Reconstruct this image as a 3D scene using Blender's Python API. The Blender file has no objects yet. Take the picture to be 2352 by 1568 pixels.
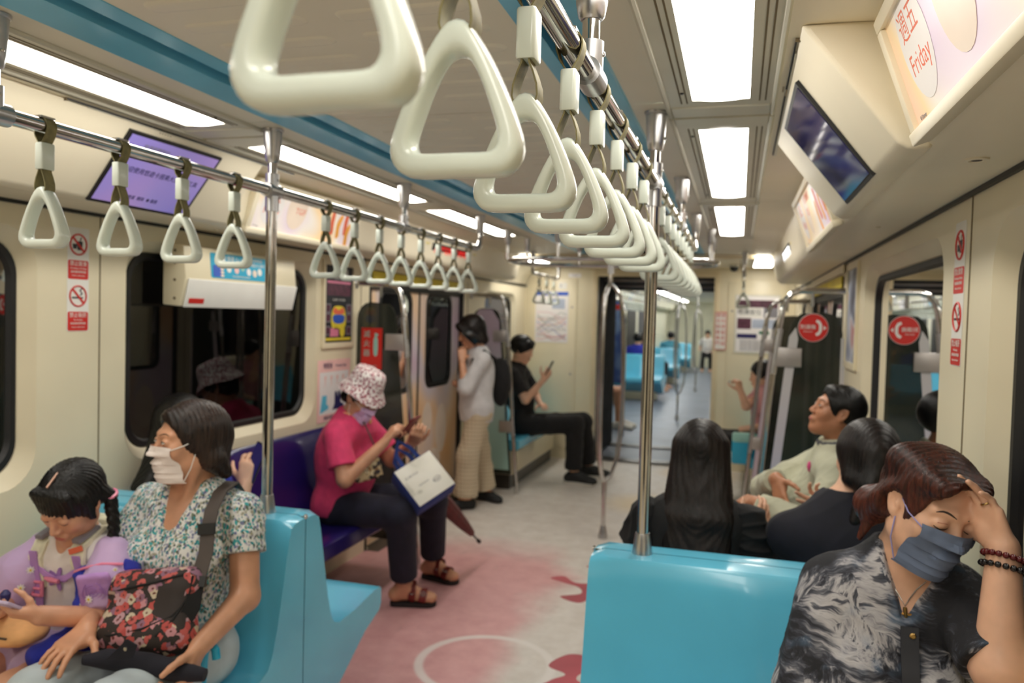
import bpy, bmesh, math, random
import numpy as np
from mathutils import Vector, Matrix
SC = bpy.context.scene
COL = SC.collection
PI = math.pi
random.seed(7)
# ------------------------------------------------------------------ camera
CAM_H, FPX = 1.55, 1800.0
def camera():
    fw = np.array([1697 - 1176, 739 - 784, FPX]); fw /= np.linalg.norm(fw)
    r = math.radians(2.1)
    up = np.array([math.sin(r), -math.cos(r), 0]); up -= fw * up.dot(fw); up /= np.linalg.norm(up)
    rt = np.cross(fw, -up); rt *= np.sign(rt[0]); rt /= np.linalg.norm(rt)
    R = np.array([rt, fw, up])
    m = Matrix.Identity(4)
    for i in range(3):
        m[i][0], m[i][1], m[i][2] = R[i][0], -R[i][1], -R[i][2]
    m[2][3] = CAM_H
    cd = bpy.data.cameras.new('camera'); co = bpy.data.objects.new('camera', cd); COL.objects.link(co)
    co.matrix_world = m
    cd.sensor_width = 36; cd.lens = FPX / 2352 * 36; cd.clip_start = .02; cd.clip_end = 200
    cd.dof.use_dof = True; cd.dof.focus_distance = 1.08; cd.dof.aperture_fstop = 4.8
    SC.camera = co
camera()
w = bpy.data.worlds.new('world'); SC.world = w; w.use_nodes = True
w.node_tree.nodes['Background'].inputs[0].default_value = (.012, .012, .016, 1)
w.node_tree.nodes['Background'].inputs[1].default_value = .4
vs = SC.view_settings
vs.view_transform = 'Standard'; vs.look = 'None'; vs.gamma = 1; vs.use_curve_mapping = False
vs.exposure = 0.1
LAMP = 13.0            # strength of the ceiling light panels
SC.cycles.max_bounces = 7; SC.cycles.diffuse_bounces = 5; SC.cycles.glossy_bounces = 4
SC.cycles.transparent_max_bounces = 12; SC.cycles.transmission_bounces = 6
SC.cycles.sample_clamp_indirect = 6
SC.cycles.caustics_reflective = False; SC.cycles.caustics_refractive = False
# ------------------------------------------------------------------ materials
def lin(c):
    return tuple(((x / 255) / 12.92 if x / 255 <= .04045 else ((x / 255 + .055) / 1.055) ** 2.4) for x in c)
class NT:
    def __init__(s, name):
        s.m = bpy.data.materials.new(name); s.m.use_nodes = True
        s.t = s.m.node_tree; s.b = s.t.nodes['Principled BSDF']; s.o = s.t.nodes['Material Output']
    def n(s, typ, **kw):
        x = s.t.nodes.new('ShaderNode' + typ)
        for k, v in kw.items():
            if k in x.inputs: x.inputs[k].default_value = v
            else: setattr(x, k, v)
        return x
    def l(s, a, b): s.t.links.new(a, b)
    def coord(s, kind='Object', scale=(1, 1, 1)):
        c = s.n('TexCoord'); mp = s.n('Mapping'); mp.inputs['Scale'].default_value = scale
        s.l(c.outputs[kind], mp.inputs[0]); return mp.outputs[0]
    def noise(s, vec, scale, detail=2, rough=.5, dist=0):
        x = s.n('TexNoise', Scale=scale, Detail=detail, Roughness=rough, Distortion=dist); s.l(vec, x.inputs['Vector']); return x
    def ramp(s, fac, stops, interp='LINEAR'):
        r = s.n('ValToRGB'); r.color_ramp.interpolation = interp
        e = r.color_ramp.elements
        while len(e) < len(stops): e.new(.5)
        for i, (p, c) in enumerate(stops):
            e[i].position = p; e[i].color = (*lin(c), 1)
        s.l(fac, r.inputs[0]); return r.outputs[0]
    def mix(s, fac, a, b, mode='MIX'):
        x = s.n('Mix', data_type='RGBA', blend_type=mode)
        for sock, v in ((x.inputs[0], fac), (x.inputs[6], a), (x.inputs[7], b)):
            if isinstance(v, (int, float)): sock.default_value = v
            elif isinstance(v, tuple): sock.default_value = (*lin(v), 1)
            else: s.l(v, sock)
        return x.outputs[2]
    def math(s, op, a, b=None):
        x = s.n('Math', operation=op)
        for i, v in enumerate((a, b)):
            if v is None: continue
            if isinstance(v, (int, float)): x.inputs[i].default_value = v
            else: s.l(v, x.inputs[i])
        return x.outputs[0]
    def bump(s, h, strength=.2, dist=.002):
        b = s.n('Bump', Strength=strength, Distance=dist); s.l(h, b.inputs['Height']); s.l(b.outputs[0], s.b.inputs['Normal'])
    def col(s, c):
        if isinstance(c, tuple): s.b.inputs['Base Color'].default_value = (*lin(c), 1)
        else: s.l(c, s.b.inputs['Base Color'])
    def p(s, **kw):
        for k, v in kw.items(): s.b.inputs[k.replace('_', ' ')].default_value = v
def plain(name, c, rough=.5, metal=0, var=.06, vscale=6, bump=0, bscale=200, spec=.5, coat=0, sheen=0):
    t = NT(name); v = t.coord()
    nz = t.noise(v, vscale, 3)
    d = tuple(max(0, x * (1 - var)) for x in c); u = tuple(min(255, x * (1 + var)) for x in c)
    t.col(t.ramp(nz.outputs[0], [(.3, d), (.7, u)]))
    t.p(Roughness=rough, Metallic=metal); t.b.inputs['Specular IOR Level'].default_value = spec
    if coat: t.p(Coat_Weight=coat, Coat_Roughness=.08)
    if sheen: t.p(Sheen_Weight=sheen)
    if bump: t.bump(t.noise(v, bscale, 2).outputs[0], bump, .001)
    return t.m
def emit(name, c, s):
    t = NT(name); t.col((20, 20, 20)); t.b.inputs['Emission Color'].default_value = (*lin(c), 1); t.p(Emission_Strength=s); return t.m
M = {}
M['wall'] = plain('cream_panel', (230, 219, 190), .38, var=.025, vscale=2, bump=.05, bscale=350)
M['ceil'] = plain('ceiling_panel', (234, 229, 212), .42, var=.02, vscale=2)
M['cove'] = plain('cove_panel', (236, 226, 202), .4, var=.02, vscale=2)
M['frame'] = plain('painted_frame', (214, 210, 194), .35, var=.02)
M['blue_trim'] = plain('blue_channel', (112, 196, 234), .28, var=.05, vscale=3)
M['black'] = plain('black_rubber', (16, 16, 17), .5, var=.1)
M['groove'] = plain('dark_groove', (112, 98, 72), .7)
M['steel'] = plain('polished_steel', (200, 198, 196), .1, 1, var=.03, vscale=20)
M['brushed'] = plain('brushed_aluminium', (196, 196, 198), .3, 1, var=.04, vscale=30, bump=.04, bscale=500)
M['seat_blue'] = plain('cyan_plastic_shell', (102, 200, 234), .22, var=.03, vscale=3, bump=.02, bscale=60, coat=.3)
M['seat_navy'] = plain('navy_plastic_shell', (34, 24, 92), .28, var=.08, vscale=3, coat=.2)
M['grip'] = plain('grip_plastic', (214, 221, 210), .26, var=.02, vscale=8, coat=.2)
M['strap'] = plain('olive_webbing', (122, 114, 76), .62, var=.12, vscale=60, bump=.3, bscale=900)
M['white'] = plain('white_print', (236, 234, 228), .5, var=.015)
M['redp'] = plain('red_print', (206, 38, 30), .45, var=.04)
M['orangep'] = plain('orange_print', (226, 108, 76), .5, var=.04)
M['blackp'] = plain('black_print', (30, 32, 40), .5, var=.05)
M['navyp'] = plain('navy_print', (40, 36, 92), .5, var=.05)
M['greyp'] = plain('grey_print', (132, 130, 138), .5, var=.05)
M['teal'] = plain('pale_teal_print', (150, 200, 190), .5, var=.05)
M['grey_metal'] = plain('grey_bracket', (176, 170, 166), .4, .6, var=.03, bump=.05)
M['dark_metal'] = plain('dark_plinth', (74, 70, 66), .35, .7, var=.1, vscale=4)
M['end_floor'] = plain('gangway_floor', (122, 132, 148), .4, .1, var=.07, vscale=2.5)
M['lamp'] = emit('lamp_diffuser', (255, 250, 240), LAMP)
M['lamp_far'] = emit('lamp_diffuser_far', (255, 252, 246), LAMP)
M['tunnel'] = plain('tunnel_wall', (22, 22, 24), .9, var=.4, vscale=.8)
def glass(name, tint=(14, 15, 15), alpha=.45, rough=.01):
    t = NT(name); tr = t.n('BsdfTransparent'); tr.inputs[0].default_value = (alpha, alpha * 1.02, alpha * .98, 1)
    gl = t.n('BsdfGlossy', Roughness=rough); gl.inputs[0].default_value = (1, 1, 1, 1)
    fr = t.n('Fresnel', IOR=1.5); mx = t.n('MixShader')
    t.l(fr.outputs[0], mx.inputs[0]); t.l(tr.outputs[0], mx.inputs[1]); t.l(gl.outputs[0], mx.inputs[2])
    t.l(mx.outputs[0], t.o.inputs[0]); return t.m
M['win'] = glass('window_glass', alpha=.5)
def smoked():
    t = NT('smoked_partition_glass'); t.col(t.ramp(t.noise(t.coord(), 3, 2).outputs[0], [(.3, (42, 46, 40)), (.7, (54, 58, 50))])); t.p(Roughness=.12, Alpha=.80); return t.m
M['pglass'] = smoked()
# ------------------------------------------------------------------ mesh helpers
def V(*a): return Vector(a[0] if len(a) == 1 else a)
class MB:
    def __init__(s): s.v = []; s.f = []
    def add(s, vs, fs):
        n = len(s.v); s.v += [tuple(x) for x in vs]; s.f += [tuple(i + n for i in f) for f in fs]; return s
    def box(s, x0, x1, y0, y1, z0, z1):
        return s.add([(x0, y0, z0), (x1, y0, z0), (x1, y1, z0), (x0, y1, z0), (x0, y0, z1), (x1, y0, z1), (x1, y1, z1), (x0, y1, z1)],
                     [(0, 3, 2, 1), (4, 5, 6, 7), (0, 1, 5, 4), (1, 2, 6, 5), (2, 3, 7, 6), (3, 0, 4, 7)])
    def obox(s, c, ax, ay, az):   # oriented box, half-axis vectors
        c, ax, ay, az = V(c), V(ax), V(ay), V(az)
        vs = [c + ax * i + ay * j + az * k for k in (-1, 1) for j in (-1, 1) for i in (-1, 1)]
        return s.add(vs, [(0, 2, 3, 1), (4, 5, 7, 6), (0, 1, 5, 4), (1, 3, 7, 5), (3, 2, 6, 7), (2, 0, 4, 6)])
    def tube(s, path, r, n=12, cap=True, closed=False, rx=None):
        # r: radius or list; rx: optional (r_normal, r_binormal) elliptical with fixed reference
        P = [V(p) for p in path]; m = len(P); rs = r if isinstance(r, (list, tuple)) else [r] * m
        T = []
        for i in range(m):
            if closed: t = P[(i + 1) % m] - P[i - 1]
            else: t = P[min(i + 1, m - 1)] - P[max(i - 1, 0)]
            T.append(t.normalized())
        ref = V(0, 0, 1) if abs(T[0].z) < .9 else V(1, 0, 0)
        u = (ref - T[0] * ref.dot(T[0])).normalized(); vs = []
        for i in range(m):
            u = (u - T[i] * u.dot(T[i])).normalized(); b = T[i].cross(u)
            for k in range(n):
                a = 2 * PI * k / n; vs.append(P[i] + (u * math.cos(a) + b * math.sin(a)) * rs[i])
        fs = []
        for i in range(m if closed else m - 1):
            j = (i + 1) % m
            for k in range(n):
                l = (k + 1) % n; fs.append((i * n + k, i * n + l, j * n + l, j * n + k))
        if cap and not closed: fs += [tuple(range(n))[::-1], tuple((m - 1) * n + k for k in range(n))]
        return s.add(vs, fs)
    def lathe(s, prof, c=(0, 0, 0), n=24, axis='Z'):   # prof: (r,z)
        vs = []
        for r, z in prof:
            for k in range(n):
                a = 2 * PI * k / n
                p = (r * math.cos(a), r * math.sin(a), z)
                if axis == 'Y': p = (p[0], p[2], p[1])
                if axis == 'X': p = (p[2], p[0], p[1])
                vs.append((c[0] + p[0], c[1] + p[1], c[2] + p[2]))
        fs = [(i * n + k, i * n + (k + 1) % n, (i + 1) * n + (k + 1) % n, (i + 1) * n + k) for i in range(len(prof) - 1) for k in range(n)]
        fs += [tuple(range(n))[::-1], tuple((len(prof) - 1) * n + k for k in range(n))]
        return s.add(vs, fs)
    def prism(s, poly, o, u, v, d):   # poly (a,b) in plane o + a*u + b*v extruded by vector d
        o, u, v, d = V(o), V(u), V(v), V(d); n = len(poly)
        vs = [o + u * a + v * b for a, b in poly]; vs += [x + d for x in vs]
        return s.add(vs, [tuple(range(n))[::-1], tuple(range(n, 2 * n))] + [(i, (i + 1) % n, n + (i + 1) % n, n + i) for i in range(n)])
    def grid(s, rows, closed=False):
        n = len(rows[0]); m = len(rows); vs = [p for r in rows for p in r]; fs = []
        for i in range(m - 1):
            for k in range(n if closed else n - 1):
                l = (k + 1) % n; fs.append((i * n + k, i * n + l, (i + 1) * n + l, (i + 1) * n + k))
        return s.add(vs, fs)
def finish(me, smooth=35):
    bm = bmesh.new(); bm.from_mesh(me); bmesh.ops.recalc_face_normals(bm, faces=bm.faces); bm.to_mesh(me); bm.free()
    if smooth:
        for p in me.polygons: p.use_smooth = True
        me.set_sharp_from_angle(angle=math.radians(smooth))
def obj(name, mb, m, parent=None, smooth=35, bevel=0, seg=2):
    if isinstance(mb, MB):
        me = bpy.data.meshes.new(name); me.from_pydata(mb.v, [], mb.f)
        if bevel:
            bm = bmesh.new(); bm.from_mesh(me); bmesh.ops.recalc_face_normals(bm, faces=bm.faces)
            ed = [e for e in bm.edges if len(e.link_faces) == 2 and e.calc_face_angle() > .35]
            bmesh.ops.bevel(bm, geom=ed, offset=bevel, segments=seg, affect='EDGES', profile=.5, clamp_overlap=True)
            bm.to_mesh(me); bm.free()
        finish(me, smooth)
    else: me = mb
    o = bpy.data.objects.new(name, me); COL.objects.link(o)
    if m is not None:
        if len(me.materials) == 0: me.materials.append(M[m] if isinstance(m, str) else m)
    if parent: o.parent = parent
    return o
def tag(o, label, cat, group=None, kind=None):
    o['label'] = label; o['category'] = cat
    if group: o['group'] = group
    if kind: o['kind'] = kind
    return o
def thing(name, label, cat, loc=(0, 0, 0), group=None):
    o = bpy.data.objects.new(name, None); COL.objects.link(o); o.location = loc; o.empty_display_size = .05
    return tag(o, label, cat, group)
def keep(o, parent):
    "parent without moving: geometry is in world coordinates, the parent Empty sits at its own base"
    o.parent = parent; o.matrix_parent_inverse = Matrix.Translation(parent.location).inverted(); return o
def part(name, mb, m, parent, **kw):
    o = obj(name, mb, m, None, **kw)
    root = parent
    off = V(0, 0, 0)
    while root is not None: off += V(root.location); root = root.parent
    o.parent = parent; o.location = -off
    return o
def struct(name, mb, m, parent=None, **kw):
    o = obj(name, mb, m, parent, **kw)
    if parent is None: o['kind'] = 'structure'
    return o
def copy_tree(root, dx, label=None):
    r = root.copy(); COL.objects.link(r); r.location = V(root.location) + V(dx)
    if label: r['label'] = label
    for ch in root.children:
        c = ch.copy(); COL.objects.link(c); c.parent = r
        for g in ch.children:
            d = g.copy(); COL.objects.link(d); d.parent = c
    return r
def rrect(a0, a1, b0, b1, r, n=6):
    pts = []
    for cx, cy, st in ((a1 - r, b1 - r, 0), (a0 + r, b1 - r, PI / 2), (a0 + r, b0 + r, PI), (a1 - r, b0 + r, 3 * PI / 2)):
        for k in range(n + 1):
            t = st + PI / 2 * k / n; pts.append((cx + r * math.cos(t), cy + r * math.sin(t)))
    return pts
def ellipse(cx, cy, rx, ry, n=24): return [(cx + rx * math.cos(2 * PI * k / n), cy + ry * math.sin(2 * PI * k / n)) for k in range(n)]
def text_mesh(txt, size, align='CENTER', depth=.00015, bold=0):
    cu = bpy.data.curves.new('lettering', 'FONT'); cu.body = txt; cu.size = size; cu.align_x = align; cu.align_y = 'CENTER'
    cu.extrude = depth; cu.offset = bold; cu.resolution_u = 2
    o = bpy.data.objects.new('lettering', cu); COL.objects.link(o)
    dg = bpy.context.evaluated_depsgraph_get(); me = bpy.data.meshes.new_from_object(o.evaluated_get(dg))
    bpy.data.objects.remove(o); bpy.data.curves.remove(cu); me.materials.clear(); return me
def letter(txt, size, m, parent, o, u, v, align='CENTER', bold=0, sx=1, name='lettering'):
    "flat lettering lying in the plane o + a*u + b*v"
    me = text_mesh(txt, size, align, bold=bold)
    u, v = V(u).normalized(), V(v).normalized(); n = u.cross(v)
    mt = Matrix(((u.x * sx, v.x, n.x, o[0]), (u.y * sx, v.y, n.y, o[1]), (u.z * sx, v.z, n.z, o[2]), (0, 0, 0, 1)))
    me.transform(mt)
    me.materials.append(M[m] if isinstance(m, str) else m)
    return part(name, me, None, parent)
# ------------------------------------------------------------------ shell
XC, HW = -.87, 1.41
XL, XR = XC - HW, XC + HW
Y0, Y1 = -2.6, 8.4
def sx(side, o): return XC + side * o
SIDES = ((-1, 'left'), (1, 'right'))
# floor with its printed film
def floor_mat():
    t = NT('printed_floor_film'); v = t.coord()
    sp = t.n('SeparateXYZ'); t.l(v, sp.inputs[0]); X, Y = sp.outputs[0], sp.outputs[1]
    nz = t.noise(v, 1.6, 3); fine = t.noise(v, 9, 4, .6)
    base = t.ramp(fine.outputs[0], [(.3, (214, 206, 198)), (.7, (232, 226, 220))])
    def step(x, a, b):
        m = t.n('MapRange', interpolation_type='SMOOTHSTEP'); m.inputs[1].default_value = a; m.inputs[2].default_value = b
        t.l(x, m.inputs[0]); return m.outputs[0]
    wob = t.math('MULTIPLY', t.math('SUBTRACT', nz.outputs[0], .5), .5)
    Xw = t.math('ADD', X, wob); Yw = t.math('ADD', Y, wob)
    pk = t.math('MULTIPLY', step(Xw, -.86, -1.12), step(Yw, 5.25, 4.65))
    pk = t.math('MULTIPLY', pk, step(Y, .6, 1.4))
    pink = t.ramp(fine.outputs[0], [(.3, (208, 152, 154)), (.7, (226, 174, 174))])
    c = t.mix(pk, base, pink)
    def dist(cx, cy, kx=1, ky=1):
        a = t.math('MULTIPLY', t.math('SUBTRACT', X, cx), kx); b = t.math('MULTIPLY', t.math('SUBTRACT', Y, cy), ky)
        return t.math('SQRT', t.math('ADD', t.math('MULTIPLY', a, a), t.math('MULTIPLY', b, b)))
    d = dist(-1.03, 3.28)
    ring = t.math('MULTIPLY', step(d, .265, .285), step(d, .325, .305))
    c = t.mix(t.math('MULTIPLY', ring, .75), c, (238, 232, 228))
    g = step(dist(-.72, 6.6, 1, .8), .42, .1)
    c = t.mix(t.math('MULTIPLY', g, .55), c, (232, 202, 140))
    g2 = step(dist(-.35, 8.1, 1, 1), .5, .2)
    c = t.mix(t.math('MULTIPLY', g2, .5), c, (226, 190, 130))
    sc = t.noise(t.coord('Object', (1, .35, 1)), 14, 5, .7)
    c = t.mix(t.math('MULTIPLY', step(sc.outputs[0], .56, .75), .16), c, (130, 116, 112))
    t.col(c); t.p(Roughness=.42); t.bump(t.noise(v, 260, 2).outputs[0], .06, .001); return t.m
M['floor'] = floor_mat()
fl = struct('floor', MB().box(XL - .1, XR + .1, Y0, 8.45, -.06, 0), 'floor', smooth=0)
# red painted splashes printed on the floor film (flat print)
def smooth_closed(pts, n=6):
    P = [V(*p, 0) for p in pts]; m = len(P); out = []
    for i in range(m):
        p0, p1, p2, p3 = P[i - 1], P[i], P[(i + 1) % m], P[(i + 2) % m]
        for k in range(n):
            t = k / n
            q = .5 * ((2 * p1) + (p2 - p0) * t + (2 * p0 - 5 * p1 + 4 * p2 - p3) * t * t + (3 * p1 - p0 - 3 * p2 + p3) * t ** 3)
            out.append((q.x, q.y))
    return out
M['splash'] = plain('red_floor_print', (186, 84, 96), .42, var=.1, vscale=3)
for pts in (
    [(-1.02, 4.50), (-.95, 4.56), (-.86, 4.47), (-.72, 4.52), (-.66, 4.62), (-.78, 4.74), (-.86, 4.80), (-.72, 4.86), (-.6, 4.8), (-.45, 4.6), (-.5, 4.3), (-.66, 4.36), (-.72, 4.30), (-.78, 4.16), (-.90, 4.22), (-.80, 4.30), (-.83, 4.40), (-.93, 4.45)],
    [(-.76, 3.36), (-.70, 3.50), (-.60, 3.50), (-.53, 3.38), (-.60, 3.34), (-.61, 3.26), (-.5, 3.2), (-.44, 3.0), (-.62, 2.92), (-.78, 3.06), (-.72, 3.22), (-.67, 3.30)],
):
    c = smooth_closed(pts)
    struct('floor_print', MB().prism(c, (0, 0, .0003), (1, 0, 0), (0, 1, 0), (0, 0, .0007)), 'splash', fl, smooth=0)
# side walls with rounded window openings
def wall_plate(side, holes, y0, y1, z0, z1):
    bm = bmesh.new(); x = sx(side, HW)
    def loop(pts):
        vs = [bm.verts.new((x, a, b)) for a, b in pts]
        return [bm.edges.new((vs[i], vs[(i + 1) % len(vs)])) for i in range(len(vs))]
    ed = loop([(y0, z0), (y1, z0), (y1, z1), (y0, z1)])
    for h in holes: ed += loop(h)
    bmesh.ops.triangle_fill(bm, edges=ed, use_beauty=True, use_dissolve=False)
    me = bpy.data.meshes.new('wall'); bm.to_mesh(me); bm.free(); return me
WIN = {-1: [(.55, 2.10, .93, 1.80), (2.50, 3.92, .93, 1.81), (6.95, 8.0, 1.0, 1.78)],
       1: [(.55, 1.98, .93, 1.80), (2.42, 3.84, .93, 1.81), (6.95, 8.0, 1.0, 1.78)]}
DOORY = (4.60, 6.34)
for side, nm in SIDES:
    holes = [rrect(a, b, c, d, .13, 8) for a, b, c, d in WIN[side]] + [rrect(DOORY[0], DOORY[1], .002, 1.82, .05, 3)]
    w_ = struct('wall_' + nm, wall_plate(side, holes, Y0, Y1, 0, 1.89), 'wall', smooth=0)
    # seams between the wall panels and the dark joint under the cove
    for y in (.35, 2.37 if side < 0 else 2.16, 4.46, 6.47):
        struct('panel_seam', MB().box(sx(side, HW - .0012) - .0012, sx(side, HW - .0012) + .0012, y - .0018, y + .0018, .3, 1.885), 'groove', w_, smooth=0)
    struct('cove_joint', MB().box(min(sx(side, 1.40), sx(side, 1.412)), max(sx(side, 1.40), sx(side, 1.412)), Y0, Y1, 1.872, 1.885), 'black', w_, smooth=0)
WN = [0]
def window(side, y0, y1, z0, z1):
    WN[0] += 1
    n = 8; r = .13
    def lp(ins, dep, rr): return [V(sx(side, HW + dep), a, b) for a, b in rrect(y0 + ins, y1 - ins, z0 + ins, z1 - ins, rr, n)]
    rows = [lp(0, -.0005, r), lp(.006, .006, r), lp(.03, .030, r - .01), lp(.045, .045, r - .02)]
    w_ = struct('window_%d' % WN[0], MB().grid(rows, True), 'wall', smooth=60)
    rows = [lp(.043, .043, r - .02), lp(.047, .036, r - .02), lp(.066, .036, r - .03), lp(.074, .05, r - .03)]
    struct('gasket', MB().grid(rows, True), 'black', w_, smooth=50)
    p = lp(.07, .050, r - .03)
    struct('pane', MB().add(p, [tuple(range(len(p)))]), 'win', w_, smooth=0)
    return w_
for side, nm in SIDES:
    for q in WIN[side]: window(side, *q)
    struct('exterior_tunnel_wall', MB().box(min(sx(side, 2.1), sx(side, 2.2)), max(sx(side, 2.1), sx(side, 2.2)), Y0, 9, -.3, 2.4), 'tunnel', smooth=0)
# ceiling
cl = struct('ceiling', MB().box(XC - 1.5, XC + 1.5, Y0, Y1 + .1, 2.26, 2.30), 'ceil', smooth=0)
# grilled centre panels with pressed oval pads
ys = [Y0, -1.2, .55, 2.29, 4.03, 5.77, 7.2]
pad = None
for a, b in zip(ys[:-1], ys[1:]):
    struct('centre_panel', MB().box(XC - .395, XC + .395, a + .002, b - .002, 2.168, 2.19), 'ceil', cl, smooth=0)
def pad_mesh():
    rows = []
    for k, (ins, z) in enumerate(((0, 2.1685), (.006, 2.164), (.014, 2.1635))):
        rows.append([V(a, b, z) for a, b in rrect(-.15 + ins, .15 - ins, -.028 + ins, .028 - ins, .028 - ins - .0005, 5)])
    mb = MB().grid(rows, True); n = len(rows[0]); mb.f.append(tuple(range(2 * n, 3 * n))); return mb
y = .62
while y < 5.6:
    if min(abs(y - q) for q in ys) > .05:
        for o in (-.185, .185):
            if pad is None: pad = struct('ceiling_pad', pad_mesh(), 'ceil', cl, smooth=60); q = pad
            else: q = pad.copy(); COL.objects.link(q)
            q.location = (XC + o, y, 0)
    y += .125
def rail_prof(side, pts, y0, y1):
    rows = [[V(sx(side, o), yy, z) for o, z in pts] for yy in (y0, y1)]; return MB().grid(rows)
for i, (side, nm) in enumerate(SIDES):
    tr = struct('trim_%d' % (i + 1), rail_prof(side, [(.56, 2.142), (.556, 2.136), (.475, 2.150), (.472, 2.2)], Y0, 7.2), 'blue_trim', smooth=25)
    struct('air_slot', rail_prof(side, [(.476, 2.195), (.436, 2.195)], Y0, 7.2), 'black', tr, smooth=0)
    struct('inner_lip', rail_prof(side, [(.440, 2.2), (.437, 2.158), (.395, 2.166), (.392, 2.2)], Y0, 7.2), 'blue_trim', tr, smooth=25)
    # outer ceiling panels with transverse joints
    for a, b in zip([Y0, .47, 2.18, 3.95, 5.66], [.47, 2.18, 3.95, 5.66, 7.2]):
        struct('side_panel', MB().grid([[V(sx(side, o), yy, z) for o, z in ((.556, 2.142), (.655, 2.140))] for yy in (a + .0015, b - .0015)]), 'ceil', cl, smooth=0)
    struct('side_panel', MB().grid([[V(sx(side, o), yy, z) for o, z in ((.65, 2.1405), (.95, 2.130))] for yy in (5.725, 7.16)]), 'ceil', cl, smooth=0)
    # cove
    prof = [(.945, 2.128), (1.10, 2.124), (1.125, 2.11), (1.165, 1.935), (1.178, 1.905), (1.205, 1.887), (1.235, 1.884), (1.412, 1.884)]
    cv = struct('trim_%d' % (i + 3), rail_prof(side, prof, Y0, 7.15), 'cove', smooth=40)
    struct('cove_end', MB().add([V(sx(side, o), 7.15, z) for o, z in prof] + [V(sx(side, 1.412), 7.15, 2.128)], [tuple(range(len(prof) + 1))]), 'cove', cv, smooth=0)
    # hinge slot of the service flap
    a, b = (1.70, 2.84) if side > 0 else (1.78, 2.95)
    struct('flap_slot', MB().box(sx(side, .962) - .0018, sx(side, .962) + .0018, a, b, 2.122, 2.1268), 'black', cv, smooth=0)
    struct('flap_hinge', MB().box(sx(side, .969) - .004, sx(side, .969) + .004, a + .08, b, 2.120, 2.1268), 'frame', cv, smooth=0)
    struct('flap_joint', MB().box(min(sx(side, .96), sx(side, 1.12)), max(sx(side, .96), sx(side, 1.12)), a - .003, a, 2.119, 2.1268), 'groove', cv, smooth=0)
# recessed light fittings
def ceiling_light(side, y0, y1, label, mat='lamp'):
    t = thing('ceiling_light', label, 'ceiling light', (sx(side, .803), (y0 + y1) / 2, 2.13), 'ceiling light panels')
    a0, a1, b0, b1 = .655, .945, y0 - .155, y1 + .155
    l0, l1 = .73, .877
    mb = MB()
    zf = 2.138
    for o0, o1, c0, c1 in ((a0, l0, b0, b1), (l1, a1, b0, b1), (l0, l1, b0, y0), (l0, l1, y1, b1)):
        mb.box(min(sx(side, o0), sx(side, o1)), max(sx(side, o0), sx(side, o1)), c0, c1, zf, zf + .05)
    part('frame', mb, 'frame', t, smooth=0)
    m2 = MB()
    for o in (.700, .715, .902, .917):
        m2.box(sx(side, o) - .002, sx(side, o) + .002, y0 - .02, y1 + .02, zf - .0012, zf + .01)
    part('seam_line', m2, 'groove', t, smooth=0)
    for o in (.66, .94):
        m3 = MB().tube([(sx(side, o), b0, zf), (sx(side, o), b1, zf)], .008, 8); part('edge_bead', m3, 'frame', t)
    for yy in (y0 - .155, y1 + .06):
        part('end_plate', MB().box(min(sx(side, .67), sx(side, .93)), max(sx(side, .67), sx(side, .93)), yy, yy + .095, zf - .004, zf), 'frame', t, smooth=0)
    rows = []
    for k in range(9):
        f = k / 8; o = l0 + (l1 - l0) * f; z = zf + .004 - .007 * (1 - (2 * f - 1) ** 2)
        rows.append([V(sx(side, o), y0, z), V(sx(side, o), y1, z)])
    part('diffuser', MB().grid(rows), mat, t, smooth=60)
    for yy in (y0 + .08, y1 - .08):
        part('latch', MB().lathe([(.0045, 0), (.0045, .003)], (sx(side, .7075), yy, zf - .003), 10), 'black', t)
ORD = ['behind the viewer', 'nearest the viewer', 'in the middle of its row', 'farthest along its row']
for side, nm in SIDES:
    for k, (a, b) in enumerate(((-2.55, -1.15), (-.86, .48), (.82, 2.17), (2.50, 3.86), (4.20, 5.57))):
        w_ = ['behind', 'overhead', 'nearest', 'second', 'third'][k]
        ceiling_light(side, a, b, 'white rectangular ceiling light, %s in the row above the %s-hand seats' % (w_, nm))
# screens, adverts and displays along the coves
def blobs(name, stops, scale, seed=0, rough=.35, glow=0):
    t = NT(name); c = t.n('TexCoord'); mp = t.n('Mapping'); mp.inputs['Location'].default_value = (seed, seed * 2.3, seed * .7)
    t.l(c.outputs['Object'], mp.inputs[0])
    nz = t.noise(mp.outputs[0], scale, 1.2, .4, .5); cc = t.ramp(nz.outputs[0], stops)
    t.col(cc); t.p(Roughness=rough)
    if glow:
        t.l(cc, t.b.inputs['Emission Color']); t.p(Emission_Strength=glow)
    return t.m
AD = [(.30, (240, 196, 178)), (.42, (242, 214, 170)), (.52, (236, 228, 220)), (.62, (222, 204, 224)), (.74, (210, 168, 206))]
M['ad_a'] = blobs('advert_gradient', AD, 2.1, 3.1, glow=.12)  # printed colours also feed a weak emission
M['ad_b'] = blobs('advert_gradient_b', AD, 2.3, 7.7, glow=.12)
M['screen_lilac'] = blobs('lilac_screen_picture', [(.3, (104, 100, 172)), (.5, (132, 118, 180)), (.7, (164, 126, 178))], 2.2, 1.3, .12, .55)
M['screen_dark'] = blobs('dark_screen_picture', [(.36, (30, 26, 40)), (.5, (40, 38, 78)), (.62, (46, 44, 92)), (.70, (40, 110, 140))], 3.0, 4.2, .06, .25)
def facing(side, top, bot, y, s, n=0):
    "point on a plate between top=(o,z) and bot=(o,z); s 0 top .. 1 bottom; n = height off the plate towards the cabin"
    o = top[0] + (bot[0] - top[0]) * s; z = top[1] + (bot[1] - top[1]) * s
    d = V(bot[0] - top[0], 0, bot[1] - top[1]).normalized(); nn = V(d.z, 0, -d.x)
    if nn.x > 0: nn = -nn
    return V(sx(side, o + nn.x * n), y, z + nn.z * n)
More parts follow.
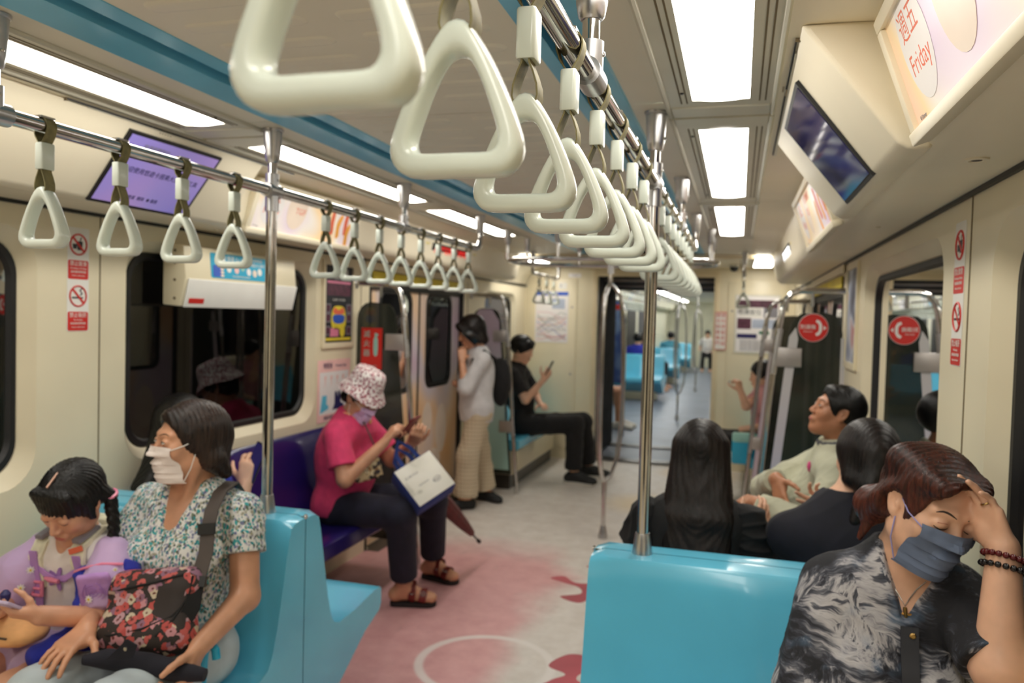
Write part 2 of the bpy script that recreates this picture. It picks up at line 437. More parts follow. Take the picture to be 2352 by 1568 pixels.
def plate(side, top, bot, y0, y1, s0, s1, n0, n1, mb=None):
    mb = mb or MB()
    P = [facing(side, top, bot, yy, ss, nn) for nn in (n0, n1) for yy, ss in ((y0, s0), (y1, s0), (y1, s1), (y0, s1))]
    return mb.add(P, [(0, 1, 2, 3), (7, 6, 5, 4), (0, 4, 5, 1), (1, 5, 6, 2), (2, 6, 7, 3), (3, 7, 4, 0)])
def axes(side, top, bot):
    "u = reading direction, v = up the plate"
    u = V(0, 1, 0) if side < 0 else V(0, -1, 0)
    v = (facing(side, top, bot, 0, 0) - facing(side, top, bot, 0, 1)).normalized(); return u, v
ST, SB = (.985, 2.100), (1.150, 1.893)
for side, nm in SIDES:
    ya, yb = (1.62, 2.66) if side > 0 else (1.50, 2.74)
    ca, cb = (1.92, 2.335) if side > 0 else (2.05, 2.475)
    t = thing('passenger_screen', 'dark passenger screen with wavy reflections, set in a cream housing' if side > 0 else 'lit lilac passenger screen set in a cream housing above the windows', 'screen', (sx(side, 1.1), ca, 1.9))
    prof = [(.965, 2.126), (.975, 2.112), (1.145, 1.892), (1.165, 1.880), (1.205, 1.882), (1.205, 2.126)]
    mb = MB().prism([(side * o, z) for o, z in prof], (XC, ya, 0), (1, 0, 0), (0, 0, 1), (0, yb - ya, 0))
    part('housing', mb, 'cove', t, bevel=.012, seg=3)
    part('bezel', plate(side, ST, SB, ca - .012, cb + .012, -.02, 1.02, .0, .010), 'black', t, smooth=0)
    part('display', plate(side, ST, SB, ca, cb, .02, .98, .004, .0112), 'screen_dark' if side > 0 else 'screen_lilac', t, smooth=0)
    u, v = axes(side, ST, SB)
    if side < 0:
        letter('南港展覽館站', .02, 'greyp', t, facing(side, ST, SB, ca + .13, .14, .012), u, v)
        letter('歡迎使用悠遊卡搭乘大眾運輸工具', .024, 'navyp', t, facing(side, ST, SB, ca + .22, .48, .012), u, v)
        letter('捷運  轉乘  ● 優惠', .017, 'navyp', t, facing(side, ST, SB, ca + .2, .86, .012), u, v)
    for q in range(9):
        part('speaker_hole', MB().lathe([(.0022, 0), (.0022, .002)], facing(side, ST, SB, ca + .10 + .012 * (q % 5) + .006 * (q // 5), -.09 - .045 * (q // 5), .011 if side > 0 else .011), 6), 'groove', t)
# framed adverts standing in the cove
AT, AB = (1.115, 2.112), (1.192, 1.893)
M['ad_white'] = plain('advert_white_patch', (240, 236, 236), .35, var=.01)
M['ad_pale'] = plain('advert_pale_patch', (240, 222, 206), .35, var=.03)
def advert(side, y0, y1, label, mat, figures):
    t = thing('cove_advert', label, 'advert', (sx(side, 1.15), y0, 1.89), 'framed adverts along the coves')
    fr = MB()
    plate(side, AT, AB, y0, y1, 0, .10, 0, .030, fr); plate(side, AT, AB, y0, y1, .93, 1.03, 0, .034, fr)
    plate(side, AT, AB, y0, y0 + .03, .10, .93, 0, .03, fr); plate(side, AT, AB, y1 - .03, y1, .10, .93, 0, .03, fr)
    part('frame', fr, 'cove', t, bevel=.003)
    part('poster', plate(side, AT, AB, y0 + .03, y1 - .03, .1, .93, .002, .020), mat, t, smooth=0)
    u, v = axes(side, AT, AB); L = y1 - y0; q = (lambda f: y0 + f * L) if side < 0 else (lambda f: y1 - f * L)
    H = .232
    def patch(cx, cy, rx, ry, m, n):
        o = facing(side, AT, AB, q(cx), cy, n); part('printed_patch', MB().prism(ellipse(0, 0, rx, ry, 28), o, u, v, (u.cross(v)) * .0006), m, t, smooth=0)
    patch(.16, .42, .082, .095, 'ad_white', .0203)
    letter('週五', .056, 'orangep', t, facing(side, AT, AB, q(.155), .28, .0208), u, v)
    letter('Friday', .050, 'orangep', t, facing(side, AT, AB, q(.16), .55, .0208), u, v)
    patch(.37, .42, .08, .092, 'ad_pale', .0203)
    letter('終於要放假了', .034, 'orangep', t, facing(side, AT, AB, q(.47), .22, .0208), u, v)
    letter('TGIF', .042, 'orangep', t, facing(side, AT, AB, q(.40), .44, .0208), u, v)
    letter('© Disney', .011, 'greyp', t, facing(side, AT, AB, q(.075), .88, .0208), u, v)
    # loose orange strokes of the printed design
    for k, (f, s, a) in enumerate(((.66, .68, .2), (.72, .5, -.3), (.79, .55, .4), (.86, .45, -.15), (.90, .7, .3))):
        o = facing(side, AT, AB, q(f), s, .0203)
        pts = smooth_closed([(-.012 + a * .03, .06), (.012 + a * .03, .055), (.016, .0), (.03, -.05), (.005, -.06), (-.012, -.02), (-.02, .02)], 4)
        part('printed_stroke', MB().prism(pts, o, u, v, u.cross(v) * .0006), 'orangep' if k % 2 else M['stroke_yellow'], t, smooth=0)
M['stroke_yellow'] = plain('yellow_orange_print', (238, 168, 70), .5)
advert(-1, 2.90, 3.86, 'pink and orange Friday advert above the left-hand window, beyond the lilac screen', 'ad_a', True)
advert(1, .55, 1.58, 'pink and orange Friday advert high on the right, nearer than the dark screen', 'ad_b', True)
advert(1, 2.83, 3.88, 'pale pink advert on the right-hand cove, beyond the dark screen', 'ad_a', True)
advert(-1, .2, 1.2, 'pink and orange Friday advert on the left-hand cove, nearest the viewer', 'ad_b', True)
# door displays
M['led_red'] = emit('led_red_dots', (255, 30, 26), 1.0)
M['led_white'] = emit('led_white_dots', (255, 255, 255), 3.0)
M['yellow_print'] = plain('yellow_print', (224, 204, 60), .5)
M['green_print'] = plain('green_print', (30, 110, 80), .5)
for side, nm in SIDES:
    t = thing('door_display', 'red dot-matrix door display glowing on the left-hand cove' if side < 0 else 'white dot-matrix door display at the far end of the right-hand cove', 'display', (sx(side, 1.15), 5.3, 1.9))
    a, b = 4.98, 5.74
    part('dark_window', plate(side, AT, AB, a, b, .36, .76, 0, .006), 'black', t, smooth=0)
    rnd = random.Random(4)
    mb = MB()
    for k in range(26):
        for r_ in range(5):
            if rnd.random() < .62: plate(side, AT, AB, a + .05 + k * .026, a + .066 + k * .026, .42 + r_ * .06, .46 + r_ * .06, .004, .0075, mb)
    o = part('glowing_dots', mb, 'led_red' if side < 0 else 'led_white', t, smooth=0); o['kind'] = 'stuff'
    for yy in (a - .12, b + .08):
        part('yellow_sticker', plate(side, AT, AB, yy, yy + .07, .40, .68, 0, .002), 'yellow_print', t, smooth=0)
        part('green_arrow', plate(side, AT, AB, yy + .015, yy + .045, .46, .62, .001, .003), 'green_print', t, smooth=0)
# downlight and screw covers under the coves
for side, nm in SIDES:
    for y in (1.75, 2.9):
        t = thing('cove_vent', 'small round %s under the %s-hand cove' % ('black-eyed vent nearest the viewer' if y < 2 else 'screw cover beyond the vent', nm), 'vent', (sx(side, 1.31), y, 1.88))
        r = .022 if y < 2 else .009
        part('rim', MB().lathe([(r, 1.884), (r, 1.881), (r * .7, 1.8795), (r * .6, 1.883)], (sx(side, 1.31), y, 0), 20), 'cove', t)
        part('eye', MB().lathe([(r * .45, 1.8845), (r * .45, 1.8805)], (sx(side, 1.31), y, 0), 12), 'black', t)
# ------------------------------------------------------------------ handrails, poles, hanging handles
RX = {-1: -1.494, 1: -.246}
RZ = 1.94
PY = 2.275
def collar(parent, x, y, z_top=2.14, z_bot=None, r=.0305):
    "ceiling post: flared aluminium cup, short tube, tee joint on the rail"
    mb = MB().lathe([(r + .004, z_top), (r + .003, z_top - .006), (r, z_top - .007), (r - .005, z_top - .085), (r - .009, z_top - .105), (r - .013, z_top - .11), (.012, z_top - .111)], (x, y, 0), 24)
    part('ceiling_cup', mb, 'brushed', parent)
    part('neck', MB().tube([(x, y, z_top - .09), (x, y, RZ + .02)], .0145, 16), 'steel', parent)
    part('tee_joint', MB().tube([(x, y, RZ + .055), (x, y, RZ)], .0215, 18).tube([(x, y - .036, RZ), (x, y + .036, RZ)], .0235, 18), 'brushed', parent)
    for k in (0, 1):
        part('screw', MB().lathe([(.0045, 0), (.0045, .003), (.003, .0045)], (x + (.0195 if k else .0255), y, RZ + .035 if k else z_top - .075), 10, 'X'), 'steel', parent)
def arc(p0, p1, p2, n=6):
    p0, p1, p2 = V(p0), V(p1), V(p2)
    return [(p0 * (1 - t) ** 2 + p1 * 2 * t * (1 - t) + p2 * t * t) for t in (k / n for k in range(n + 1))]
for side, nm in SIDES:
    x = RX[side]
    t = thing('overhead_rail', 'long polished handrail under the ceiling along the %s side of the aisle' % nm, 'handrail', (x, 2, RZ), 'overhead handrails')
    path = [(x, -1.2, RZ), (x, 4.33, RZ)] + arc((x, 4.36, RZ), (x, 4.43, RZ), (x, 4.43, RZ + .07))[1:] + [(x, 4.43, 2.06)]
    part('rail_tube', MB().tube(path, .0172, 16), 'steel', t)
    part('end_cup', MB().lathe([(.030, 2.14), (.029, 2.133), (.026, 2.132), (.022, 2.04), (.016, 2.03)], (x, 4.43, 0), 20), 'brushed', t)
    for y in (PY, 1.265, 3.33):
        collar(t, x, y)
    # pole down to the seat back
    p = thing('grab_pole', 'vertical steel pole standing on the corner of the %s-hand double seat back' % nm, 'pole', (x, PY, .87), 'poles on the seat backs')
    part('pole_tube', MB().tube([(x, PY, RZ - .02), (x, PY, .87)], .0178, 18), 'steel', p)
    part('upper_socket', MB().tube([(x, PY, RZ - .018), (x, PY, RZ - .068)], .0222, 18), 'brushed', p)
    part('foot_cone', MB().lathe([(.0205, .932), (.022, .926), (.0295, .872), (.0295, .868)], (x, PY, 0), 24), 'brushed', p)
# hanging handle ---------------------------------------------------
def closed_spline(half, n=56):
    "mirror a half outline in X, run a closed spline through it and sample it evenly"
    C = [V(x, 0, z) for x, z in half] + [V(-x, 0, z) for x, z in half[-2:0:-1]]; m = len(C); P = []
    for i in range(m):
        p0, p1, p2, p3 = C[i - 1], C[i], C[(i + 1) % m], C[(i + 2) % m]
        for k in range(10):
            t = k / 10; P.append(.5 * (2 * p1 + (p2 - p0) * t + (2 * p0 - 5 * p1 + 4 * p2 - p3) * t * t + (3 * p1 - p0 - 3 * p2 + p3) * t ** 3))
    L = [0]
    for i in range(len(P)): L.append(L[-1] + (P[(i + 1) % len(P)] - P[i]).length)
    out = []; j = 0
    for k in range(n):
        d = L[-1] * k / n
        while L[j + 1] < d: j += 1
        f = (d - L[j]) / (L[j + 1] - L[j]); out.append(P[j] + (P[(j + 1) % len(P)] - P[j]) * f)
    return out
def handle_ring():
    "triangular ring: straight outer sides meeting in a blunt peak, arched opening, rounded section"
    O = closed_spline([(0, -.0108), (.034, -.0108), (.050, -.0075), (.0600, .005), (.0605, .020), (.0535, .042), (.0425, .068), (.0300, .093), (.0165, .1150), (.0080, .1245), (0, .1268)])
    I = closed_spline([(0, .0102), (.026, .0102), (.0355, .0118), (.0400, .0190), (.0385, .031), (.0310, .053), (.0225, .074), (.0125, .0905), (0, .0965)])
    m = len(O); n = 14; vs = []; fs = []
    for i in range(m):
        c = (O[i] + I[i]) / 2; d = (O[i] - I[i]) / 2
        for k in range(n):
            a = 2 * PI * k / n; e = .66
            ca = math.copysign(abs(math.cos(a)) ** e, math.cos(a)); sa = math.copysign(abs(math.sin(a)) ** e, math.sin(a))
            vs.append(c + d * ca + V(0, .0165 * sa, 0))
    for i in range(m):
        j = (i + 1) % m
        for k in range(n):
            l = (k + 1) % n; fs.append((i * n + k, i * n + l, j * n + l, j * n + k))
    return MB().add(vs, fs)
def strap_mesh():
    "webbing loop around the rail, crossing at the sleeve, down into the ring apex"
    mb = MB(); wy = .0135; th = .0011
    top = .283 - .0
    cz = RZ - 1.682           # rail centre above the bar origin
    R_ = .0192
    line = []
    for k in range(9):
        a = PI * k / 8; line.append((math.cos(a) * R_, cz + math.sin(a) * R_))
    right = [(.0182, cz - .008), (.0135, cz - .022), (.006, cz - .034), (.004, cz - .042)]
    low = [(.004, cz - .092), (.0045, cz - .098), (.0095, cz - .110), (.0140, cz - .124), (.0150, cz - .136), (.012, cz - .146)]
    full = [(x, z) for x, z in (right + low)][::-1] + line + [(-x, z) for x, z in (right + low)]
    rows = []
    for i, (x, z) in enumerate(full):
        a = full[max(i - 1, 0)]; b = full[min(i + 1, len(full) - 1)]
        t = V(b[0] - a[0], 0, b[1] - a[1]).normalized(); nn = V(t.z, 0, -t.x) * th
        c = V(x, 0, z)
        rows.append([c + nn + V(0, -wy, 0), c + nn + V(0, wy, 0), c - nn + V(0, wy, 0), c - nn + V(0, -wy, 0)])
    return mb.grid(rows, True)
def sleeve_mesh():
    cz = RZ - 1.682
    mb = MB(); rows = []
    for z, s in ((cz - .0945, .8), (cz - .0945, .93), (cz - .092, 1), (cz - .039, 1), (cz - .0365, .93), (cz - .0365, .8)):
        rows.append([V(a * s, b * s, z) for a, b in rrect(-.0115, .0115, -.0175, .0175, .005, 4)])
    mb.grid(rows, True); n = len(rows[0]); mb.f.append(tuple(range(n))[::-1]); mb.f.append(tuple(range(5 * n, 6 * n))); return mb
def clip_mesh():
    cz = RZ - 1.682
    return MB().prism(rrect(-.010, .010, -.02, .02, .004, 3), (0, 0, cz + .0178), (1, 0, 0), (0, 1, 0), (0, 0, .0045))
proto = None
NUM = ['first', 'second', 'third', 'fourth', 'fifth', 'sixth', 'seventh', 'eighth', 'ninth', 'tenth', 'eleventh', 'twelfth', 'thirteenth', 'fourteenth', 'fifteenth', 'sixteenth']
def hang(x, y, z, label, group, rz=0):
    global proto
    if proto is None:
        proto = thing('hanging_handle', label, 'hanging handle', (x, y, z), group)
        obj('ring', handle_ring(), 'grip', proto, smooth=50)
        obj('webbing', strap_mesh(), 'strap', proto, smooth=40)
        obj('sleeve', sleeve_mesh(), 'grip', proto, smooth=50)
        obj('rail_clip', clip_mesh(), 'steel', proto, smooth=40)
        return proto
    r = copy_tree(proto, V(x, y, z) - V(proto.location), label); r['group'] = group
    return r
BZ = 1.682
ysR = [.43, .66] + [.889 + .229 * k for k in range(6)] + [2.50 + .229 * k for k in range(8)]
for k, y in enumerate(ysR):
    e = 'nearest the viewer, ' if k == 0 else ''
    r = hang(RX[1], y, BZ, '%s pale triangular hanging handle counted from the viewer on the right-hand rail' % NUM[k], 'handles on the right-hand rail')
ysL = [1.394, 1.615, 1.842, 2.076, 2.63, 2.856, 3.085, 3.31, 3.54, 3.77, 4.0, 4.235]
for k, y in enumerate(ysL):
    hang(RX[-1], y, BZ, '%s pale triangular hanging handle counted from the viewer on the left-hand rail' % NUM[k], 'handles on the left-hand rail')
# oval hanging rail in the door bay and the split floor pole below it
t = thing('oval_rail', 'oval polished handrail hung from the ceiling between the doors', 'handrail', (XC, 5.46, RZ))
pts = [(XC + a, 5.46 + b, RZ) for a, b in rrect(-.72, .72, -.36, .36, .32, 8)]
part('rail_ring', MB().tube(pts, .0155, 14, closed=True), 'steel', t)
for a, b in ((-.68, -.26), (.68, -.26), (-.68, .26), (.68, .26), (-.3, .36), (.3, .36), (-.3, -.36), (.3, -.36)):
    x, y = XC + a, 5.46 + b
    part('ceiling_cup', MB().lathe([(.028, 2.145), (.026, 2.135), (.021, 2.05), (.014, 2.04)], (x, y, 0), 16), 'brushed', t)
    part('hanger', MB().tube([(x, y, 2.05), (x, y, RZ)], .012, 12), 'steel', t)
t = thing('split_pole', 'floor pole splitting into three curved bars between the doors', 'pole', (XC, 5.46, 0))
part('upper_post', MB().tube([(XC, 5.46, 2.165), (XC, 5.46, 1.80)], .016, 14), 'steel', t)
part('upper_socket', MB().tube([(XC, 5.46, 1.955), (XC, 5.46, 1.86)], .024, 14), 'brushed', t)
part('lower_post', MB().tube([(XC, 5.46, .42), (XC, 5.46, .02)], .0165, 14), 'steel', t)
part('floor_foot', MB().lathe([(.034, 0), (.032, .03), (.018, .09)], (XC, 5.46, 0), 18), 'brushed', t)
for k in range(3):
    a = (.25, 2.35, 4.45)[k]
    dx, dy = math.cos(a), math.sin(a)
    P = [(0, 1.80), (.035, 1.765), (.075, 1.70), (.092, 1.55), (.104, 1.30), (.108, 1.05), (.104, .80), (.085, .58), (.045, .45), (0, .40)]
    part('curved_bar', MB().tube([(XC + r * dx, 5.46 + r * dy, z) for r, z in P], .0145, 12), 'steel', t)
# short rails with handles at the far end
def short_rail(x0, x1, y, label, ks):
    t = thing('short_rail', label, 'handrail', (x0, y, 1.9), 'short handrails at the far end')
    part('rail_tube', MB().tube([(x0, y, 2.12), (x0, y, 1.97)] + arc((x0, y, 1.97), (x0, y, RZ), (x0 + .04 * (1 if x1 > x0 else -1), y, RZ)) + arc((x1 - .04 * (1 if x1 > x0 else -1), y, RZ), (x1, y, RZ), (x1, y, 1.97)) + [(x1, y, 2.12)], .0145, 12), 'steel', t)
    for x in (x0, x1): part('ceiling_cup', MB().lathe([(.027, 2.145), (.025, 2.135), (.018, 2.03)], (x, y, 0), 16), 'brushed', t)
    return t
t = thing('short_rail', 'short handrail with three handles before the end wall map', 'handrail', (-1.9, 7.3, RZ))
x = -1.80
part('rail_tube', MB().tube([(x, 6.85, 2.12), (x, 6.85, 1.98)] + arc((x, 6.85, 1.98), (x, 6.85, RZ), (x, 6.9, RZ)) + arc((x, 7.85, RZ), (x, 7.9, RZ), (x, 7.9, 1.98)) + [(x, 7.9, 2.12)], .0145, 12), 'steel', t)
for y in (6.85, 7.9): part('ceiling_cup', MB().lathe([(.027, 2.145), (.025, 2.135), (.018, 2.03)], (x, y, 0), 16), 'brushed', t)
for k, y in enumerate((7.1, 7.4, 7.7)):
    hang(x, y, BZ, '%s small handle hanging before the map on the end wall' % NUM[k], 'handles by the end wall map')
t = thing('short_rail', 'short handrail before the poster right of the far opening', 'handrail', (.04, 7.3, RZ))
x = .03
part('rail_tube', MB().tube([(x, 6.85, 2.12), (x, 6.85, 1.98)] + arc((x, 6.85, 1.98), (x, 6.85, RZ), (x, 6.9, RZ)) + arc((x, 7.85, RZ), (x, 7.9, RZ), (x, 7.9, 1.98)) + [(x, 7.9, 2.12)], .0145, 12), 'steel', t)
for y in (6.85, 7.9): part('ceiling_cup', MB().lathe([(.027, 2.145), (.025, 2.135), (.018, 2.03)], (x, y, 0), 16), 'brushed', t)
for k, y in enumerate((7.1, 7.5)):
    hang(x, y, BZ, '%s small handle hanging before the poster right of the far opening' % NUM[k], 'handles by the far poster')
# ------------------------------------------------------------------ seats
def seat_shell(x0, x1, ys, f, nx=28, ridge=True):
    """one half of a back-to-back double seat: profile in (d,z) with d measured from the seam towards the sitter, swept along x with two shallow buckets"""
    rows = []
    for i in range(nx + 1):
        u = i / nx; x = x0 + (x1 - x0) * u
        b = math.sin(PI * ((u * 2) % 1)) ** .6 if 0 < u < 1 else 0      # bucket depth
        e = min(u, 1 - u) * (x1 - x0); edge = max(0, 1 - e / .03)
        dip = .012 * b; top = .872 - .010 * edge ** 2
        prof = [(.0, top), (.03, top + .001), (.074 - .012 * edge, top - .002), (.083, top - .014),
                (.098 - dip * .6, .80), (.125 - dip, .68), (.155 - dip, .55), (.182 - dip, .47), (.205 - dip * .6, .438), (.24, .424 - dip * .7), (.36, .428 - dip), (.52, .446 - dip * .4), (.572, .447), (.588, .436), (.590, .41), (.590, .375), (.575, .352), (.45, .31), (.26, .20), (.10, .13), (.0, .12)]
        rows.append([V(x, ys + f * d, z) for d, z in prof])
    mb = MB().grid(rows); n = len(rows[0])
    mb.f.append(tuple(range(n))); mb.f.append(tuple(nx * n + k for k in range(n))[::-1])
    return mb
def double_seat(x0, x1, y, label, group, outer, m='seat_blue'):
    t = thing('double_seat', label, 'seat', ((x0 + x1) / 2, y, 0), group)
    part('shell', seat_shell(x0, x1, y - .002, -1), m, t, smooth=42)
    part('shell', seat_shell(x0, x1, y + .002, 1), m, t, smooth=42)
    part('seam_strip', MB().box(x0 + .004, x1 - .004, y - .002, y + .002, .13, .868), 'groove', t, smooth=0)
    part('seam_pin', MB().lathe([(.008, -.004), (.009, .0), (.006, .004)], (outer, y, .868), 12, 'X'), 'steel', t)
    part('pedestal', MB().box(x0 + .1, x1 - .12, y - .16, y + .16, 0, .20), 'wall', t, bevel=.02)
    return t
double_seat(-2.265, -1.352, 2.285, 'light blue back-to-back double seat on the left, under the girl and the woman beside her', 'blue double seats', -1.352)
double_seat(-.388, .525, 2.285, 'light blue back-to-back double seat on the right, empty on its aisle side', 'blue double seats', -.388)
def bench(side, y0, y1, n, label, m, base=True, group=None):
    "longitudinal bench along a side wall: moulded pan, back, end cheek"
    t = thing('bench_seat', label, 'seat', (sx(side, 1.2), (y0 + y1) / 2, 0), group)
    rows = []; N = 10 * n
    for i in range(N + 1):
        u = i / N; y = y0 + (y1 - y0) * u
        b = math.sin(PI * ((u * n) % 1)) ** .6 if 0 < u < 1 else 0
        e = min(u, 1 - u) * (y1 - y0); edge = max(0, 1 - e / .03); dip = .014 * b
        prof = [(1.40, .885 - .012 * edge ** 2), (1.372, .89 - .012 * edge ** 2), (1.352 + dip * .3, .872), (1.335 + dip, .76), (1.315 + dip, .62), (1.285 + dip, .50), (1.25 + dip * .5, .447), (1.20, .433 - dip), (1.08, .44 - dip * .5), (.985, .447), (.966, .437), (.962, .415), (.962, .372), (.975, .358), (1.39, .34)]
        rows.append([V(sx(side, o), y, z) for o, z in prof])
    mb = MB().grid(rows); k = len(rows[0]); mb.f.append(tuple(range(k))); mb.f.append(tuple(N * k + q for q in range(k)))
    part('shell', mb, m, t, smooth=42)
    if base:
        a, b = sorted((sx(side, 1.02), sx(side, 1.40)))
        part('base_panel', MB().box(a, b, y0 + .02, y1 - .02, .13, .352), 'wall', t, bevel=.008)
        part('plinth', MB().box(a + (.03 if side > 0 else 0), b - (.03 if side < 0 else 0), y0 + .03, y1 - .03, 0, .13), 'dark_metal', t, smooth=0)
    else:
        a, b = sorted((sx(side, 1.36), sx(side, 1.405)))
        part('wall_bracket', MB().box(a, b, y0 + .1, y1 - .1, .16, .36), 'dark_metal', t, smooth=0)
        for yy in (y0 + .2, y1 - .2):
            part('cantilever', MB().prism([(1.39, .2), (1.39, .345), (1.02, .352), (1.02, .33)], (XC, yy - .02, 0), (side, 0, 0), (0, 0, 1), (0, .04, 0)), 'dark_metal', t, smooth=0)
    return t
bench(-1, 3.06, 4.30, 2, 'dark navy priority bench along the left wall, under the woman in pink', 'seat_navy', base=False)
bench(1, 3.02, 4.30, 3, 'light blue bench along the right wall, under the man with crossed arms', 'seat_blue')
bench(-1, 6.66, 8.30, 3, 'light blue bench on a cream base at the far left, under the man in black', 'seat_blue')
bench(1, 6.66, 8.30, 3, 'light blue bench at the far right, beyond the intercom partition', 'seat_blue')
# ------------------------------------------------------------------ doorway partitions
def film(name, a, b, alpha):
    t = NT(name); v = t.coord(); s = t.n('SeparateXYZ'); t.l(v, s.inputs[0])
    m = t.n('MapRange'); m.inputs[1].default_value = .5; m.inputs[2].default_value = 1.5; t.l(s.outputs[2], m.inputs[0])
    nz = t.noise(v, 3, 2); f = t.math('ADD', m.outputs[0], t.math('MULTIPLY', t.math('SUBTRACT', nz.outputs[0], .5), .5))
    c = t.ramp(f, [(.1, a), (.5, tuple((x + y) / 2 for x, y in zip(a, b))), (.9, b)]); t.col(c); t.p(Roughness=.25, Alpha=alpha)
    return t.m
M['film_lilac'] = film('lilac_film', (206, 190, 204), (206, 204, 204), .93)
M['film_teal'] = film('teal_film', (176, 214, 206), (196, 178, 196), .8)
def partition(side, y, label, filmed, teal=False):
    t = thing('door_partition', label, 'partition', (sx(side, 1.2), y, 0), 'glass partitions beside the doors')
    P = [(.944, 0), (.985, .45), (1.035, 1.10), (1.072, 1.50), (1.09, 1.62)]
    bend = [(1.105, 1.672), (1.135, 1.708), (1.18, 1.722)]
    path = [V(sx(side, o), y, z) for o, z in P + bend] + [V(sx(side, 1.405), y, 1.722)]
    part('bent_tube', MB().tube(path, .0165, 14), 'steel', t)
    part('wall_flange', MB().lathe([(.032, 0), (.030, .008), (.018, .012)], (sx(side, 1.405), y, 1.722), 16, 'X'), 'brushed', t)
    part('hanger_bolt', MB().tube([(sx(side, 1.235), y, 1.722), (sx(side, 1.235), y, 1.64)], .010, 12), 'steel', t)
    part('tube_sleeve', MB().tube([V(sx(side, 1.052), y, 1.28), V(sx(side, 1.079), y, 1.52)], .0185, 14), 'brushed', t)
    part('tube_sleeve', MB().tube([V(sx(side, .99), y, .50), V(sx(side, 1.004), y, .66)], .0185, 14), 'brushed', t)
    e = lambda z: .944 + .0975 * z
    poly = [(e(.16) + .038, .16), (1.39, .16), (1.39, 1.50)]
    poly += [(1.39 - .09 + .09 * math.cos(a), 1.50 + .11 * math.sin(a)) for a in (PI / 8, PI / 4, 3 * PI / 8, PI / 2)]
    poly += [(e(1.5) + .123 - .085 * math.cos(a), 1.50 + .11 * math.sin(a)) for a in (3 * PI / 8, PI / 4, PI / 8, 0)]
    part('glass_sheet', MB().prism(poly, (XC, y - .004, 0), (side, 0, 0), (0, 0, 1), (0, .008, 0)), 'pglass', t, smooth=0)
    w_ = .045 if filmed else .0
    if filmed:
        q = [(e(.2) + .040, .2), (e(.2) + .040 + w_, .2), (e(1.47) + .040 + w_, 1.47), (e(1.5) + .07, 1.53), (e(1.47) + .040, 1.48)]
        if teal: q = [(e(.2) + .056, .2), (1.385, .2), (1.385, 1.5), (1.33, 1.6), (e(1.5) + .12, 1.6), (e(1.47) + .056, 1.5)]
        part('printed_film', MB().prism(q, (XC, y - .0062, 0), (side, 0, 0), (0, 0, 1), (0, .0015, 0)), 'film_teal' if teal else 'film_lilac', t, smooth=0)
    if side > 0 and not teal:
        part('film_edge', MB().box(sx(side, 1.382), sx(side, 1.404), y - .006, y - .0045, .5, 1.48), 'film_lilac', t, smooth=0)
    for z in (.58, 1.37):
        a, b = sorted((sx(side, e(z) - .012), sx(side, e(z) + .115)))
        part('clamp_plate', MB().box(a, b, y - .016, y + .016, z - .05, z + .05), 'grey_metal', t, bevel=.003)
    return t
pL = partition(-1, 4.38, 'smoked glass door partition with the red extinguisher sign, behind the woman in pink', False)
pR = partition(1, 4.38, 'smoked glass door partition with the round red intercom sign', True)
pL2 = partition(-1, 6.56, 'teal and lilac tinted door partition beside the far left bench', True, True)
pR2 = partition(1, 6.56, 'tinted door partition beside the far right bench, beyond the intercom sign', True)
# red fire-extinguisher sign on the left partition
def sign(name, label, cat, side, o0, o1, z0, z1, y, m): pass
yS = 4.38 - .012
t = thing('extinguisher_sign', 'red fire extinguisher sign fixed to the left smoked partition', 'sign', (-2.16, yS, 1.3))
part('plate', MB().box(-2.222, -2.085, yS - .003, yS + .004, 1.20, 1.452), 'redp', t, smooth=0)
for k, ch in enumerate('滅火器'):
    letter(ch, .046, 'teal', t, (-2.185, yS - .0042, 1.412 - .058 * k), (1, 0, 0), (0, 0, 1))
letter('Fire Extinguisher', .012, 'teal', t, (-2.153, yS - .0042, 1.222), (1, 0, 0), (0, 0, 1))
part('pictogram', MB().prism(smooth_closed([(-.012, -.07), (.012, -.07), (.014, .02), (.006, .04), (.018, .05), (.006, .06), (-.008, .06), (-.006, .04), (-.014, .02)], 3), (-2.125, yS - .0035, 1.36), (1, 0, 0), (0, 0, 1), (0, -.0012, 0)), 'teal', t, smooth=0)
# round red intercom sign on the right partition
yS = 4.38 - .012
t = thing('intercom_sign', 'round red intercom sign with a white telephone receiver', 'sign', (.385, yS, 1.5))
cx, cz, R_ = .374, 1.530, .072
part('disc', MB().prism(ellipse(0, 0, R_, R_, 40), (cx, yS + .003, cz), (1, 0, 0), (0, 0, 1), (0, -.005, 0)), 'redp', t, smooth=0)
part('rim', MB().tube([(cx + R_ * math.cos(2 * PI * k / 40), yS, cz + R_ * math.sin(2 * PI * k / 40)) for k in range(40)], .0022, 6, closed=True), 'white', t)
letter('對講機', .026, 'white', t, (cx - .026, yS - .0032, cz + .002), (1, 0, 0), (0, 0, 1))
letter('Intercom', .012, 'white', t, (cx - .026, yS - .0032, cz - .020), (1, 0, 0), (0, 0, 1))
rc = [(.018, .043), (.034, .036), (.044, .018), (.045, 0), (.044, -.018), (.034, -.036), (.018, -.043), (.013, -.03), (.024, -.024), (.03, -.014), (.03, .014), (.024, .024), (.013, .03)]
part('receiver', MB().prism(rc, (cx - .002, yS - .0022, cz), (1, 0, 0), (0, 0, 1), (0, -.001, 0)), 'white', t, smooth=0)
part('arrow', MB().prism([(.050, .012), (.064, 0), (.050, -.012)], (cx, yS - .0022, cz), (1, 0, 0), (0, 0, 1), (0, -.001, 0)), 'white', t, smooth=0)
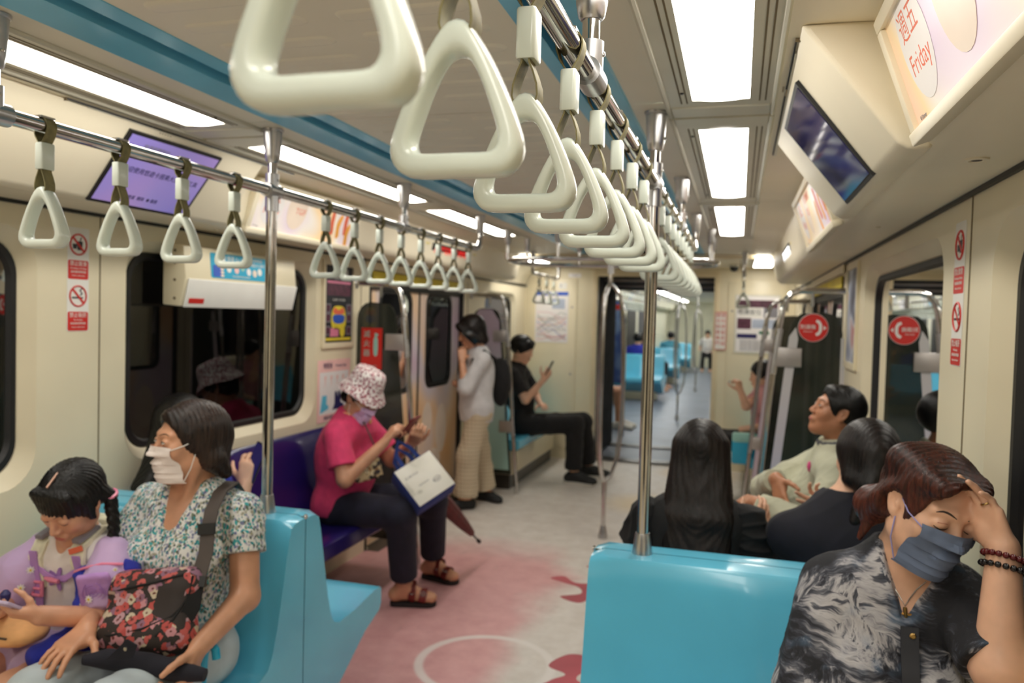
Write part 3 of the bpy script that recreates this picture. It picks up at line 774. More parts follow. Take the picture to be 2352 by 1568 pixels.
# ------------------------------------------------------------------ doors
M['door_ad'] = blobs('door_advert', [(.3, (232, 178, 120)), (.45, (240, 206, 170)), (.6, (216, 206, 214)), (.72, (210, 186, 206))], 1.5, 5.5, .3)
M['door_glass'] = glass('door_glass', alpha=.45)
for i, (side, nm) in enumerate(SIDES):
    d = struct('door_%d' % (i + 1), None or MB().box(*sorted((sx(side, 1.395), sx(side, 1.40))), 4.50, 6.44, 1.825, 1.872), 'wall', smooth=0)
    struct('header_strip', MB().box(*sorted((sx(side, 1.398), sx(side, 1.407))), DOORY[0], DOORY[1], 1.752, 1.815), 'yellow_print', d, smooth=0)
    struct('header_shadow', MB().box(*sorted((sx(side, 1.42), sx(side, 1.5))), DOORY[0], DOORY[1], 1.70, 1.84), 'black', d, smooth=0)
    mid = (DOORY[0] + DOORY[1]) / 2
    for a, b in ((DOORY[0] - .05, mid - .004), (mid + .004, DOORY[1] + .05)):
        x0, x1 = sorted((sx(side, 1.440), sx(side, 1.47)))
        wy0, wy1 = a + .19, b - .19
        if a < mid - .1: wy0, wy1 = a + .24, b - .14
        else: wy0, wy1 = a + .14, b - .24
        bm = bmesh.new()
        for x in (x0, x1):
            E_ = []
            for pts in ([(a, 0.004), (b, .004), (b, 1.80), (a, 1.80)], rrect(wy0, wy1, .98, 1.70, .09, 6)):
                vs_ = [bm.verts.new((x, p, q)) for p, q in pts]; E_ += [bm.edges.new((vs_[k], vs_[(k + 1) % len(vs_)])) for k in range(len(vs_))]
            bmesh.ops.triangle_fill(bm, edges=E_, use_beauty=True)
        me = bpy.data.meshes.new('leaf'); bm.to_mesh(me); bm.free()
        lf = struct('door_leaf', me, 'door_ad', d, smooth=0)
        lp = lambda ins, x, r: [V(x, p, q) for p, q in rrect(wy0 + ins, wy1 - ins, .98 + ins, 1.70 - ins, r, 6)]
        xi = x1 if side < 0 else x0
        struct('window_gasket', MB().grid([lp(-.012, xi - side * .0015, .10), lp(-.006, xi - side * .006, .095), lp(.02, xi - side * .004, .08), lp(.022, xi + side * .012, .08)], True), 'black', lf, smooth=50)
        pp = lp(.015, xi + side * .008, .085)
        struct('pane', MB().add(pp, [tuple(range(len(pp)))]), 'door_glass', lf, smooth=0)
        for yy in ((a, a + .012), (b - .012, b)):
            struct('edge_seal', MB().box(*sorted((xi - side * .002, xi + side * .01)), yy[0], yy[1], .004, 1.80), 'black', lf, smooth=0)
        for k, (py, pz, ry, rz) in enumerate(((a + .2, .72, .10, .14), (a + .5, .62, .12, .2), (a + .34, .36, .16, .12))):
            o = V(xi - side * .0006, py, pz)
            struct('printed_patch', MB().prism(ellipse(0, 0, ry, rz, 24), o, (0, 1, 0), (0, 0, 1), (-side * .0006, 0, 0)), ('ad_pale', 'film_pink', 'orange_soft')[k] if 'film_pink' in M else 'ad_pale', lf, smooth=0)
    for yy in (DOORY[0] - .01, DOORY[1] + .01):
        struct('jamb_seal', MB().box(*sorted((sx(side, 1.405), sx(side, 1.44))), yy - .012, yy + .012, .004, 1.81), 'black', d, smooth=0)
    struct('door_sill', MB().box(*sorted((sx(side, 1.32), sx(side, 1.47))), DOORY[0], DOORY[1], -.03, .002), 'dark_metal', d, smooth=0)
# ------------------------------------------------------------------ end wall, gangway, next car
OP0, OP1 = -1.475, -.255
def wall_end():
    bm = bmesh.new(); E_ = []
    for pts in ([(XL, 0), (OP0, 0), (OP0, 2.03), (OP1, 2.03), (OP1, 0), (XR, 0), (XR, 2.2), (XL, 2.2)],):
        vs_ = [bm.verts.new((p, Y1, q)) for p, q in pts]; E_ += [bm.edges.new((vs_[k], vs_[(k + 1) % len(vs_)])) for k in range(len(vs_))]
    bmesh.ops.triangle_fill(bm, edges=E_, use_beauty=True)
    r = bmesh.ops.extrude_face_region(bm, geom=bm.faces[:]); bmesh.ops.translate(bm, verts=[v for v in r['geom'] if isinstance(v, bmesh.types.BMVert)], vec=(0, .06, 0))
    me = bpy.data.meshes.new('wall_end'); bm.to_mesh(me); bm.free(); return me
we = struct('wall_end', wall_end(), 'wall', smooth=0)
M['wall_dark'] = plain('cream_end_panel', (222, 206, 172), .42, var=.02)
for x0, x1 in ((-2.24, -1.70), (-.115, .46)):          # service doors: raised leaf inside a recessed joint
    struct('service_door', MB().prism(rrect(x0, x1, .12, 1.97, .02, 3), (0, Y1 - .010, 0), (1, 0, 0), (0, 0, 1), (0, .010, 0)), 'wall', we, bevel=.003)
    for z in (.93, 1.66):
        xx = x1 - .05 if x0 < -1 else x0 + .045
        struct('door_lock', MB().lathe([(.012, -.004), (.012, 0)], (xx, Y1 - .011, z), 12, 'Y'), 'grey_metal', we)
for x in (OP0, OP1):
    s_ = 1 if x == OP0 else -1
    struct('opening_trim', MB().box(*sorted((x, x - s_ * .05)), Y1 - .014, Y1 - .001, 0, 2.06), 'wall_dark', we, bevel=.004)
struct('opening_trim', MB().box(OP0, OP1, Y1 - .012, Y1 - .001, 2.0, 2.06), 'wall_dark', we, smooth=0)
struct('end_soffit', MB().box(XL, XR, 7.15, Y1, 2.10, 2.14), 'cove', cl, smooth=0)
struct('soffit_joint', MB().box(-.004, .002, 7.16, Y1 - .01, 2.0985, 2.101), 'groove', cl, smooth=0)
for side, nm in SIDES:       # rounded corner pillar between side wall and end wall
    P = [(1.412, 7.9), (1.37, 8.1), (1.27, 8.25), (1.12, 8.39)]
    struct('corner_cove', MB().grid([[V(sx(side, 1.412), y, z) for y, z in ((7.15, 1.90), (8.39, 1.90))], [V(sx(side, 1.37), y, 1.99) for y in (7.15, 8.39)], [V(sx(side, 1.28), y, 2.06) for y in (7.15, 8.39)], [V(sx(side, 1.15), y, 2.101) for y in (7.15, 8.39)]]), 'wall', cl, smooth=60)
for k, (xa, xb) in enumerate(((.12, .29), (-2.03, -1.86))):  # left lamp is out of view, mirrored in to brighten the end wall
    t = thing('end_light', 'small square ceiling light at the far end, %s of the opening' % ('right', 'left')[k], 'ceiling light', ((xa + xb) / 2, 7.7, 2.1))
    part('diffuser', MB().prism(rrect(xa, xb, 7.1, 8.15, .03, 4), (0, 0, 2.094), (1, 0, 0), (0, 1, 0), (0, 0, .006)), 'lamp', t, smooth=0)
    part('frame', MB().grid([[V(a, b, z) for a, b in rrect(xa - i, xb + i, 7.1 - i, 8.15 + i, .03, 4)] for i, z in ((0, 2.094), (.02, 2.094), (.024, 2.10))], True), 'frame', t, smooth=0)
t = thing('security_camera', 'small dark dome camera under the far ceiling beside the square light', 'camera', (.02, 7.75, 2.1))
part('base', MB().lathe([(.055, 2.1), (.055, 2.085), (.045, 2.08)], (-.06, 7.9, 0), 16), 'frame', t)
part('dome', MB().lathe([(.042, 2.085), (.04, 2.06), (.028, 2.04), (.01, 2.033)], (-.06, 7.9, 0), 16), 'black', t)
# gangway
gy0, gy1 = 8.46, 9.75
struct('floor_gangway', MB().box(OP0 - .1, OP1 + .1, 8.45, gy1, -.06, .005), 'end_floor', smooth=0)
M['bellows'] = plain('grey_bellows', (62, 62, 66), .6, var=.15, vscale=6)
M['plate'] = plain('tread_plate', (122, 120, 118), .3, .8, var=.15, vscale=8, bump=.3, bscale=120)
gw = struct('trim_7', MB().box(OP0, OP1, 8.43, 8.62, .005, .022), 'plate', bevel=.004)
struct('tread_plate', MB().box(OP0, OP1, 9.45, 9.62, .005, .02), 'plate', gw, bevel=.004)
for x in (OP0, OP1):
    s_ = -1 if x == OP0 else 1
    rows = []
    for k in range(33):
        y = gy0 + (gy1 - gy0) * k / 32; d = .03 * (1 if k % 2 else 0)
        rows.append([V(x + s_ * d, y, 0), V(x + s_ * d, y, 2.1)])
    struct('bellows_side', MB().grid(rows), 'bellows', gw, smooth=0)
rows = []
for k in range(33):
    y = gy0 + (gy1 - gy0) * k / 32; d = .03 * (1 if k % 2 else 0)
    rows.append([V(OP0 - .03, y, 2.05 + d), V(OP1 + .03, y, 2.05 + d)])
struct('bellows_roof', MB().grid(rows), 'bellows', gw, smooth=0)
for k, (y, z) in enumerate(((8.6, 1.985), (8.85, 1.965), (9.1, 1.945), (9.35, 1.925), (9.6, 1.905))):
    struct('roof_bar', MB().box(OP0, OP1, y, y + .06, z, z + .05), 'grey_metal' if k % 2 else 'bellows', gw, bevel=.006)
# next car (seen through the opening)
FY0, FY1 = gy1, 27
FXL, FXR = XL, XR
M['far_wall'] = plain('next_car_cream', (222, 220, 200), .45, var=.03)
fc = struct('floor_next_car', MB().box(FXL, FXR, FY0, FY1, -.06, 0), 'end_floor', smooth=0)
struct('wall_next_left', MB().box(FXL - .05, FXL, FY0, FY1, 0, 2.2), 'far_wall', smooth=0)
struct('wall_next_right', MB().box(FXR, FXR + .05, FY0, FY1, 0, 2.2), 'far_wall', smooth=0)
struct('ceiling_next', MB().box(FXL, FXR, FY0, FY1, 2.16, 2.2), 'ceil', smooth=0)
struct('wall_next_end', MB().box(FXL, FXR, FY1, FY1 + .05, 0, 2.2), 'far_wall', smooth=0)
struct('wall_next_front', MB().box(FXL, OP0 - .02, FY0, FY0 + .04, 0, 2.2).box(OP1 + .02, FXR, FY0, FY0 + .04, 0, 2.2).box(OP0 - .02, OP1 + .02, FY0, FY0 + .04, 1.90, 2.2), 'far_wall', smooth=0)
for side, nm in SIDES:
    rows = [[V(sx(side, o), y, z) for o, z in ((.96, 2.16), (1.12, 2.13), (1.2, 1.89), (1.41, 1.88))] for y in (FY0, FY1)]
    struct('trim_%d' % (8 if side < 0 else 9), MB().grid(rows), 'far_wall', smooth=0)
    for k, y in enumerate((10.1, 11.9, 13.7, 15.5, 17.3, 19.1, 20.9, 22.7, 24.5)):
        tt = thing('ceiling_light', '%s distant ceiling light of the next car counted from the gangway, %s-hand row' % (NUM[k], nm), 'ceiling light', (sx(side, .8), y, 2.15), 'lights of the next car')
        part('diffuser', MB().box(sx(side, .8) - .075, sx(side, .8) + .075, y, y + 1.4, 2.145, 2.159), 'lamp_far', tt, smooth=0)
    for k, (a, b) in enumerate(((10.4, 11.6), (14.7, 16.2), (16.6, 18.1), (20.7, 22.2))):
        WN[0] += 1
        wn = struct('window_%d' % WN[0], MB().prism(rrect(a, b, .95, 1.75, .12, 4), (sx(side, 1.412), 0, 0), (0, 1, 0), (0, 0, 1), (-side * .012, 0, 0)), 'black', smooth=0)
        struct('pane', MB().prism(rrect(a + .05, b - .05, 1.0, 1.70, .09, 4), (sx(side, 1.398), 0, 0), (0, 1, 0), (0, 0, 1), (-side * .003, 0, 0)), M['dark_pane'] if 'dark_pane' in M else 'black', wn, smooth=0)
    for k, (a, b) in enumerate(((12.5, 14.2), (18.6, 20.3))):
        ddd = struct('door_%d' % (3 + k + (2 if side > 0 else 0)), MB().prism([(a, 0), (b, 0), (b, 1.8), (a, 1.8)], (sx(side, 1.412), 0, 0), (0, 1, 0), (0, 0, 1), (-side * .004, 0, 0)), 'bellows', smooth=0)
    for k, y in enumerate((10.6, 12.6, 14.9, 17.1)):
        if side > 0: continue
        tt = thing('cove_advert', '%s small distant advert high on the left of the next car' % NUM[k], 'advert', (sx(side, 1.15), y, 1.9), 'adverts of the next car')
        part('poster', plate(side, AT, AB, y, y + .9, .1, .93, .0, .012), ('far_ad', 'ad_white')[k % 2] if 'far_ad' in M else 'ad_white', tt, smooth=0)
        u_, v_ = axes(side, AT, AB)
        part('blue_print', MB().prism(ellipse(0, 0, .12, .09, 14), facing(side, AT, AB, y + .3, .5, .0125), u_, v_, u_.cross(v_) * .001), 'navyp' if k % 2 else M['blue_trim'], tt, smooth=0)
    tt = thing('overhead_rail', 'distant polished handrail in the next car, %s side of its aisle' % nm, 'handrail', (RX[side], 11, RZ), 'overhead handrails of the next car')
    part('rail_tube', MB().tube([(RX[side], 10.1, RZ), (RX[side], 26, RZ)], .016, 8), 'steel', tt)
    for y in (10.2, 12.0, 15.4, 17.5, 19.9, 23): part('ceiling_cup', MB().tube([(RX[side], y, 2.16), (RX[side], y, RZ)], .02, 8), 'brushed', tt)
    for k, y in enumerate([10.5 + .26 * j for j in range(14)]):
        hang(RX[side], y, BZ, '%s distant handle on the %s-hand rail of the next car, counted from the gangway' % (NUM[k], nm), 'distant handles of the next car, %s' % nm)
sp = [o for o in bpy.data.objects if o.name == 'split_pole'][0]
for y, w_ in ((12.35, 'nearer'), (17.6, 'farther')):
    copy_tree(sp, (0, y - 5.46, 0), '%s split floor pole of the next car seen through the opening' % w_)
for k, y in enumerate((15.35, 19.5, 24.2)):
    double_seat(-2.265, -1.352, y, '%s light blue double seat of the next car seen through the opening' % ('nearest', 'middle', 'farthest')[k], 'double seats of the next car', -1.352)
t = bench(-1, 10.45, 11.75, 3, 'light blue bench in the next car, just beyond the gangway', 'seat_blue')
M['blue_ad'] = blobs('blue_advert', [(.3, (40, 60, 140)), (.5, (66, 96, 172)), (.65, (120, 150, 206)), (.75, (60, 70, 150))], 4, 2.2, .4)
t = thing('advert_screen', 'tall blue printed screen standing at the mouth of the next car', 'screen', (-1.6, 10.3, 0))
part('sheet', MB().prism([(-1.90, .70), (-1.435, .70), (-1.435, 1.55), (-1.50, 1.78), (-1.90, 1.78)], (0, 10.3, 0), (1, 0, 0), (0, 0, 1), (0, .012, 0)), 'blue_ad', t, smooth=0)
part('edge_tube', MB().tube([(-1.42, 10.306, 0), (-1.42, 10.306, 1.55), (-1.49, 10.306, 1.80), (-1.9, 10.306, 1.83)], .015, 10), 'steel', t)
part('red_mark', MB().prism(ellipse(-1.54, 1.70, .05, .035, 16), (0, 10.2985, 0), (1, 0, 0), (0, 0, 1), (0, -.001, 0)), 'redp', t, smooth=0)
# ------------------------------------------------------------------ notices, posters, equipment box
def wall_quad(side, y0, y1, z0, z1, n0, n1, r=.006):
    "thin plate on a side wall; n = height off the wall"
    return MB().prism(rrect(y0, y1, z0, z1, r, 3), (sx(side, HW - n0), 0, 0), (0, 1, 0), (0, 0, 1), (-side * (n1 - n0), 0, 0))
def wall_pt(side, y, z, n): return V(sx(side, HW - n), y, z)
def wall_uv(side): return (V(0, 1, 0) if side < 0 else V(0, -1, 0)), V(0, 0, 1)
for side, nm in SIDES:
    y0, y1 = (2.222, 2.318) if side < 0 else (2.205, 2.305)
    t = thing('prohibition_sticker', 'tall white no-eating and no-smoking sticker on the %s-hand wall' % nm, 'sticker', (sx(side, HW), y0, 1.45))
    part('backing', wall_quad(side, y0, y1, 1.452, 1.822, .0004, .0014), 'white', t, smooth=0)
    u, v = wall_uv(side); cy = (y0 + y1) / 2
    for k, zc in enumerate((1.762, 1.578)):
        R_ = .036
        part('red_ring', MB().tube([wall_pt(side, cy + R_ * math.cos(a), zc + R_ * math.sin(a), .0018) for a in [2 * PI * q / 36 for q in range(36)]], .0032, 6, closed=True), 'redp', t)
        o = wall_pt(side, cy, zc, .0014); nn = u.cross(v) * .0006
        if k == 0:
            part('black_pictogram', MB().prism([(-.004, -.02), (.016, -.02), (.019, .012), (-.007, .012)], o, u, v, nn).prism([(-.024, -.016), (-.008, -.016), (-.006, .002), (-.026, .002)], o, u, v, nn).prism([(.006, .012), (.010, .012), (.014, .026), (.009, .026)], o, u, v, nn), 'blackp', t, smooth=0)
        else:
            part('black_pictogram', MB().prism([(-.027, -.009), (.022, -.009), (.022, -.003), (-.027, -.003)], o, u, v, nn).prism(smooth_closed([(.012, .002), (.02, .01), (.012, .02), (.02, .027), (.016, .029), (.006, .02), (.014, .011), (.008, .004)], 3), o, u, v, nn), 'blackp', t, smooth=0)
        part('red_slash', MB().prism([(-.028, .022), (-.022, .028), (.028, -.022), (.022, -.028)], wall_pt(side, cy, zc, .0021), u, v, nn), 'redp', t, smooth=0)
        zl = (1.672, 1.488)[k]
        part('red_label', wall_quad(side, y0 + .003, y1 - .003, zl - .034, zl + .034, .0014, .002), 'redp', t, smooth=0)
        letter(('禁止飲食', '禁止吸菸')[k], .019, 'white', t, wall_pt(side, cy, zl + .021, .0026), u, v)
        letter(('No Eating or Drinking', 'No Smoking')[k], .0078, 'white', t, wall_pt(side, cy, zl + .005, .0026), u, v)
        letter('違者處新臺幣罰鍰', .0085, 'white', t, wall_pt(side, cy, zl - .008, .0026), u, v)
        letter('Violators will be fined', .0066, 'white', t, wall_pt(side, cy, zl - .021, .0026), u, v)
# framed dark comic-style poster left of the door
M['pink_print'] = plain('pink_print', (222, 130, 160), .5); M['blue_print'] = plain('blue_print', (50, 90, 190), .5)
M['soft_pink'] = plain('soft_pink_print', (242, 196, 192), .5)
M['brownp'] = plain('dark_wine_print', (84, 44, 62), .5, var=.2, vscale=30)
t = thing('framed_poster', 'framed black poster with bright cartoon colours beside the left-hand door', 'poster', (XL, 4.0, 1.34))
S_ = -1; u, v = wall_uv(S_)
a, b = 3.98, 4.36
fr = MB()
for q in ((a, b, 1.815, 1.845), (a, b, 1.335, 1.365), (a, a + .025, 1.365, 1.815), (b - .025, b, 1.365, 1.815)): fr.box(XL + .0005, XL + .014, q[0], q[1], q[2], q[3])
part('frame', fr, 'wall', t, smooth=0)
part('sheet', wall_quad(S_, a + .025, b - .025, 1.365, 1.815, .001, .006, .001), 'blackp', t, smooth=0)
def pp(pts, y, z, m, n=.0062): part('printed_patch', MB().prism(pts, wall_pt(S_, y, z, n), u, v, u.cross(v) * .0006), m, t, smooth=0)
letter('鐵道夜祭', .045, 'white', t, wall_pt(S_, 4.19, 1.775, .0068), u, v)
letter('NIGHT MARKET', .022, 'white', t, wall_pt(S_, 4.19, 1.742, .0068), u, v)
pp([(-.14, -.035), (.14, -.035), (.14, .035), (-.14, .035)], 4.17, 1.675, 'brownp'); pp([(-.14, .036), (.14, .036), (.14, .05), (-.14, .05)], 4.17, 1.675, 'pink_print')
letter('9.6 SAT - 9.21 SUN', .018, 'white', t, wall_pt(S_, 4.17, 1.615, .0068), u, v)
for yy in (4.045, 4.295):
    for zz in (1.435, 1.51, 1.565):
        pp([(-.03, -.026), (.03, -.026), (.03, .026), (-.03, .026)], yy, zz, 'greyp'); pp([(-.022, -.02), (.022, -.02), (.022, .02), (-.022, .02)], yy, zz, 'brownp', .0068)
pp(smooth_closed([(-.07, -.05), (.07, -.05), (.085, .02), (.06, .07), (0, .08), (-.06, .07), (-.085, .02)], 4), 4.17, 1.50, 'yellow_print')
pp(smooth_closed([(-.06, -.02), (0, -.03), (.06, -.02), (.062, .02), (-.062, .02)], 4), 4.17, 1.505, 'blue_print', .0068)
pp(smooth_closed([(-.06, .0), (.06, .0), (.05, .035), (0, .02), (-.05, .035)], 4), 4.17, 1.535, 'orangep', .0068)
pp([(-.1, -.03), (.0, -.03), (.0, .02), (-.1, .02)], 4.17, 1.43, 'pink_print'); pp(ellipse(0, 0, .03, .035, 14), 4.215, 1.43, 'yellow_print', .0068)
pp([(-.15, -.008), (.15, -.008), (.15, .008), (-.15, .008)], 4.17, 1.385, 'yellow_print')
# pink priority seat notice
t = thing('priority_notice', 'pale pink priority seat notice above the dark navy bench', 'notice', (XL, 3.95, .91))
a, b = 3.95, 4.33
part('sheet', wall_quad(S_, a, b, .905, 1.265, .0005, .003, .004), 'soft_pink', t, smooth=0)
part('grey_field', wall_quad(S_, a + .02, b - .02, .95, 1.195, .003, .0036, .004), M['greyfield'] if 'greyfield' in M else 'ad_white', t, smooth=0)
letter('博愛座', .036, 'navyp', t, wall_pt(S_, 4.06, 1.228, .004), u, v)
letter('Priority Seat', .026, 'navyp', t, wall_pt(S_, 4.215, 1.228, .004), u, v)
letter('請優先禮讓有需要的人', .024, 'navyp', t, wall_pt(S_, 4.14, .928, .004), u, v)
def pp2(pts, y, z, m, n=.0042): part('pictogram', MB().prism(pts, wall_pt(S_, y, z, n), u, v, u.cross(v) * .0006), m, t, smooth=0)
for k in range(4):
    pp2(smooth_closed([(-.012, -.035), (.0, -.005), (-.01, .02), (.006, .035), (.012, .02), (.004, .0), (.014, -.035), (.004, -.012)], 3), 4.03 + .07 * k, 1.14, 'soft_pink')
pp2([(-.05, -.05), (.04, -.03), (.04, -.01), (.02, -.005), (.02, .05), (-.03, .05)], 4.03, 1.01, 'seat_blue'); pp2([(-.06, -.045), (.06, -.045), (.075, -.02), (.035, -.01), (.03, .06), (.005, .06), (.0, .02), (-.01, .06), (-.035, .06), (-.035, -.01)], 4.18, 1.015, 'navyp')
# emergency equipment box at the top of the left window
t = thing('equipment_box', 'cream emergency equipment box across the top of the left-hand window', 'box', (XL + .06, 3.05, 1.55))
y0, y1 = 2.70, 3.53
part('housing', MB().prism([(0, 1.558), (.085, 1.552), (.112, 1.672), (.100, 1.80), (0, 1.815)], (XL, y0, 0), (1, 0, 0), (0, 0, 1), (0, y1 - y0, 0)), 'wall', t, bevel=.006)
part('lower_flap', MB().prism([(.089, 1.549), (.093, 1.549), (.120, 1.664), (.114, 1.668)], (XL, y0 + .012, 0), (1, 0, 0), (0, 0, 1), (0, y1 - y0 - .016, 0)), 'white', t, bevel=.0015)
for z in (1.585, 1.66, 1.73, 1.78):
    part('rivet', MB().lathe([(.006, -.003), (.006, 0)], (XL + .06, y0 - .0005, z), 10, 'Y'), 'groove', t)
Pf = lambda y, z, n=.0: V(XL + .112 - (z - 1.672) * .094 + n, y, z)
part('app_sticker', MB().add([Pf(2.86, 1.678, .001), Pf(3.27, 1.678, .001), Pf(3.27, 1.79, .001), Pf(2.86, 1.79, .001)], [(0, 1, 2, 3)]), 'blue_app', t, smooth=0) if 'blue_app' in M else None
u2, v2 = V(0, 1, 0), V(-.094, 0, 1).normalized()
M['sky_print'] = plain('sky_blue_print', (40, 166, 204), .35, var=.03)
part('app_sticker', MB().prism(rrect(0, .41, 0, .108, .008, 3), Pf(2.862, 1.678, .0005), u2, v2, u2.cross(v2) * .0012), 'sky_print', t, smooth=0)
letter('台北捷運 Go App', .026, 'white', t, Pf(3.02, 1.764, .0025), u2, v2)
letter('即時資訊', .018, 'white', t, Pf(3.205, 1.770, .0025), u2, v2); letter('輕鬆行小幫手', .018, 'white', t, Pf(3.205, 1.748, .0025), u2, v2)
for k, (yy, zz, m) in enumerate(((2.985, 1.722, 'white'), (3.04, 1.720, 'soft_pink'), (3.085, 1.733, 'teal'), (3.13, 1.716, 'ad_white'), (3.175, 1.712, 'ad_pale'), (3.215, 1.720, 'white'))):
    part('round_icon', MB().prism(ellipse(0, 0, .0165, .0165, 16), Pf(yy, zz, .0019), u2, v2, u2.cross(v2) * .0008), m, t, smooth=0)
part('phone_picture', MB().prism(rrect(-.03, .03, -.02, .03, .006, 3), Pf(2.905, 1.703, .0019), u2, v2, u2.cross(v2) * .0008), 'blue_print', t, smooth=0)
for k in range(3):
    part('finger_picture', MB().prism(ellipse(0, 0, .013, .006, 12), Pf(2.935, 1.69 + .014 * k, .0028), u2, v2, u2.cross(v2) * .0008), 'ad_pale', t, smooth=0)
letter('下載立即體驗更多便利功能與優惠', .009, 'white', t, Pf(3.07, 1.690, .0025), u2, v2)
o = V(XL + .0965, 2.735, 1.565); v3 = V(.028, 0, .115).normalized()
part('red_label', MB().prism(rrect(0, .095, 0, .022, .002, 2), o, (0, 1, 0), v3, V(0, 1, 0).cross(v3) * .0015), 'redp', t, smooth=0)
letter('緊急梯具', .016, 'white', t, o + V(.003, .0475, .011), (0, 1, 0), v3)
# end wall map, poster, notices
Ye = Y1 - .0105
def end_plate(name, x0, x1, z0, z1, n0, n1, m, t): return part(name, MB().box(x0, x1, Ye - n1, Ye - n0, z0, z1), m, t, smooth=0)
t = thing('route_map', 'pale route map sheet with a blue header on the far end wall', 'map', (-2.0, Ye, 1.28))
end_plate('sheet', -2.16, -1.79, 1.27, 1.83, .0, .004, 'ad_white', t)
end_plate('blue_header', -2.155, -1.795, 1.785, 1.825, .004, .005, 'blue_print', t)
end_plate('legend_box', -1.97, -1.83, 1.64, 1.75, .004, .005, 'greyp' if False else 'pale_blue', t) if 'pale_blue' in M else None
M['pale_blue'] = plain('pale_blue_print', (176, 186, 206), .5)
end_plate('legend_box', -1.97, -1.83, 1.64, 1.75, .004, .005, 'pale_blue', t)
rnd = random.Random(11)
for k in range(16):
    z = 1.30 + .020 * k; x = -2.14
    P = [(x, z)]
    for q in range(5): x += .066; z += rnd.choice((-.06, -.03, 0, 0, .03, .06)); P.append((x, min(1.6, max(1.29, z))))
    part('route_line', MB().tube([(a_, Ye - .005, b_) for a_, b_ in P], .0018, 5), ('redp', 'greyp', 'blue_print', 'orangep', 'greyp', 'green_print', 'greyp', 'pink_print')[k % 8], t)
letter('捷運路網圖', .03, 'white', t, (-1.98, Ye - .0062, 1.805), (1, 0, 0), (0, 0, 1))
t = thing('number_plate', 'small white notice above the route map', 'notice', (-1.9, Ye, 1.86))
end_plate('plate', -1.905, -1.815, 1.855, 1.925, 0, .004, 'white', t); letter('3', .045, 'navyp', t, (-1.88, Ye - .005, 1.89), (1, 0, 0), (0, 0, 1))
t = thing('grey_plate', 'narrow pale plate high on the end wall, left of the opening', 'notice', (-1.74, Y1, 1.99))
part('plate', MB().box(-1.80, -1.66, Y1 - .005, Y1 - .0005, 1.985, 2.03), 'ad_white', t, smooth=0)
letter('1234', .03, 'greyp', t, (-1.73, Y1 - .006, 2.007), (1, 0, 0), (0, 0, 1))
t = thing('end_poster', 'framed information poster with purple seats right of the opening', 'poster', (.18, Ye, 1.25))
end_plate('frame', -.045, .405, 1.225, 1.835, 0, .006, 'frame', t); end_plate('sheet', -.025, .385, 1.245, 1.815, .006, .008, 'ad_white', t)
for q, m in (((-.015, .375, 1.70, 1.775), 'brownp'), ((.24, .375, 1.60, 1.70), 'greyp'), ((.0, .22, 1.60, 1.70), 'white'), ((-.015, .12, 1.48, 1.59), 'brownp'), ((.13, .36, 1.49, 1.58), 'pale_blue'), ((-.015, .18, 1.385, 1.43), 'navyp'), ((.2, .3, 1.43, 1.46), 'green_print')):
    end_plate('printed_patch', *q, .008, .009, m, t)
letter('禮讓座位', .06, 'blackp', t, (.1, Ye - .010, 1.65), (1, 0, 0), (0, 0, 1))
for k in range(4): letter('請將座位優先禮讓給需要的旅客', .022, 'greyp', t, (.17, Ye - .010, 1.355 - .028 * k), (1, 0, 0), (0, 0, 1))
t = thing('red_text_notice', 'tall white notice with vertical red lettering right of the opening', 'notice', (-.18, Y1, 1.25))
part('sheet', MB().box(-.237, -.122, Y1 - .018, Y1 - .0145, 1.255, 1.645), 'redp', t, smooth=0)
part('white_field', MB().box(-.232, -.127, Y1 - .019, Y1 - .018, 1.262, 1.638), 'white', t, smooth=0)
for q, s in ((-.205, '請勿倚靠車門'), (-.155, '請勿停留走道')):
    for k, ch in enumerate(s): letter(ch, .045, 'redp', t, (q, Y1 - .020, 1.61 - .058 * k), (1, 0, 0), (0, 0, 1))
# framed poster on the right wall beside the partition
t = thing('framed_poster', 'framed grey-blue poster on the right-hand wall beside the window', 'poster', (XR, 4.1, 1.34)); S2 = 1
a, b = 3.99, 4.37
fr = MB()
for q in ((a, b, 1.825, 1.855), (a, b, 1.335, 1.365), (a, a + .025, 1.365, 1.825), (b - .025, b, 1.365, 1.825)): fr.box(XR - .014, XR - .0005, q[0], q[1], q[2], q[3])
part('frame', fr, 'wall', t, smooth=0)
M['poster_mix'] = blobs('poster_picture', [(.3, (60, 60, 84)), (.45, (150, 160, 184)), (.6, (206, 208, 214)), (.72, (190, 140, 140))], 6, 1.7, .4)
part('sheet', wall_quad(1, a + .025, b - .025, 1.365, 1.825, .001, .006, .001), 'poster_mix', t, smooth=0)
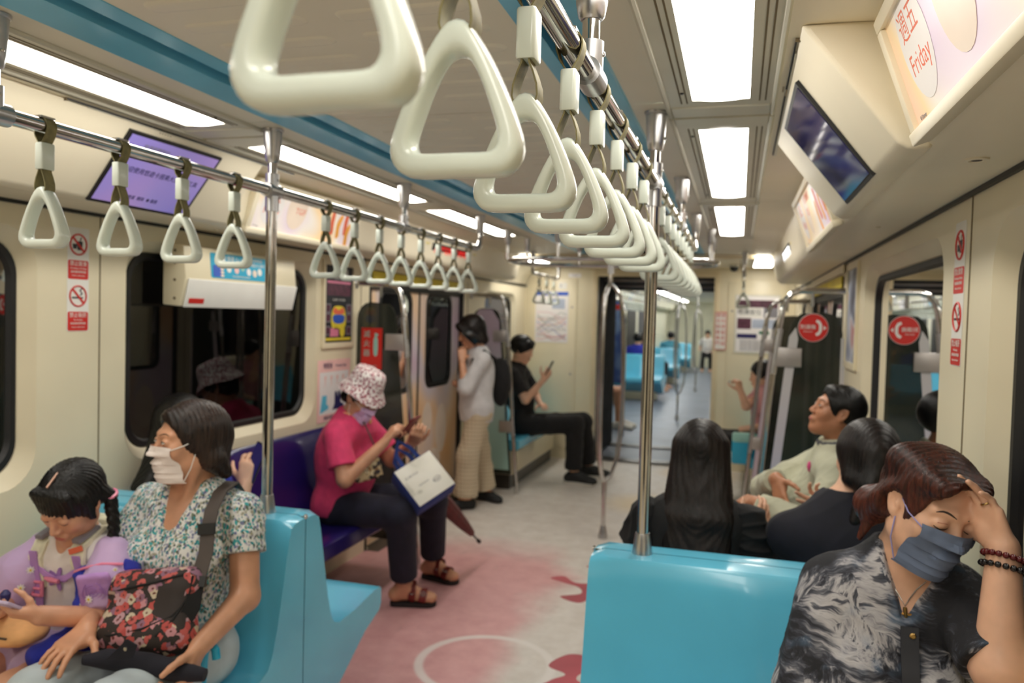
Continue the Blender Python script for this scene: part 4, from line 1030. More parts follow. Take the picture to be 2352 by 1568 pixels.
# ------------------------------------------------------------------ smooth solid modelling for the people (signed distances on a grid, surface nets)
A_ = lambda *p: np.array(p[0] if len(p) == 1 else p, np.float64)
def nrm(v): v = A_(v); return v / (np.linalg.norm(v) + 1e-12)
class Sdf:
    def __init__(s): s.p = []
    def _add(s, op, k, fn, lo, hi): s.p.append((op, k, fn, lo, hi)); return s
    def cone(s, a, b, ra, rb=None, k=.02, op='u', caps=None, flat=None):
        "tapered limb from a to b; caps: flat cut planes (point, outward normal); flat: (axis, factor) squashes the section"
        a, b = A_(a), A_(b); rb = ra if rb is None else rb; ab = b - a; L2 = ab.dot(ab) + 1e-12
        rm = max(ra, rb)
        def fn(P):
            q = [P[i] - a[i] for i in range(3)]
            if flat is not None:
                n, f = flat; d = (q[0] * n[0] + q[1] * n[1] + q[2] * n[2]) * (1 / f - 1)
                q = [q[i] + d * n[i] for i in range(3)]
            t = np.clip((q[0] * ab[0] + q[1] * ab[1] + q[2] * ab[2]) / L2, 0, 1)
            d = np.sqrt((q[0] - t * ab[0]) ** 2 + (q[1] - t * ab[1]) ** 2 + (q[2] - t * ab[2]) ** 2) - (ra + (rb - ra) * t)
            if flat is not None: d = d * min(1, flat[1] * 1.15)
            for c, n in (caps or ()):
                c = A_(c); n = nrm(n); d = np.maximum(d, (P[0] - c[0]) * n[0] + (P[1] - c[1]) * n[1] + (P[2] - c[2]) * n[2])
            return d
        return s._add(op, k, fn, np.minimum(a, b) - rm, np.maximum(a, b) + rm)
    def ell(s, c, r, R=None, k=.02, op='u', caps=None):
        c, r = A_(c), A_(r); R = np.eye(3) if R is None else A_(R)      # rows of R: the local axes
        def fn(P):
            d = [P[i] - c[i] for i in range(3)]
            q = [R[i][0] * d[0] + R[i][1] * d[1] + R[i][2] * d[2] for i in range(3)]
            k0 = np.sqrt(sum((q[i] / r[i]) ** 2 for i in range(3))); k1 = np.sqrt(sum((q[i] / r[i] ** 2) ** 2 for i in range(3))) + 1e-9
            d = k0 * (k0 - 1) / k1
            for cc, n in (caps or ()):
                cc = A_(cc); n = nrm(n); d = np.maximum(d, (P[0] - cc[0]) * n[0] + (P[1] - cc[1]) * n[1] + (P[2] - cc[2]) * n[2])
            return d
        e = np.sqrt(((R * r[:, None]) ** 2).sum(0))
        return s._add(op, k, fn, c - e, c + e)
    def box(s, c, h, R=None, r=.01, k=.01, op='u'):
        c, h = A_(c), A_(h); R = np.eye(3) if R is None else A_(R)
        def fn(P):
            d = [P[i] - c[i] for i in range(3)]
            q = [np.abs(R[i][0] * d[0] + R[i][1] * d[1] + R[i][2] * d[2]) - (h[i] - r) for i in range(3)]
            return np.sqrt(sum(np.maximum(x, 0) ** 2 for x in q)) + np.minimum(np.maximum(np.maximum(q[0], q[1]), q[2]), 0) - r
        e = (np.abs(R) * h[:, None]).sum(0)
        return s._add(op, k, fn, c - e, c + e)
    def plane(s, p, n, k=.004):
        "cut everything on the side n points to"
        p, n = A_(p), nrm(n)
        return s._add('i', k, lambda P: (P[0] - p[0]) * n[0] + (P[1] - p[1]) * n[1] + (P[2] - p[2]) * n[2], None, None)
    def ev(s, pts):
        P = np.asarray(pts, float).T; D = np.full(P.shape[1], 1.0)
        for op, k, fn, lo, hi in s.p: D = s._mix(op, k, D, fn(P))
        return D
    @staticmethod
    def _mix(op, k, D, d):
        if op == 'u': h = np.clip(.5 + .5 * (D - d) / k, 0, 1); return D + (d - D) * h - k * h * (1 - h)
        if op == 's': d = -d
        h = np.clip(.5 - .5 * (D - d) / k, 0, 1); return D + (d - D) * h + k * h * (1 - h)
    def mesh(s, res, disp=None, smooth=1):
        us = [p for p in s.p if p[0] == 'u']
        lo = np.min([p[3] for p in us], 0) - .012 - 2 * res; hi = np.max([p[4] for p in us], 0) + .012 + 2 * res
        n = np.ceil((hi - lo) / res).astype(int) + 1
        ax = [(lo[i] + res * np.arange(n[i])).astype(np.float32) for i in range(3)]
        D = np.full(n, .3, np.float32)
        for op, k, fn, a, b in s.p:
            if a is None: sl = [slice(0, n[i]) for i in range(3)]
            else:
                m = k + .008 + 2 * res
                sl = [slice(max(0, int((a[i] - m - lo[i]) / res)), min(n[i], int((b[i] + m - lo[i]) / res) + 2)) for i in range(3)]
            if any(x.stop <= x.start for x in sl): continue
            P = (ax[0][sl[0]][:, None, None], ax[1][sl[1]][None, :, None], ax[2][sl[2]][None, None, :])
            d = np.asarray(fn(P), np.float32); sub = D[tuple(sl)]
            D[tuple(sl)] = s._mix(op, k, sub, d)
        v, q = nets(D)
        v = lo + v * res
        if smooth: v = relax(v, q, smooth)
        if disp is not None:
            nr = vnormals(v, q); v = v + nr * disp(v, nr)[:, None]
        return v, q
def nets(D):
    S = D < 0
    c = np.zeros(tuple(x - 1 for x in D.shape), np.int8)
    corners = [(i, j, k) for i in (0, 1) for j in (0, 1) for k in (0, 1)]
    for i, j, k in corners: c += S[i:D.shape[0] - 1 + i, j:D.shape[1] - 1 + j, k:D.shape[2] - 1 + k]
    act = (c > 0) & (c < 8); idx = np.argwhere(act)
    if len(idx) == 0: return np.zeros((0, 3)), np.zeros((0, 4), int)
    ids = np.full(c.shape, -1, np.int32); ids[act] = np.arange(len(idx))
    val = np.stack([D[idx[:, 0] + i, idx[:, 1] + j, idx[:, 2] + k] for i, j, k in corners], 1)
    acc = np.zeros((len(idx), 3)); cnt = np.zeros(len(idx))
    cc = np.array(corners, float)
    for a in range(8):
        for b in range(a + 1, 8):
            if np.abs(cc[a] - cc[b]).sum() != 1: continue
            m = (val[:, a] < 0) != (val[:, b] < 0); t = val[m, a] / (val[m, a] - val[m, b])
            acc[m] += cc[a] + (cc[b] - cc[a]) * t[:, None]; cnt[m] += 1
    v = idx + acc / cnt[:, None]
    quads = []
    for axis in range(3):
        sl0 = [slice(1, -1)] * 3; sl1 = [slice(1, -1)] * 3
        sl0[axis] = slice(0, -1); sl1[axis] = slice(1, None)
        a, b = S[tuple(sl0)], S[tuple(sl1)]
        e = np.argwhere(a != b)
        if len(e) == 0: continue
        off = np.ones(3, int); off[axis] = 0; e2 = e + off
        sign = a[tuple(e.T)]
        o1, o2 = [q for q in range(3) if q != axis]
        def cell(d1, d2):
            q = e2.copy(); q[:, o1] -= d1; q[:, o2] -= d2; return ids[tuple(q.T)]
        qd = np.stack([cell(1, 1), cell(0, 1), cell(0, 0), cell(1, 0)], 1)
        flip = sign if axis != 1 else ~sign
        qd[~flip] = qd[~flip][:, ::-1]
        quads.append(qd)
    return v, np.concatenate(quads)
def relax(v, q, it):
    for _ in range(it):
        s = np.zeros_like(v); c = np.zeros(len(v))
        for i in range(4):
            a, b = q[:, i], q[:, (i + 1) % 4]
            for ax in range(3):
                s[:, ax] += np.bincount(a, v[b, ax], len(v)) + np.bincount(b, v[a, ax], len(v))
            c += np.bincount(a, minlength=len(v)) + np.bincount(b, minlength=len(v))
        v = v * .5 + .5 * s / np.maximum(c, 1)[:, None]
    return v
def vnormals(v, q):
    n = np.cross(v[q[:, 2]] - v[q[:, 0]], v[q[:, 3]] - v[q[:, 1]]); o = np.zeros_like(v)
    for i in range(4):
        for ax in range(3): o[:, ax] += np.bincount(q[:, i], n[:, ax], len(v))
    return o / (np.linalg.norm(o, axis=1)[:, None] + 1e-12)
def to_mesh(name, v, q):
    me = bpy.data.meshes.new(name); me.vertices.add(len(v)); me.vertices.foreach_set('co', v.astype(np.float32).ravel())
    me.loops.add(len(q) * 4); me.loops.foreach_set('vertex_index', q.astype(np.int32).ravel())
    me.polygons.add(len(q)); me.polygons.foreach_set('loop_start', np.arange(0, len(q) * 4, 4, dtype=np.int32))
    me.polygons.foreach_set('use_smooth', np.ones(len(q), bool)); me.update(calc_edges=True); me.validate(); return me
def folds(amp, freq=26, seed=0, axis=None):
    r = np.random.RandomState(seed); ds = r.randn(4, 3); ds /= np.linalg.norm(ds, axis=1)[:, None]; ws = r.randn(4, 3); ph = r.rand(4) * 6
    if axis is not None:
        ax = nrm(axis); ds = ds - .8 * np.outer(ds @ ax, ax)
    def f(v, n):
        d = 0
        for i in range(4):
            t = v @ ds[i] * freq * (1 + .35 * i) + 1.6 * np.sin(v @ ws[i] * freq * .4 + ph[i]) + ph[i]
            d = d + (1 - np.abs(np.sin(t))) ** 2 * (1 / (1 + .5 * i))
        return amp * (d / 1.6 - .35)
    return f
# --- figures
class Fig:
    "a person: joints in world coordinates, body skin as one surface, hair and clothing as children"
    def __init__(s, label, loc, skin, res, J, F, hf, hu=(0, 0, 1), hs=1.0, fat=1.0, cat='person', group=None):
        s.t = thing('person', label, cat, loc, group); s.skin, s.res, s.hs, s.fat = skin, res, hs, fat
        s.J = {k: A_(v) for k, v in J.items()}; J = s.J
        s.F = nrm(F); s.U = nrm(J['nk'] - J['pel']); s.R = nrm(np.cross(s.F, s.U)); s.F = nrm(np.cross(s.U, s.R))
        s.M = np.array([s.R, s.F, s.U])
        s.hf = nrm(hf); hu = nrm(hu); s.hr = nrm(np.cross(s.hf, hu)); s.hu = nrm(np.cross(s.hr, s.hf)); s.HM = np.array([s.hr, s.hf, s.hu])
        s.sk = Sdf()
    def h(s, x, y, z): return s.J['hd'] + s.hs * (x * s.hr + y * s.hf + z * s.hu)
    def b(s, base, x, y, z): return s.J[base] + x * s.R + y * s.F + z * s.U
    def torso(s, S, off=0, k=.05, bust=0, belly=0, low=True, wide=0):
        f = s.fat; J = s.J; ch = J['ch'] if 'ch' in J else J['pel'] * .35 + J['nk'] * .65
        wa = J['pel'] * .62 + J['nk'] * .38
        if low: S.ell(s.b('pel', 0, 0, .01), (A_(.160, .115, .12) * f) + off, s.M, k)
        S.ell(wa + s.F * (.005 + belly * .4), (A_(.128 + wide, .098 + belly, .13) * f) + off, s.M, k)
        S.ell(ch, (A_(.142, .105, .16) * f) + off, s.M, k)
        a, b = J['shL'], J['shR']
        S.cone(a * .8 + b * .2 - s.U * .012, b * .8 + a * .2 - s.U * .012, .058 * f + off, k=k)
        S.cone(J['nk'] - s.U * .01, a * .75 + b * .25, .05 * f + off, .05 * f + off, k=k); S.cone(J['nk'] - s.U * .01, b * .75 + a * .25, .05 * f + off, .05 * f + off, k=k)
        if bust:
            for q in (-1, 1): S.ell(ch + s.R * q * .066 * f + s.F * (.070 * f + bust * .3) - s.U * .035, A_(.062, .05 + bust, .064) * f + off, s.M, .04)
        return S
    def arm(s, sd, S=None, off=0, r=(.046, .039, .037, .0255), k=.02):
        S = S or s.sk; J = s.J
        S.cone(J['sh' + sd], J['el' + sd], r[0] * s.fat + off, r[1] * s.fat + off, k)
        if 'wr' + sd in J: S.cone(J['el' + sd], J['wr' + sd], r[2] * s.fat + off, r[3] + off, k)
    def leg(s, sd, S=None, off=0, r=(.085, .058, .054, .036), k=.03):
        S = S or s.sk; J = s.J
        S.cone(J['hip' + sd], J['kn' + sd], r[0] * s.fat + off, r[1] * s.fat + off, k)
        if 'an' + sd in J:
            S.cone(J['kn' + sd], J['an' + sd], r[2] * s.fat + off, r[3] + off, k)
            if off == 0: S.ell(J['kn' + sd] * .72 + J['an' + sd] * .28 - nrm(np.cross(s.R, J['kn' + sd] - J['an' + sd])) * -.012, (.046, .046, .09), None, .03)
    def foot(s, sd, S, d, L=.22, w=.04, off=0):
        an = s.J['an' + sd]; d = nrm(d); heel = an - d * .045; heel[2] = an[2] - .045
        toe = an + d * (L - .08); toe[2] = an[2] - .060
        S.cone(an, heel, .036 + off, .032 + off, .03); S.cone(heel, toe, .030 + off, .021 + off, .03); S.cone(an, toe, .034 + off, .018 + off, .03)
        side = nrm(np.cross(d, (0, 0, 1))); S.ell(toe - d * .03, (w + off, .055 + off, .020 + off), np.array([side, d, (0, 0, 1)]), .02)
    def hand(s, sd, d, n, curl=(20, 25, 15), spread=4, th=(.55, .75, .25), tcurl=18, sc=1.0, curls=None, S=None):
        "d: finger direction, n: the way the palm faces"
        S = S or s.sk; w_ = s.J['wr' + sd]; d = nrm(d); n = A_(n); n = nrm(n - d * d.dot(n)); t = np.cross(d, n) * (1 if sd == 'R' else -1)
        L = (.074, .080, .074, .058); o = (.0275, .0095, -.0085, -.0255); m = (.086, .088, .083, .076); rr = (.0088, .0090, .0086, .0076)
        for i in range(4):
            kn = w_ + sc * (d * m[i] + t * o[i]); S.cone(w_ + sc * (t * o[i] * .62 + d * .012), kn, .0135 * sc, .0112 * sc, .012)
            cu = curls[i] if curls else curl; a = 0; p = kn; s.kn = getattr(s, 'kn', {})
            sd_ = math.radians(spread * (1.5 - i))
            dd = nrm(d * math.cos(sd_) + t * math.sin(sd_))
            for j, (fr, c) in enumerate(zip((.46, .30, .24), cu)):
                a += math.radians(c); q = p + sc * L[i] * fr * (dd * math.cos(a) + n * math.sin(a))
                S.cone(p, q, rr[i] * sc * (1 - .07 * j), rr[i] * sc * (.95 - .09 * j), .003)
                if j == 0: s.kn[sd + str(i)] = (p, q)
                p = q
        S.ell(w_ + sc * (d * .035 + t * .022 + n * .008), A_(.020, .030, .016) * sc, np.array([t, d, n]), .012)
        tb = w_ + sc * (d * .022 + t * .024 + n * .006); td = nrm(d * th[0] + t * th[1] + n * th[2])
        p = tb; a = 0
        for j, (ln, r_) in enumerate(((.042, .0125), (.032, .0102), (.026, .0088))):
            ax = nrm(td * math.cos(a) + nrm(d + n * .6 - td * td.dot(d + n * .6)) * math.sin(a)); q = p + sc * ln * ax
            S.cone(p, q, r_ * sc, r_ * .86 * sc, .006); p = q; a += math.radians(tcurl)
    def head(s, S=None, neck=.050, jaw=1.0, eyes=True):
        S = S or s.sk; h, c = s.h, s.hs; H = s.HM; i0 = len(S.p)
        E = lambda p, r, k, op='u': S.ell(h(*p), A_(r) * c, H, k * c, op)
        C = lambda a, b, ra, rb, k: S.cone(h(*a), h(*b), ra * c, rb * c, k * c)
        E((0, -.018, .030), (.074, .093, .084), .01); E((0, .026, -.032), (.060, .060, .080), .03)
        for q in (-1, 1):
            C((q * .044 * jaw, -.002, -.058), (0, .056, -.098), .019 * jaw, .019, .034)
            E((q * .038, .056, -.024), (.024, .022, .025), .022); C((q * .012, .078, .024), (q * .042, .066, .024), .011, .010, .014)
        E((0, .064, -.098), (.020, .017, .018), .016)
        for q in (-1, 1): E((q * .0315, .096, .004), (.018, .0145, .0105), .012, 's')
        C((0, .081, .010), (0, .1025, -.030), .0072, .0100, .012)
        for q in (-1, 1):
            E((q * .0115, .094, -.034), (.0085, .0095, .0075), .006); E((q * .0315, .0755, .003), (.0165, .0135, .0125), .004)
        E((0, .086, -.064), (.025, .0105, .015), .014)
        for q in (-1, 1):
            e = np.array([nrm(s.hr * q * .9 + s.hf * .35), nrm(s.hf * .9 - s.hr * q * .35 + s.hu * .22), s.hu])
            S.ell(h(q * .0765, -.012, -.004), A_(.0065, .0155, .032) * c, e, .005 * c); S.ell(h(q * .0765, -.012, -.001) + e[0] * .0072 * c + e[1] * .002, A_(.0078, .0110, .020) * c, e, .003 * c, 's'); S.ell(h(q * .074, -.002, -.006), A_(.004, .006, .008) * c, e, .003 * c)
        S.cone(h(0, -.022, -.055), s.J['nk'] - s.U * .0, neck * c, (neck + .006) * c, .03)
        s.fk = Sdf(); s.fk.p = S.p[i0:]
    def front(s, x, z, off=0):
        "point of the face at local (x, z), found by marching back from in front"
        ys = np.linspace(.13, .0, 131); P = np.array([s.h(x, y, z) for y in ys]); D = s.fk.ev(P); i = int(np.argmax(D < 0)) if (D < 0).any() else len(ys) - 1
        return s.h(x, ys[i] + off / s.hs, z)
    def strip(s, pts, r, name, m, n=6, off=.0005):
        P = [s.front(x, z, off) for x, z in pts]; rs = [r * (.35 + .65 * math.sin(PI * (i + .5) / len(P))) for i in range(len(P))]
        return part(name, MB().tube(P, rs, n), m, s.t, smooth=70)
    def face(s, open_=True, brow='brow_dark', lips='lip', mouth=True, bw=.0022, look=0):
        for q in (-1, 1):
            if open_:
                W = 12; top, bot = [], []
                for i in range(W + 1):
                    x = q * .0315 + (-.0135 + .027 * i / W); g = math.sin(PI * i / W) ** .7
                    top.append((x, .0030 + .0038 * g)); bot.append((x, .0030 - .0034 * g))
                rows = [[s.front(x, a + (b_ - a) * f, .0007) for (x, a), (_, b_) in zip(bot, top)] for f in (0, .5, 1)]
                part('eye_white', MB().grid(rows), 'eye_white', s.t, smooth=70)
                ctr = q * .0315 + look; rings = [[s.front(ctr + rr_ * math.cos(a), .0032 + min(rr_, .0034) * math.sin(a), .0011) for a in [2 * PI * j / 14 for j in range(14)]] for rr_ in (.0056, .003, .0004)]
                part('iris', MB().grid(rings, True), 'iris', s.t, smooth=70)
                s.strip([(x, z + .0004) for x, z in top], .0013, 'upper_lash', 'lash', off=.0008)
            else:
                s.strip([(q * .0315 + (-.0145 + .029 * i / 8), -.002 - .0040 * math.sin(PI * i / 8)) for i in range(9)], .0016, 'closed_lash', 'lash', off=.0002)
            s.strip([(q * x, z) for x, z in ((.012, .0225), (.018, .0255), (.024, .0278), (.030, .0290), (.036, .0288), (.042, .0268), (.047, .0240))], bw, 'eyebrow', brow, off=-.0006)
        if mouth:
            s.strip([(-.022 + .044 * i / 8, -.0615 - .002 * abs(i / 4 - 1) + (.001 if i in (3, 5) else 0)) for i in range(9)], .0034, 'upper_lip', lips, 8, -.0016)
            s.strip([(-.019 + .038 * i / 8, -.0695 + .004 * abs(i / 4 - 1)) for i in range(9)], .0040, 'lower_lip', lips, 8, -.0016)
    def solid(s, name, S, m, res=None, disp=None, smooth=1, kind=None):
        v, q = S.mesh(res or s.res, disp, smooth); me = to_mesh(name, v, q); me.materials.append(M[m] if isinstance(m, str) else m)
        o = part(name, me, None, s.t)
        if kind: o['kind'] = kind
        return o
    def done(s): return s.solid('body', s.sk, s.skin)
    def hair(s, S, m='hair_black', res=None, amp=.0006, freq=90, mode='crown', name='hair'):
        c = s.J['hd']
        def disp(v, n):
            d = v - c; x, y, z = d @ s.hr, d @ s.hf, d @ s.hu
            if mode == 'crown': a = np.arctan2(x, y + .0) * freq * .5
            elif mode == 'side': a = y * freq * 6
            else: a = (x * .9 + y * .35) * freq * 6
            return amp * (np.sin(a + 2 * np.sin(z * 30) + 1.3 * np.sin(x * 60)) + .6 * np.sin(a * 2.3 + 3 * np.sin(z * 22 + y * 40)))
        return s.solid(name, S, m, res, disp)
    def scalp(s, off=.012, back=0, z0=.03):
        S = Sdf(); S.ell(s.h(0, -.020 - back, z0), (A_(.074, .094, .083) + off) * s.hs, s.HM, .01); return S
    def mask(s, m, loops='white', res=.003, z0=-.012, z1=-.112, w=.056):
        "pleated face mask wrapped over nose and chin, with ear loops"
        rows = []; N, K, KP = 20, 34, 1.15
        for j in range(K + 1):
            f = j / K; z = z0 + (z1 - z0) * f; row = []
            ph = (f * 4.2) % 1; pleat = .0075 * (ph if .12 < f < .86 else .4)
            for i in range(N + 1):
                u = -1 + 2 * i / N; x = u * w * (1 - .10 * max(0, f - .6))
                zz = max(z, -.094); p = s.front(x * .98, zz); y = (p - s.J['hd']) @ s.hf / s.hs
                y0 = (s.front(0, max(-.09, min(-.03, z))) - s.J['hd']) @ s.hf / s.hs
                keep_ = y0 - .62 * x * x / w * KP - .25 * abs(u) ** 3 * .03
                yy = max(y + .0035, keep_ - .006 if f < .95 else keep_ - .012) + pleat * (1 - u ** 4) - max(0, f - .85) * .05
                row.append(V(s.h(x, yy, z + .004 * (1 - u * u) * (1 if f < .1 else 0))))
            rows.append(row)
        o = part('face_mask', MB().grid(rows), m, s.t, smooth=22)
        for q in (-1, 1):
            for f in (.06, .93):
                r = rows[round(f * K)][N if q > 0 else 0]; e = V(s.h(q * .074, .006, .012 if f < .5 else -.030))
                mid = (V(r) + e) / 2 + V(*(s.hr * q * .009)); part('ear_loop', MB().tube([r, mid, e], .0015, 6), loops, o)
        return o
def seated(cx, cy, seat, F, H=1.58, lean=0, half=.165, side=0, thigh=.40, knee_out=.03, hipw=.085):
    "default sitting joints: F horizontal facing; lean metres forward at the neck; side metres to the person's right"
    F = nrm((F[0], F[1], 0)); R = nrm(np.cross(F, (0, 0, 1))); k = H / 1.58; Z = A_(0, 0, 1); base = A_(cx, cy, seat)
    J = {'pel': base + Z * .095 * k}
    J['nk'] = J['pel'] + Z * (.475 * k) + F * lean + R * side
    J['hd'] = J['nk'] + Z * .135 * k + F * (.03 + lean * .15)
    for sd, q in (('R', 1), ('L', -1)):
        J['sh' + sd] = J['nk'] - Z * .055 * k + R * q * half * k
        J['hip' + sd] = J['pel'] + R * q * hipw * k - Z * .01
        J['kn' + sd] = J['hip' + sd] + F * thigh * k + R * q * knee_out + Z * .01
        J['an' + sd] = J['kn' + sd] * A_(1, 1, 0) + Z * .09 + F * .02
        J['el' + sd] = J['sh' + sd] - Z * .26 * k + R * q * .05 + F * .02
        J['wr' + sd] = J['el' + sd] + F * .2 * k - Z * .03
    return J
def skin(name, c, rough=.42):
    t = NT(name); v = t.coord(); n1 = t.noise(v, 14, 3); n2 = t.noise(v, 600, 2)
    t.col(t.ramp(n1.outputs[0], [(.3, tuple(x * .93 for x in c)), (.7, tuple(min(255, x * 1.05) for x in c))]))
    t.p(Roughness=rough, Subsurface_Weight=.12, Subsurface_Scale=.01); t.b.inputs['Subsurface Radius'].default_value = (1, .4, .25)
    t.bump(n2.outputs[0], .12, .0006); return t.m
M['skin_a'] = skin('skin_warm', (214, 158, 124)); M['skin_b'] = skin('skin_tan', (208, 154, 122)); M['skin_c'] = skin('skin_light', (226, 178, 148)); M['skin_d'] = skin('skin_brown', (186, 130, 98))
M['eye_white'] = plain('eye_white', (226, 218, 210), .2, var=.01); M['iris'] = plain('iris_dark', (40, 26, 20), .1); M['lash'] = plain('lash_dark', (22, 16, 14), .6)
M['brow_dark'] = plain('eyebrow_hair', (52, 38, 30), .7); M['lip'] = plain('lip_skin', (176, 100, 88), .4); M['lip_rose'] = plain('lip_rose', (188, 96, 92), .35)
def hairmat(name, c1, c2, rough=.38):
    t = NT(name); v = t.coord('Object', (1, 1, .12)); n = t.noise(v, 150, 4, .6, .6); n2 = t.noise(t.coord(), 9, 2)
    f = t.math('ADD', t.math('MULTIPLY', n.outputs[0], .6), t.math('MULTIPLY', n2.outputs[0], .4))
    t.col(t.ramp(f, [(.38, c1), (.66, c2)])); t.p(Roughness=rough); t.b.inputs['Specular IOR Level'].default_value = .32
    t.bump(n.outputs[0], .55, .0025); return t.m
M['hair_black'] = hairmat('hair_black', (7, 7, 7), (24, 21, 20)); M['hair_brown'] = hairmat('hair_brown', (14, 11, 10), (58, 41, 32), .42)
M['hair_red'] = hairmat('hair_auburn', (28, 13, 11), (94, 45, 31), .4); M['hair_dark'] = hairmat('hair_dark_brown', (11, 9, 9), (36, 25, 22))
def fabric(name, c, var=.08, scale=18, rough=.85, weave=900, bump=.25, sheen=.04):
    t = NT(name); v = t.coord(); n = t.noise(v, scale, 3)
    t.col(t.ramp(n.outputs[0], [(.3, tuple(x * (1 - var) for x in c)), (.7, tuple(min(255, x * (1 + var)) for x in c))])); t.p(Roughness=rough, Sheen_Weight=sheen)
    t.bump(t.noise(v, weave, 2).outputs[0], bump, .0008); return t.m
# ------------------------------------------------------------------ people: materials
def tee_mat():
    t = NT('floral_tee_print'); v0 = t.coord('Object', (1, 1, .62)); wz = t.noise(v0, 55, 2); v = t.mix(.016, v0, wz.outputs['Color'], 'ADD')
    a = t.n('TexVoronoi', Scale=118); b = t.n('TexVoronoi', Scale=104); d = t.noise(v, 60, 2)
    mp = t.n('Mapping'); mp.inputs['Location'].default_value = (3, 1, 2); t.l(v, mp.inputs[0])
    w1 = t.mix(.03, v, d.outputs['Color'], 'LINEAR_LIGHT') if False else v
    t.l(v, a.inputs['Vector']); t.l(mp.outputs[0], b.inputs['Vector'])
    f1 = t.math('LESS_THAN', a.outputs['Distance'], .46); f2 = t.math('LESS_THAN', b.outputs['Distance'], .42)
    ca = t.ramp(t.n('SeparateColor').outputs[0], [(0, (255, 255, 255)), (1, (255, 255, 255))]) if False else None
    s = t.n('SeparateColor'); t.l(a.outputs['Color'], s.inputs[0])
    pal = t.ramp(s.outputs[0], [(.0, (30, 150, 156)), (.25, (150, 150, 176)), (.45, (120, 134, 112)), (.65, (40, 130, 140)), (.85, (186, 186, 200))], 'CONSTANT')
    s2 = t.n('SeparateColor'); t.l(b.outputs['Color'], s2.inputs[0])
    pal2 = t.ramp(s2.outputs[1], [(.0, (96, 104, 92)), (.3, (60, 160, 164)), (.55, (170, 168, 150)), (.8, (110, 116, 150))], 'CONSTANT')
    c = t.mix(f1, (226, 226, 222), pal); c = t.mix(f2, c, pal2); t.col(c); t.p(Roughness=.8); t.bump(t.noise(v, 900, 2).outputs[0], .2, .0008); return t.m
M['tee'] = tee_mat()
def brush_mat():
    t = NT('brush_stroke_blouse'); base = t.coord()
    warp = t.noise(base, 7, 3); v = t.mix(.10, base, warp.outputs['Color'], 'ADD')
    def sc(vec, k):
        m = t.n('Mapping'); m.inputs['Scale'].default_value = k; t.l(vec, m.inputs[0]); return m.outputs[0]
    big = t.noise(v, 6.5, 2, .5); hs = t.noise(sc(v, (9, 9, 62)), 1.0, 4, .7); vs_ = t.noise(sc(v, (70, 70, 9)), 1.0, 4, .7)
    pick = t.math('GREATER_THAN', t.noise(base, 9, 1).outputs[0], .52)
    st = t.n('Mix', data_type='FLOAT'); t.l(pick, st.inputs[0]); t.l(hs.outputs[0], st.inputs[2]); t.l(vs_.outputs[0], st.inputs[3])
    f = t.math('ADD', t.math('MULTIPLY', big.outputs[0], .62), t.math('MULTIPLY', st.outputs[0], .42))
    c = t.ramp(f, [(.455, (24, 25, 31)), (.50, (54, 56, 66)), (.53, (98, 100, 108)), (.56, (160, 158, 162)), (.61, (182, 180, 182)), (.645, (74, 76, 86)), (.70, (32, 34, 42))])
    bl = t.n('MapRange'); bl.inputs[1].default_value = .60; bl.inputs[2].default_value = .74; t.l(t.noise(base, 11, 2).outputs[0], bl.inputs[0])
    c = t.mix(t.math('MULTIPLY', bl.outputs[0], .5), c, (92, 122, 152))
    t.col(c); t.p(Roughness=.8); t.bump(t.noise(base, 700, 2).outputs[0], .2, .0008); return t.m
M['blouse'] = brush_mat()
def flower_mat(name, base, cols, scale, thr, cover=.5):
    t = NT(name); v = t.coord(); a = t.n('TexVoronoi', Scale=scale); n = t.noise(v, scale * .28, 2)
    w_ = t.noise(v, scale * 2.2, 2); vv = t.mix(.012, v, w_.outputs['Color'], 'ADD'); t.l(vv, a.inputs['Vector'])
    s = t.n('SeparateColor'); t.l(a.outputs['Color'], s.inputs[0])
    pal = t.ramp(s.outputs[0], [(i / len(cols), c) for i, c in enumerate(cols)], 'CONSTANT')
    f = t.math('MULTIPLY', t.math('LESS_THAN', a.outputs['Distance'], thr), t.math('GREATER_THAN', n.outputs[0], cover))
    core = t.math('LESS_THAN', a.outputs['Distance'], thr * .32)
    c = t.mix(f, base, pal); c = t.mix(t.math('MULTIPLY', core, f), c, tuple(x * .55 for x in cols[0])); t.col(c); t.p(Roughness=.75)
    t.bump(t.noise(v, 500, 2).outputs[0], .3, .001); return t.m
M['bag_floral'] = flower_mat('floral_bag_cloth', (48, 40, 38), [(192, 92, 88), (196, 138, 146), (200, 186, 162), (140, 100, 122), (184, 78, 74), (186, 146, 154)], 46, .62, .42)
M['hat_floral'] = flower_mat('floral_hat_cloth', (236, 230, 228), [(150, 76, 92), (176, 104, 116), (128, 60, 78), (190, 130, 140)], 80, .52, .36)
M['pouch'] = flower_mat('beige_patch_pouch', (196, 172, 132), [(70, 54, 44), (150, 110, 70), (50, 44, 50), (214, 196, 160)], 40, .55, .42)
def plaid_mat():
    t = NT('beige_plaid_trousers'); v = t.coord(); s = t.n('SeparateXYZ'); t.l(v, s.inputs[0])
    def stripes(x, fr, w_): return t.math('LESS_THAN', t.math('FRACT', t.math('MULTIPLY', x, fr)), w_)
    xy = t.math('ADD', s.outputs[0], t.math('MULTIPLY', s.outputs[1], .8))
    f = t.math('ADD', t.math('MULTIPLY', stripes(xy, 34, .3), .5), t.math('MULTIPLY', stripes(s.outputs[2], 32, .3), .5))
    t.col(t.ramp(f, [(0, (204, 190, 164)), (.5, (190, 174, 148)), (1, (172, 154, 128))])); t.p(Roughness=.85); t.bump(t.noise(v, 600, 2).outputs[0], .2, .0008); return t.m
M['plaid'] = plaid_mat()
